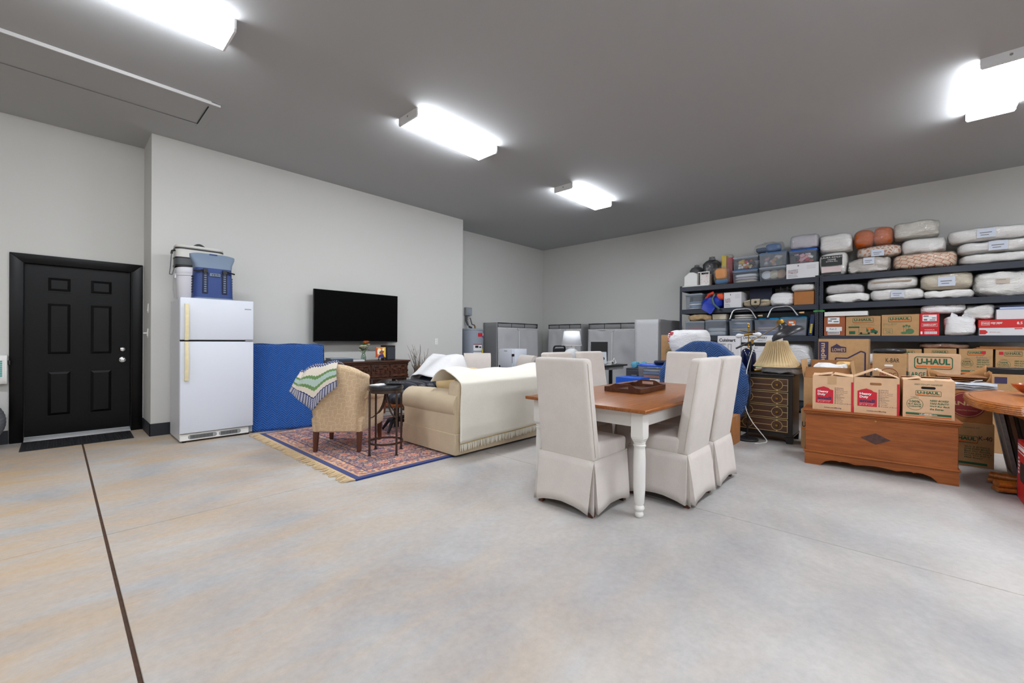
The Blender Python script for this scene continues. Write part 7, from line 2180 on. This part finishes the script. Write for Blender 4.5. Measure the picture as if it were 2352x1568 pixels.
# pleated shade on a plastic bag, on the dresser
yc, w_, z0_, h_ = 1.098,0.406,0.787,0.1
pb = thing('plastic_bag', 'crumpled clear plastic bag under the pleated lampshade on dresser', 'bag', (5.86, yc, DRH + .0005), HALF)
MB().cushion((0, .17, .04), (w_, .32, .085), .3, 12, .022, 9, 7).build('film', m_milk, pb, smooth=True)
MB().cushion((-.04, .15, .032), (w_ * .6, .22, .06), .2, 6, .008, 7, 2).build('white_packet', m_pillow, pb, smooth=True)
shz0, shz1 = DRH + .082, 1.203
yS = 1.14; rS = 0.251
ls = thing('lampshade', 'tan pleated empire lampshade resting on the dresser', 'lampshade', (6.0, yS, shz0))
hS_ = shz1 - shz0
b = MB(); N = 96
def shf_(u, v):
    a = 2 * PI * u
    r = rS * (1 - v) ** 1 + rS * .40 * v
    r = r - .018 * math.sin(PI * v)
    p_ = abs(math.sin(a * 22)) ** .6
    k_ = (.016 if v > .12 else .005) * (p_ - .5)
    return ((r + k_) * math.cos(a), (r + k_) * math.sin(a), v * hS_)
b.grid(264, 10, shf_, wrap=True)
b.build('pleated_cloth', mat('tan_silk', (206, 182, 140), .8), ls, smooth=True, solid=.002, angle=75)
MB().tube([(rS * math.cos(i * PI / 24), rS * math.sin(i * PI / 24), .004) for i in range(48)], .006, 6, closed=True).tube([(rS * .40 * math.cos(i * PI / 24), rS * .40 * math.sin(i * PI / 24), hS_) for i in range(48)], .006, 6, closed=True).build('rim_binding', mat('tan_binding', (222, 196, 146), .8), ls, smooth=True)
MB().lathe([(rS * .34, hS_ - .002), (rS * .60, hS_ * .5), (rS * .90, .006)], 40, cap=False).build('lining', m_pillow, ls, smooth=True)

# navy ceramic lamp base with two bare bulbs
LBX = 6.17
yL = 1.498
zc_ = 1.286
zn = 1.103
lb = thing('table_lamp', 'navy glazed table lamp with bare bulbs on brass crossbar, no shade', 'lamp', (LBX, yL, DRH))
hn = zn - DRH
MB().lathe([(.07, .0), (.078, .01), (.086, .05), (.09, hn * .4), (.088, hn * .75), (.07, hn * .93), (.04, hn)], 24).build('body', mat('navy_glaze', (16, 24, 62), .12), lb, smooth=True)
MB().tube([(0, 0, hn), (0, 0, zc_ - DRH + .10)], .007, 8).lathe([(.03, hn - .005), (.03, hn + .012), (.012, hn + .02)], 14).lathe([(.004, zc_ - DRH + .08), (.016, zc_ - DRH + .10), (.010, zc_ - DRH + .12), (.014, zc_ - DRH + .135), (.003, zc_ - DRH + .155)], 12).build('stem', m_brass, lb, smooth=True)
cb = MB().tube([(0, .11, zc_ - DRH + .055), (0, 0, zc_ - DRH + .03), (0, -.11, zc_ - DRH + .055)], [.003, .009, .003], 8)
for s in (-1, 1):
    cb.tube([(0, 0, zc_ - DRH), (0, s * .05, zc_ - DRH - .01 * s)], .015, 10)
cb.build('crossbar', m_brass, lb, smooth=True)
for s in (-1, 1):
    T = Matrix.Translation((0, s * .05, zc_ - DRH - .008 * s)) @ Matrix.Rotation(-s * (PI / 2 + .15), 4, 'X')
    MB(T).lathe([(.013, 0), (.014, .02), (.03, .055), (.031, .075), (.02, .097), (.004, .103)], 16).build('bulb', m_paper, lb, smooth=True)
MB().stube([(.0, .03, hn + .02), (-.06, .09, hn), (-.07, .05, hn + .03), (-.05, -.03, hn - .01), (-.08, -.09, hn - .04)], .004, 5).build('cord', m_whitep, lb, smooth=True)
MB().tube([(-.02, -.08, .015), (-.03, -.16, .02), (-.02, -.22, .018)], .018, 8).build('plug_adapter', m_brass, lb, smooth=True)

# ---------------------------------------------------------------- black floor lamp
FLX, FLY = 5.706, 1.391
fl_ = thing('floor_lamp', 'black floor lamp with brass joint and tilted dome head', 'lamp', (FLX, FLY, 0))
def fp(px, py): pass
MB().lathe([(.117, 0), (.120, .004), (.120, .018), (.112, .026), (.02, .028)], 36).build('base', mat('black_iron', (40, 40, 43), .5), fl_, smooth=True)
PT = (0, -0.034, 1.163)
MB().tube([(0, 0, .026), PT], .010, 10).build('pole', m_blackp, fl_, smooth=True)
def rel(p): return (p[0] - FLX, p[1] - FLY, p[2])
a0 = rel((FLX - .03, 1.515,1.108)); a1 = rel((FLX - .03, 1.343,1.2)); a2 = rel((FLX - .03, 1.065,1.379))
MB().tube([a0, a1], .011, 8).build('counterweight', m_blackp, fl_, smooth=True)
MB().tube([a1, a2], .0055, 8).build('arm', mat('aged_brass', (120, 100, 70), .35, .9), fl_, smooth=True)
MB().tube([(a1[0] - .02, a1[1], a1[2]), (a1[0] + .05, a1[1], a1[2])], .013, 10).tube([(a1[0] + .02, a1[1], a1[2] - .03), (a1[0] + .02, a1[1], a1[2] + .02)], .012, 10).build('joint', m_brass, fl_, smooth=True)
# dome head: axis leans towards the pole
hc = Vector(rel((FLX - .03, 0.974,1.277)))
axis = Vector((-.10, .42, .90)).normalized()
q4 = axis.to_track_quat('Z', 'X').to_matrix().to_4x4()
T = Matrix.Translation(hc) @ q4
MB(T).lathe([(.170, -.012), (.172, -.004), (.160, .028), (.125, .058), (.085, .072), (.055, .085), (.040, .11), (.034, .14)], 36, cap=False).build('dome_shade', mat('satin_black', (44, 44, 48), .32), fl_, smooth=True, solid=.003)
MB(T).lathe([(.030, .13), (.034, .14), (.034, .185), (.024, .19)], 20).tube([(-.03, 0, .16), (-.06, 0, .165)], .010, 8).build('brass_neck', m_brass, fl_, smooth=True)
MB(T).lathe([(.02, .06), (.03, .03), (.03, .01), (.015, -.01)], 14).build('bulb', m_paper, fl_, smooth=True)
cr = MB().stube([rel((FLX - .02, 1.318,1.153)), (-.012, .005, .85), (-.012, .012, .60), (-.014, .016, .40), (-.03, -.05, .25), (-.06, -.16, .12), (-.05, -.22, .03), (-.10, -.17, .006), (-.16, -.12, .006)], .005, 6)
cr.build('cord', m_whitep, fl_, smooth=True)

# ---------------------------------------------------------------- round table top on edge under a blue blanket
RDX, RDY, RDR = 5.735, 1.925, .595
rd = thing('covered_round_table', 'slate blue quilted blanket draped over round tabletop standing on edge', 'blanket', (RDX, RDY, 0), HALF)
b = MB()
def rdf(u, v):
    # u around the rim (0..1 over the upper arc), v from the rim's back edge over the front face to the middle
    a = PI * (-.32 + 1.64 * u)
    r = RDR * (1.0 if v < .25 else 1.0 - (v - .25) / .75 * .98)
    y = .06 - .14 * min(1, v / .25) if v < .25 else -.08
    fold = .028 * math.sin(a * 5.0 + .6) * (r / RDR) + .016 * math.sin(a * 11 + 1) * (r / RDR) ** 2
    zz = RDR + r * math.sin(a)
    return (r * .915 * math.cos(a) * (1 + (fold * .4 if v < .3 else 0)), y - max(0, fold) * (1 if v >= .12 else .3), max(.012, zz + (fold * .3 if v < .3 else 0)))
b.grid(90, 26, rdf); b.build('quilt', m_quilt2, rd, smooth=True, solid=.010, angle=70)
b = MB()
def fold_(u, v):
    z = .80 - v * .62 + .10 * u * v
    x = .33 + u * .22 - .10 * v * v + .025 * math.sin(v * 6 + u * 3)
    return (x, -.10 - .022 * math.sin(u * PI * 1.6 + v * 2) * (.4 + v), z)
b.grid(16, 24, fold_); b.build('hanging_fold', m_quilt2, rd, smooth=True, solid=.012, angle=70)

# small carton with a curved arrow by the blanket
yc, w_ = 1.531,0.202
t = carton('brown parcel carton with black curved arrow behind linen chairs', 5.26, yc, 0, w_, .3, 0.325, m_kraft3)
sm = MB(); sm.tube([(w_ * .2, -.001, .10), (w_ * .32, -.001, .085), (w_ * .44, -.001, .11)], .008, 4, flat=.3); sm.build('print', m_ink, t)

# ---------------------------------------------------------------- things piled behind the blanket
yc, w_, z0_, h_ = 2.77,0.306,0,1.293
t = carton('tall moving carton with green seal beside the end-on wardrobe', 6.75, yc, 0, w_, .32, h_, m_kraft)
uhaul_logo(t, -w_ * .05, w_ * .44, h_ - .14, h_ - .06); uhaul_seal(t, -w_ * .02, h_ - .28, .075)
yc, w_, z0_, h_ = 2.422,0.557,0,1.005
t = carton('plain carton under the white shopping bag behind blue blanket', 6.45, yc, 0, w_, .29, h_, m_kraft)
hb_ = h_
yc, w_, z0_, h_ = 2.427,0.565,1.005,0.361
t = sack('stuffed white plastic shopping bag with red stripes at its side', 6.44, yc, hb_ + .001, w_, .34, h_, m_binbag, False, 'shopping_bag', 'bag', .022)
for i in range(5):
    MB().box(-w_ * .47 + i * .004, -w_ * .36 + i * .004, .02, .05, h_ * (.50 + i * .09), h_ * (.545 + i * .09)).build('red_stripe', m_red, t)
yc, w_, z0_, h_ = 1.953,0.298,0,1.279
carton('plain brown carton supporting the white appliance box', 6.9, yc, 0, w_, .4, .72, m_kraft3)
t = carton('white kitchen appliance box with processor drawing behind blue blanket', 6.9, yc, .7205, w_, .34, h_ - .7205, m_wbox, tape=False)
hh = h_ - .7205
print_on(t, m_ink, lambda f: put_text(f, 'Cuisinart', -w_ * .42, w_ * .35, hh * .84, hh * .93, bold=.03))
def fpd(f):
    f.strip([(.0, hh * .56), (w_ * .16, hh * .56), (w_ * .16, hh * .78), (.0, hh * .78)], [(.006, hh * .56), (w_ * .16 - .006, hh * .56), (w_ * .16 - .006, hh * .77), (.006, hh * .77)], -.0016, -.0004)
    f.strip([(-w_ * .10, hh * .40), (w_ * .26, hh * .40), (w_ * .26, hh * .56), (-w_ * .10, hh * .56)], [(-w_ * .08, hh * .41), (w_ * .24, hh * .41), (w_ * .24, hh * .55), (-w_ * .08, hh * .55)], -.0016, -.0004)
    f.box(.02, .05, -.0016, -.0004, hh * .41, hh * .48); f.box(-w_ * .44, -w_ * .10, -.0016, -.0004, hh * .77, hh * .785); f.box(-w_ * .44, -w_ * .22, -.0016, -.0004, hh * .735, hh * .75); f.box(.0, w_ * .24, -.0016, -.0004, hh * .27, hh * .30)
o = print_on(t, m_greyink, fpd); o['kind'] = 'stuff'
yc, w_ = 1.558,0.473
zz = 0
carton('brown carton at bottom of the liquor box stack behind lamps', 7.0, yc, 0, w_ - .01, .4, .80, m_kraft3)
zz = .8005
t = carton('white and green liquor carton, lowest of three behind the lamps', 7.0, yc, zz, w_, .34, 1.05 - zz, m_wbox, tape=False)
MB().box(-w_ / 2, w_ / 2, -.0016, -.0004, .02, .07).build('green_band', mat('bright_green_ink', (60, 140, 50), .7), t)
zz = 1.05 + .0005
t = carton('dark-topped white liquor carton, middle one behind the lamps', 7.0, yc, zz, w_, .34, 1.184 - zz, m_wbox, tape=False)
hh = 1.184 - zz
MB().box(-w_ / 2, w_ / 2, -.0016, -.0004, hh * .58, hh * .98).build('dark_band', m_ink, t)
print_on(t, m_ink, lambda f: put_text(f, 'CANADIAN', -w_ * .40, -w_ * .05, hh * .30, hh * .44))
zz = 1.184 + .0005
t = carton('white liquor carton lettered in black, topmost behind the lamps', 7.0, yc, zz, w_, .34, 1.286 - zz, m_wbox, tape=False)
hh = 1.286 - zz
print_on(t, m_ink, lambda f: (put_text(f, 'CANADIAN WHISKY', -w_ * .45, w_ * .22, hh * .48, hh * .82, bold=.02), put_text(f, 'NORWALK, CT', -w_ * .05, w_ * .18, hh * .14, hh * .32)))

# home-store carton
yc, w_, z0_, h_ = 0.634,0.554,0,1.241
carton('plain carton supporting the tall carton with purple house outline', 7.52, yc, 0, w_, .4, 0.741, m_kraft)
zz = 0.741 + .0005
hh = h_ - zz
t = carton('tall moving carton with purple stripe and house outline behind chest', 7.5, yc, zz, w_, .42, hh, m_kraft)
MB().box(-w_ * .49, -w_ * .29, -.0016, -.0004, .0, hh * .92).build('purple_strip', m_purple, t)
f = MB(Matrix.Translation((-w_ * .44, -.0024, hh * .88)) @ Matrix.Rotation(PI / 2, 4, 'Y')); put_text(f, 'medium', 0, hh * .72, 0, w_ * .11, 0, .02); f.build('lettering', mat('kraft_ink', (206, 168, 128), .8), t)
def lowe(f):
    f.prism([(-w_ * .24, hh * .62), (.04, hh * .62), (.04, hh * .77), (-.02, hh * .79), (-w_ * .12, hh * .86), (-w_ * .20, hh * .79), (-w_ * .24, hh * .77)], -.0016, -.0004)
    o = [(-w_ * .24, -.02), (-w_ * .24, hh * .34), (-w_ * .14, hh * .34), (-w_ * .14, hh * .46), (w_ * .10, hh * .46), (w_ * .36, hh * .66), (w_ * .44, hh * .62), (w_ * .44, -.02)]
    for i in range(len(o) - 1):
        a, b_ = Vector(o[i]), Vector(o[i + 1]); n_ = Vector((-(b_ - a).y, (b_ - a).x)).normalized() * .009
        a.y = max(a.y, 0); b_.y = max(b_.y, 0)
        f.prism([tuple(a + n_), tuple(b_ + n_), tuple(b_ - n_), tuple(a - n_)], -.0016, -.0004)
print_on(t, m_purple, lowe)
print_on(t, mat('kraft_ink2', (206, 168, 128), .8), lambda f: put_text(f, "LOWE'S", -w_ * .21, .03, hh * .645, hh * .74, -.0024, .02))
# two large cartons in front of the shelf
yc, w_, z0_, h_ = 0.135,0.309,0,1.058
zb_ = h_ - .36
carton('plain carton on floor under the hand-lettered bar carton', 6.92, yc, 0, w_, .4, zb_ - .0005, m_kraft)
t = carton('carton hand-lettered K-BAR in front of the lowest shelf', 6.9, yc, zb_, w_, .4, .36, m_kraft)
print_on(t, m_ink, lambda f: (put_text(f, 'K-BAR', -w_ * .10, w_ * .30, .255, .305)))
MB().prism(rr(-w_ * .14, w_ * .12, .205, .228, .011), -.0016, -.0004).build('hand_hole', m_paper, t)
def ndc(f, u=0.0, z=.10, r=.085):
    f.strip(ell(u, z, r, r), ell(u, z, r * .93, r * .93), -.0016, -.0004); put_text(f, 'RNDC', u - r * .8, u + r * .8, z - r * .1, z + r * .35, -.0016, .02)
print_on(t, m_maroon, ndc)
o = MB().cushion((.0, .15, .03), (w_ * 1.0, .3, .06), .4, 9, .02, 9, 5).build('bin_liner', mat('black_film', (34, 36, 42), .35, bump=(30, .8)), None, smooth=True)
solo(o, 'crumpled black plastic liner lying on the hand-lettered bar carton', 'bin liner', (6.92, yc, zb_ + .362), HALF)
yc, w_, z0_, h_ = -0.25,0.431,0,1.063
zb_ = h_ - .44
carton('plain carton on floor under the large green-lettered carton', 6.92, yc, 0, w_ - .012, .42, zb_ - .0005, m_kraft)
t = carton('large moving carton with big green lettering and orange bar', 6.9, yc, zb_, w_, .44, .44, m_kraft2)
uhaul_logo(t, -w_ * .38, w_ * .36, .265, .41)
print_on(t, m_green, lambda f: (put_text(f, 'LARGE BOX', -w_ * .49, w_ * .12, .17, .225, bold=.02), put_text(f, '18" x 18" x 24"', -w_ * .49, w_ * .10, .125, .15)))

# paper bag of flattened cartons
bgx, bgy = 6.28, -0.404
bgz = 0.73
pbg = thing('paper_bag', 'brown paper bag with string handles full of flattened cartons', 'bag', (6.21, bgy, bgz), HALF)
bw_ = 0.221
for i in range(7):
    o = MB().box(-bw_ * (.80 - .02 * i), bw_ * .88, -.03 + .01 * (i % 3), .30, 0, .008).build('flattened_carton', (m_kin, m_kraft3)[i % 2])
    solo(o, ('lowest', 'second from bottom', 'third from bottom', 'middle', 'third from top', 'second from top', 'topmost')[i] + ' flattened carton of the pile in the paper bag', 'carton', (6.21, bgy, bgz + .004 + i * .019), HALF, 'flattened cartons in the paper bag')
m_pap = mat('brown_paper', (166, 120, 74), .85, bump=(18, .4))
b = MB(); b.grid(24, 4, lambda u, v: (-bw_ + 2 * bw_ * u, -.04 + .02 * math.sin(u * 8), v * (.035 + .15 * abs(2 * u - 1.0) ** 4) - .02)); b.build('front_side', m_pap, pbg, smooth=True, solid=.002)
b = MB(); b.grid(24, 4, lambda u, v: (-bw_ + 2 * bw_ * u, .34, v * (.12 + .10 * abs(2 * u - .9) ** 2))); b.build('rear_side', m_pap, pbg, smooth=True, solid=.002)
for sx in (-1, 1):
    b = MB(); b.grid(6, 5, lambda u, v: (sx * (bw_ - .03 * math.sin(PI * u) * v), -.04 + .38 * u, -.02 + v * (.20 - .04 * u + .02 * math.sin(u * 9)))); b.build('gusset', m_pap, pbg, smooth=True, solid=.002)
MB().tube([(-.06, -.05, .10), (-.02, -.07, .06), (.05, -.075, .055), (.11, -.05, .09), (.16, -.05, .10)], .004, 5).build('string_handle', m_paper, pbg, smooth=True)

# circle-printed carton on a lettered carton
yk0, yk1 = -0.63, -.20
hk = 0.419
t = carton('moving carton marked K-40 on floor right of chest', 6.03, (yk0 + yk1) / 2, 0, yk1 - yk0, .42, hk, m_kraft)
wk = yk1 - yk0
uhaul_logo(t, -wk * .20, wk * .26, hk * .54, hk * .70)
def k40(f):
    for i, s in enumerate(('"BUY A BUNDLE...', 'SAVE EVEN MORE!', 'Best Our Bundle', "Prices and We'll", 'Give You $20 in', 'FREE Boxes!')):
        put_text(f, s, .02, .02 + wk * .42 * (len(s) / 16), hk * (.44 - i * .05), hk * (.475 - i * .05), shear=.2, bold=.01)
o = print_on(t, m_green, k40); o['kind'] = 'stuff'
print_on(t, m_green, lambda f: put_text(f, 'EASY-TO-LIFT HANDLES', -wk * .35, wk * .28, hk * .88, hk * .91, shear=.2))
MB().box(-wk * .44, wk * .40, -.0016, -.0004, hk * .05, hk * .10).build('stripe', m_green, t)
print_on(t, m_ink, lambda f: put_text(f, 'K-40', wk * .27, wk * .47, hk * .62, hk * .72, -.0022))
yn0 = -0.619
hn_ = 0.729 - hk - .0005
t = carton('brown carton with maroon round emblem stacked on the K-40 carton', 6.04, (yn0 + yk1) / 2, hk + .0005, yk1 - yn0, .40, hn_, m_kraft3, flaps=False)
wn = yk1 - yn0
MB().prism(ell(wn * .10, hn_ * .56, .125, .125, 36), -.0014, -.0004).build('emblem', m_maroon, t)
print_on(t, mat('kraft_ink3', (200, 160, 116), .8), lambda f: (put_text(f, 'RNDC', wn * .10 - .11, wn * .10 + .105, hn_ * .53, hn_ * .66, -.0022, .03), f.strip(ell(wn * .10, hn_ * .56, .116, .116, 36), ell(wn * .10, hn_ * .56, .112, .112, 36), -.0022, -.0014), put_text(f, 'OPERATING COMPANY', wn * .10 - .07, wn * .10 + .07, hn_ * .36, hn_ * .40, -.0022)))
nz = hk + .0005 + hn_
np__ = thing('newspaper_heap', 'heap of crumpled white newspaper on the round-emblem carton', 'newspaper', (6.06, -0.501, nz + .0005), HALF)
R6 = random.Random(4)
for i in range(5):
    sd = i * 3.7
    b = MB(); b.grid(8, 6, lambda u, v: ((u - .5) * .30 + R6.uniform(-.004, .004), -.01 + v * .09, .012 + i * .012 + .022 * noise.noise(Vector((u * 3 + sd, v * 3, sd))) + .02 * (v - .3))); o = b.build('sheet', mat('newsprint', (216, 218, 222), .8) if i % 2 else mat('grey_newsprint', (176, 180, 188), .8), np__, smooth=True, angle=20, solid=.001)

# carton and leaning frames behind the rattan table
yc, w_, z0_, h_ = -0.835,0.303,0,0.859
t = carton('low carton with purple patch behind the rattan table', 6.95, yc - .02, 0, w_, .42, h_, m_kraft)
MB().box(-w_ * .44, -w_ * .14, -.0016, -.0004, h_ - .10, h_ - .03).build('patch', m_purple, t)
bb_ = MB().box(-.26, .26, 0, .3, 0, .06).build('black_case', m_blackp, None, bevel=.006)
solo(bb_, 'flat black case lying on the low purple-patched carton', 'case', (6.98, yc - .10, h_ + .001), HALF)
m_frames = [mat('grey_frame', (140, 142, 146), .5, var=(30, .2)), mat('umber_frame', (110, 78, 56), .5), mat('dark_frame', (80, 66, 56), .5), mat('silver_frame', (150, 148, 146), .4, .4)]
for i, (lab) in enumerate(('grey-edged framed picture leaning under rattan table, nearest the cartons', 'umber framed picture leaning under rattan table, second from cartons', 'dark framed picture leaning under rattan table, third from cartons', 'thin silver framed picture leaning under rattan table, farthest from cartons')):
    t = thing('picture_frame', lab, 'picture frame', (5.60 + i * .02, -.735 - i * .055, 0), 0, 'framed pictures leaning under the table')
    Rl = Matrix.Rotation(-.17, 4, 'X')
    fr = MB(Rl)
    L, Hh, tk = .40, .66 - .03 * i, .026
    fr.strip([(0, 0), (L, 0), (L, Hh), (0, Hh)], [(.05, .05), (L - .05, .05), (L - .05, Hh - .05), (.05, Hh - .05)], 0, tk)
    fr.build('frame', m_frames[i], t)
    MB(Rl).box(.05, L - .05, .008, .014, .05, Hh - .05).build('picture', mat('picture_ground', (120, 116, 108), .6, var=(4, .3)), t)

# ---------------------------------------------------------------- rattan dining table and bowl
RTX, RTY, RTZ = 5.29, -1.10, .75
rt = thing('rattan_table', 'round-cornered rattan table with reeded edge at right of photo', 'table', (RTX, RTY, 0))
def se(a, b_, n=64, e=2.7):
    return [(a * math.copysign(abs(math.cos(t)) ** (2 / e), math.cos(t)), b_ * math.copysign(abs(math.sin(t)) ** (2 / e), math.sin(t))) for t in [2 * PI * i / n for i in range(n)]]
A_, B_ = .85, .715
MB().prism(se(A_ - .01, B_ - .01), RTZ - .03, RTZ - .004, 'xy').build('top_board', wood('cane_top', (168, 98, 44), (200, 132, 72), 10, 'X', .3, 6), rt)
for i in range(5):
    k_ = -.004 - i * .013
    MB().tube([(p[0], p[1], RTZ - .006 + k_) for p in se(A_ - abs(i - 1.5) * .004, B_ - abs(i - 1.5) * .004)], .0085, 8, closed=True).build('edge_reed', m_rattan, rt, smooth=True)
MB().tube([(p[0], p[1], RTZ - .003) for p in se(A_ - .03, B_ - .03)], .004, 6, closed=True).build('top_bead', m_rattan, rt, smooth=True)
for q in range(4):
    a = [1.30, 1.85, -1.30, -1.85][q]
    dx, dy = math.cos(a), math.sin(a)
    ft = MB()
    for k_ in range(3):
        o = (k_ - 1) * .030
        ft.tube([(dx * .06 - dy * o, dy * .06 + dx * o, .035), (dx * .3 - dy * o, dy * .3 + dx * o, .035), (dx * .58 - dy * o, dy * .58 + dx * o, .030)], .020, 8)
        ft.tube([(dx * .06 - dy * o, dy * .06 + dx * o, .075), (dx * .3 - dy * o, dy * .3 + dx * o, .075), (dx * .575 - dy * o, dy * .575 + dx * o, .070)], .020, 8)
    ft.build('foot', m_rattan, rt, smooth=True)
    for k_ in range(3):
        o = (k_ - 1) * .045
        MB().tube([(dx * .34 - dy * o, dy * .34 + dx * o, .085), (dx * .20 - dy * o, dy * .20 + dx * o, .17), (dx * .11 - dy * o, dy * .11 + dx * o, .30), (dx * .14 - dy * o, dy * .14 + dx * o, .44), (dx * .30 - dy * o, dy * .30 + dx * o, .56), (dx * .46 - dy * o, dy * .46 + dx * o, .63), (dx * .55 - dy * o, dy * .55 + dx * o, .70)], .017, 8).build('bent_cane', m_rattan, rt, smooth=True)
MB().lathe([(.09, .02), (.09, .12), (.07, .5), (.08, RTZ - .03)], 16).build('pedestal', m_rattan, rt, smooth=True)
bwl = thing('wooden_bowl', 'reddish wooden salad bowl standing on the rattan table', 'bowl', (5.603, -0.839, RTZ + .0005))
MB().lathe([(.06, 0), (.075, .004), (.12, .035), (.155, .075), (.165, .095), (.160, .096), (.148, .076), (.11, .040), (.06, .014), (.01, .012)], 40).build('bowl', wood('padauk', (120, 44, 14), (196, 92, 34), 8, 'X', .25, 3, .3), bwl, smooth=True)
o = MB().cushion((0, 0, .03), (.09, .07, .06), .5, 6).build('wooden_block', m_rattan, None, smooth=True)
solo(o, 'small honey-coloured wooden block lying in the salad bowl', 'block', (bwl.location.x - .01, bwl.location.y + .03, RTZ + .025), .3)

# red carton at the right edge
rb = thing('carton', 'glossy red printed carton on floor cut by the right edge', 'carton', (4.86, -.655, 0), PI)
rw, rh = .245, .447
MB().box(-rw, rw, 0, .42, 0, rh).build('body', m_redbox, rb, bevel=.003)
MB().box(-rw + .001, rw - .001, .0, .209, rh, rh + .003).build('flap', m_redbox, rb)
MB().box(-rw + .001, rw - .001, .211, .42, rh, rh + .003).build('flap', m_redbox, rb)
MB().box(-rw, -rw + .012, -.0016, -.0004, .0, rh).build('blue_edge', mat('violet_ink', (70, 60, 130), .5), rb)
def rbt(f):
    f.box(-rw + .014, rw, -.0016, -.0004, rh * .80, rh * .815).box(-rw + .014, rw, -.0016, -.0004, rh * .93, rh * .94)
    f.box(-rw + .02, rw - .10, -.0016, -.0004, rh * .85, rh * .91)
    for i in range(5): f.box(-rw + .03, -rw + .06 + .012 * (i % 3), -.0016, -.0004, rh * (.68 - i * .06), rh * (.71 - i * .06))
print_on(rb, m_whiteink, rbt)
MB().prism(rr(-rw + .11, rw - .05, rh * .34, rh * .66, .03), -.0018, -.0006).build('picture', m_blackp, rb)
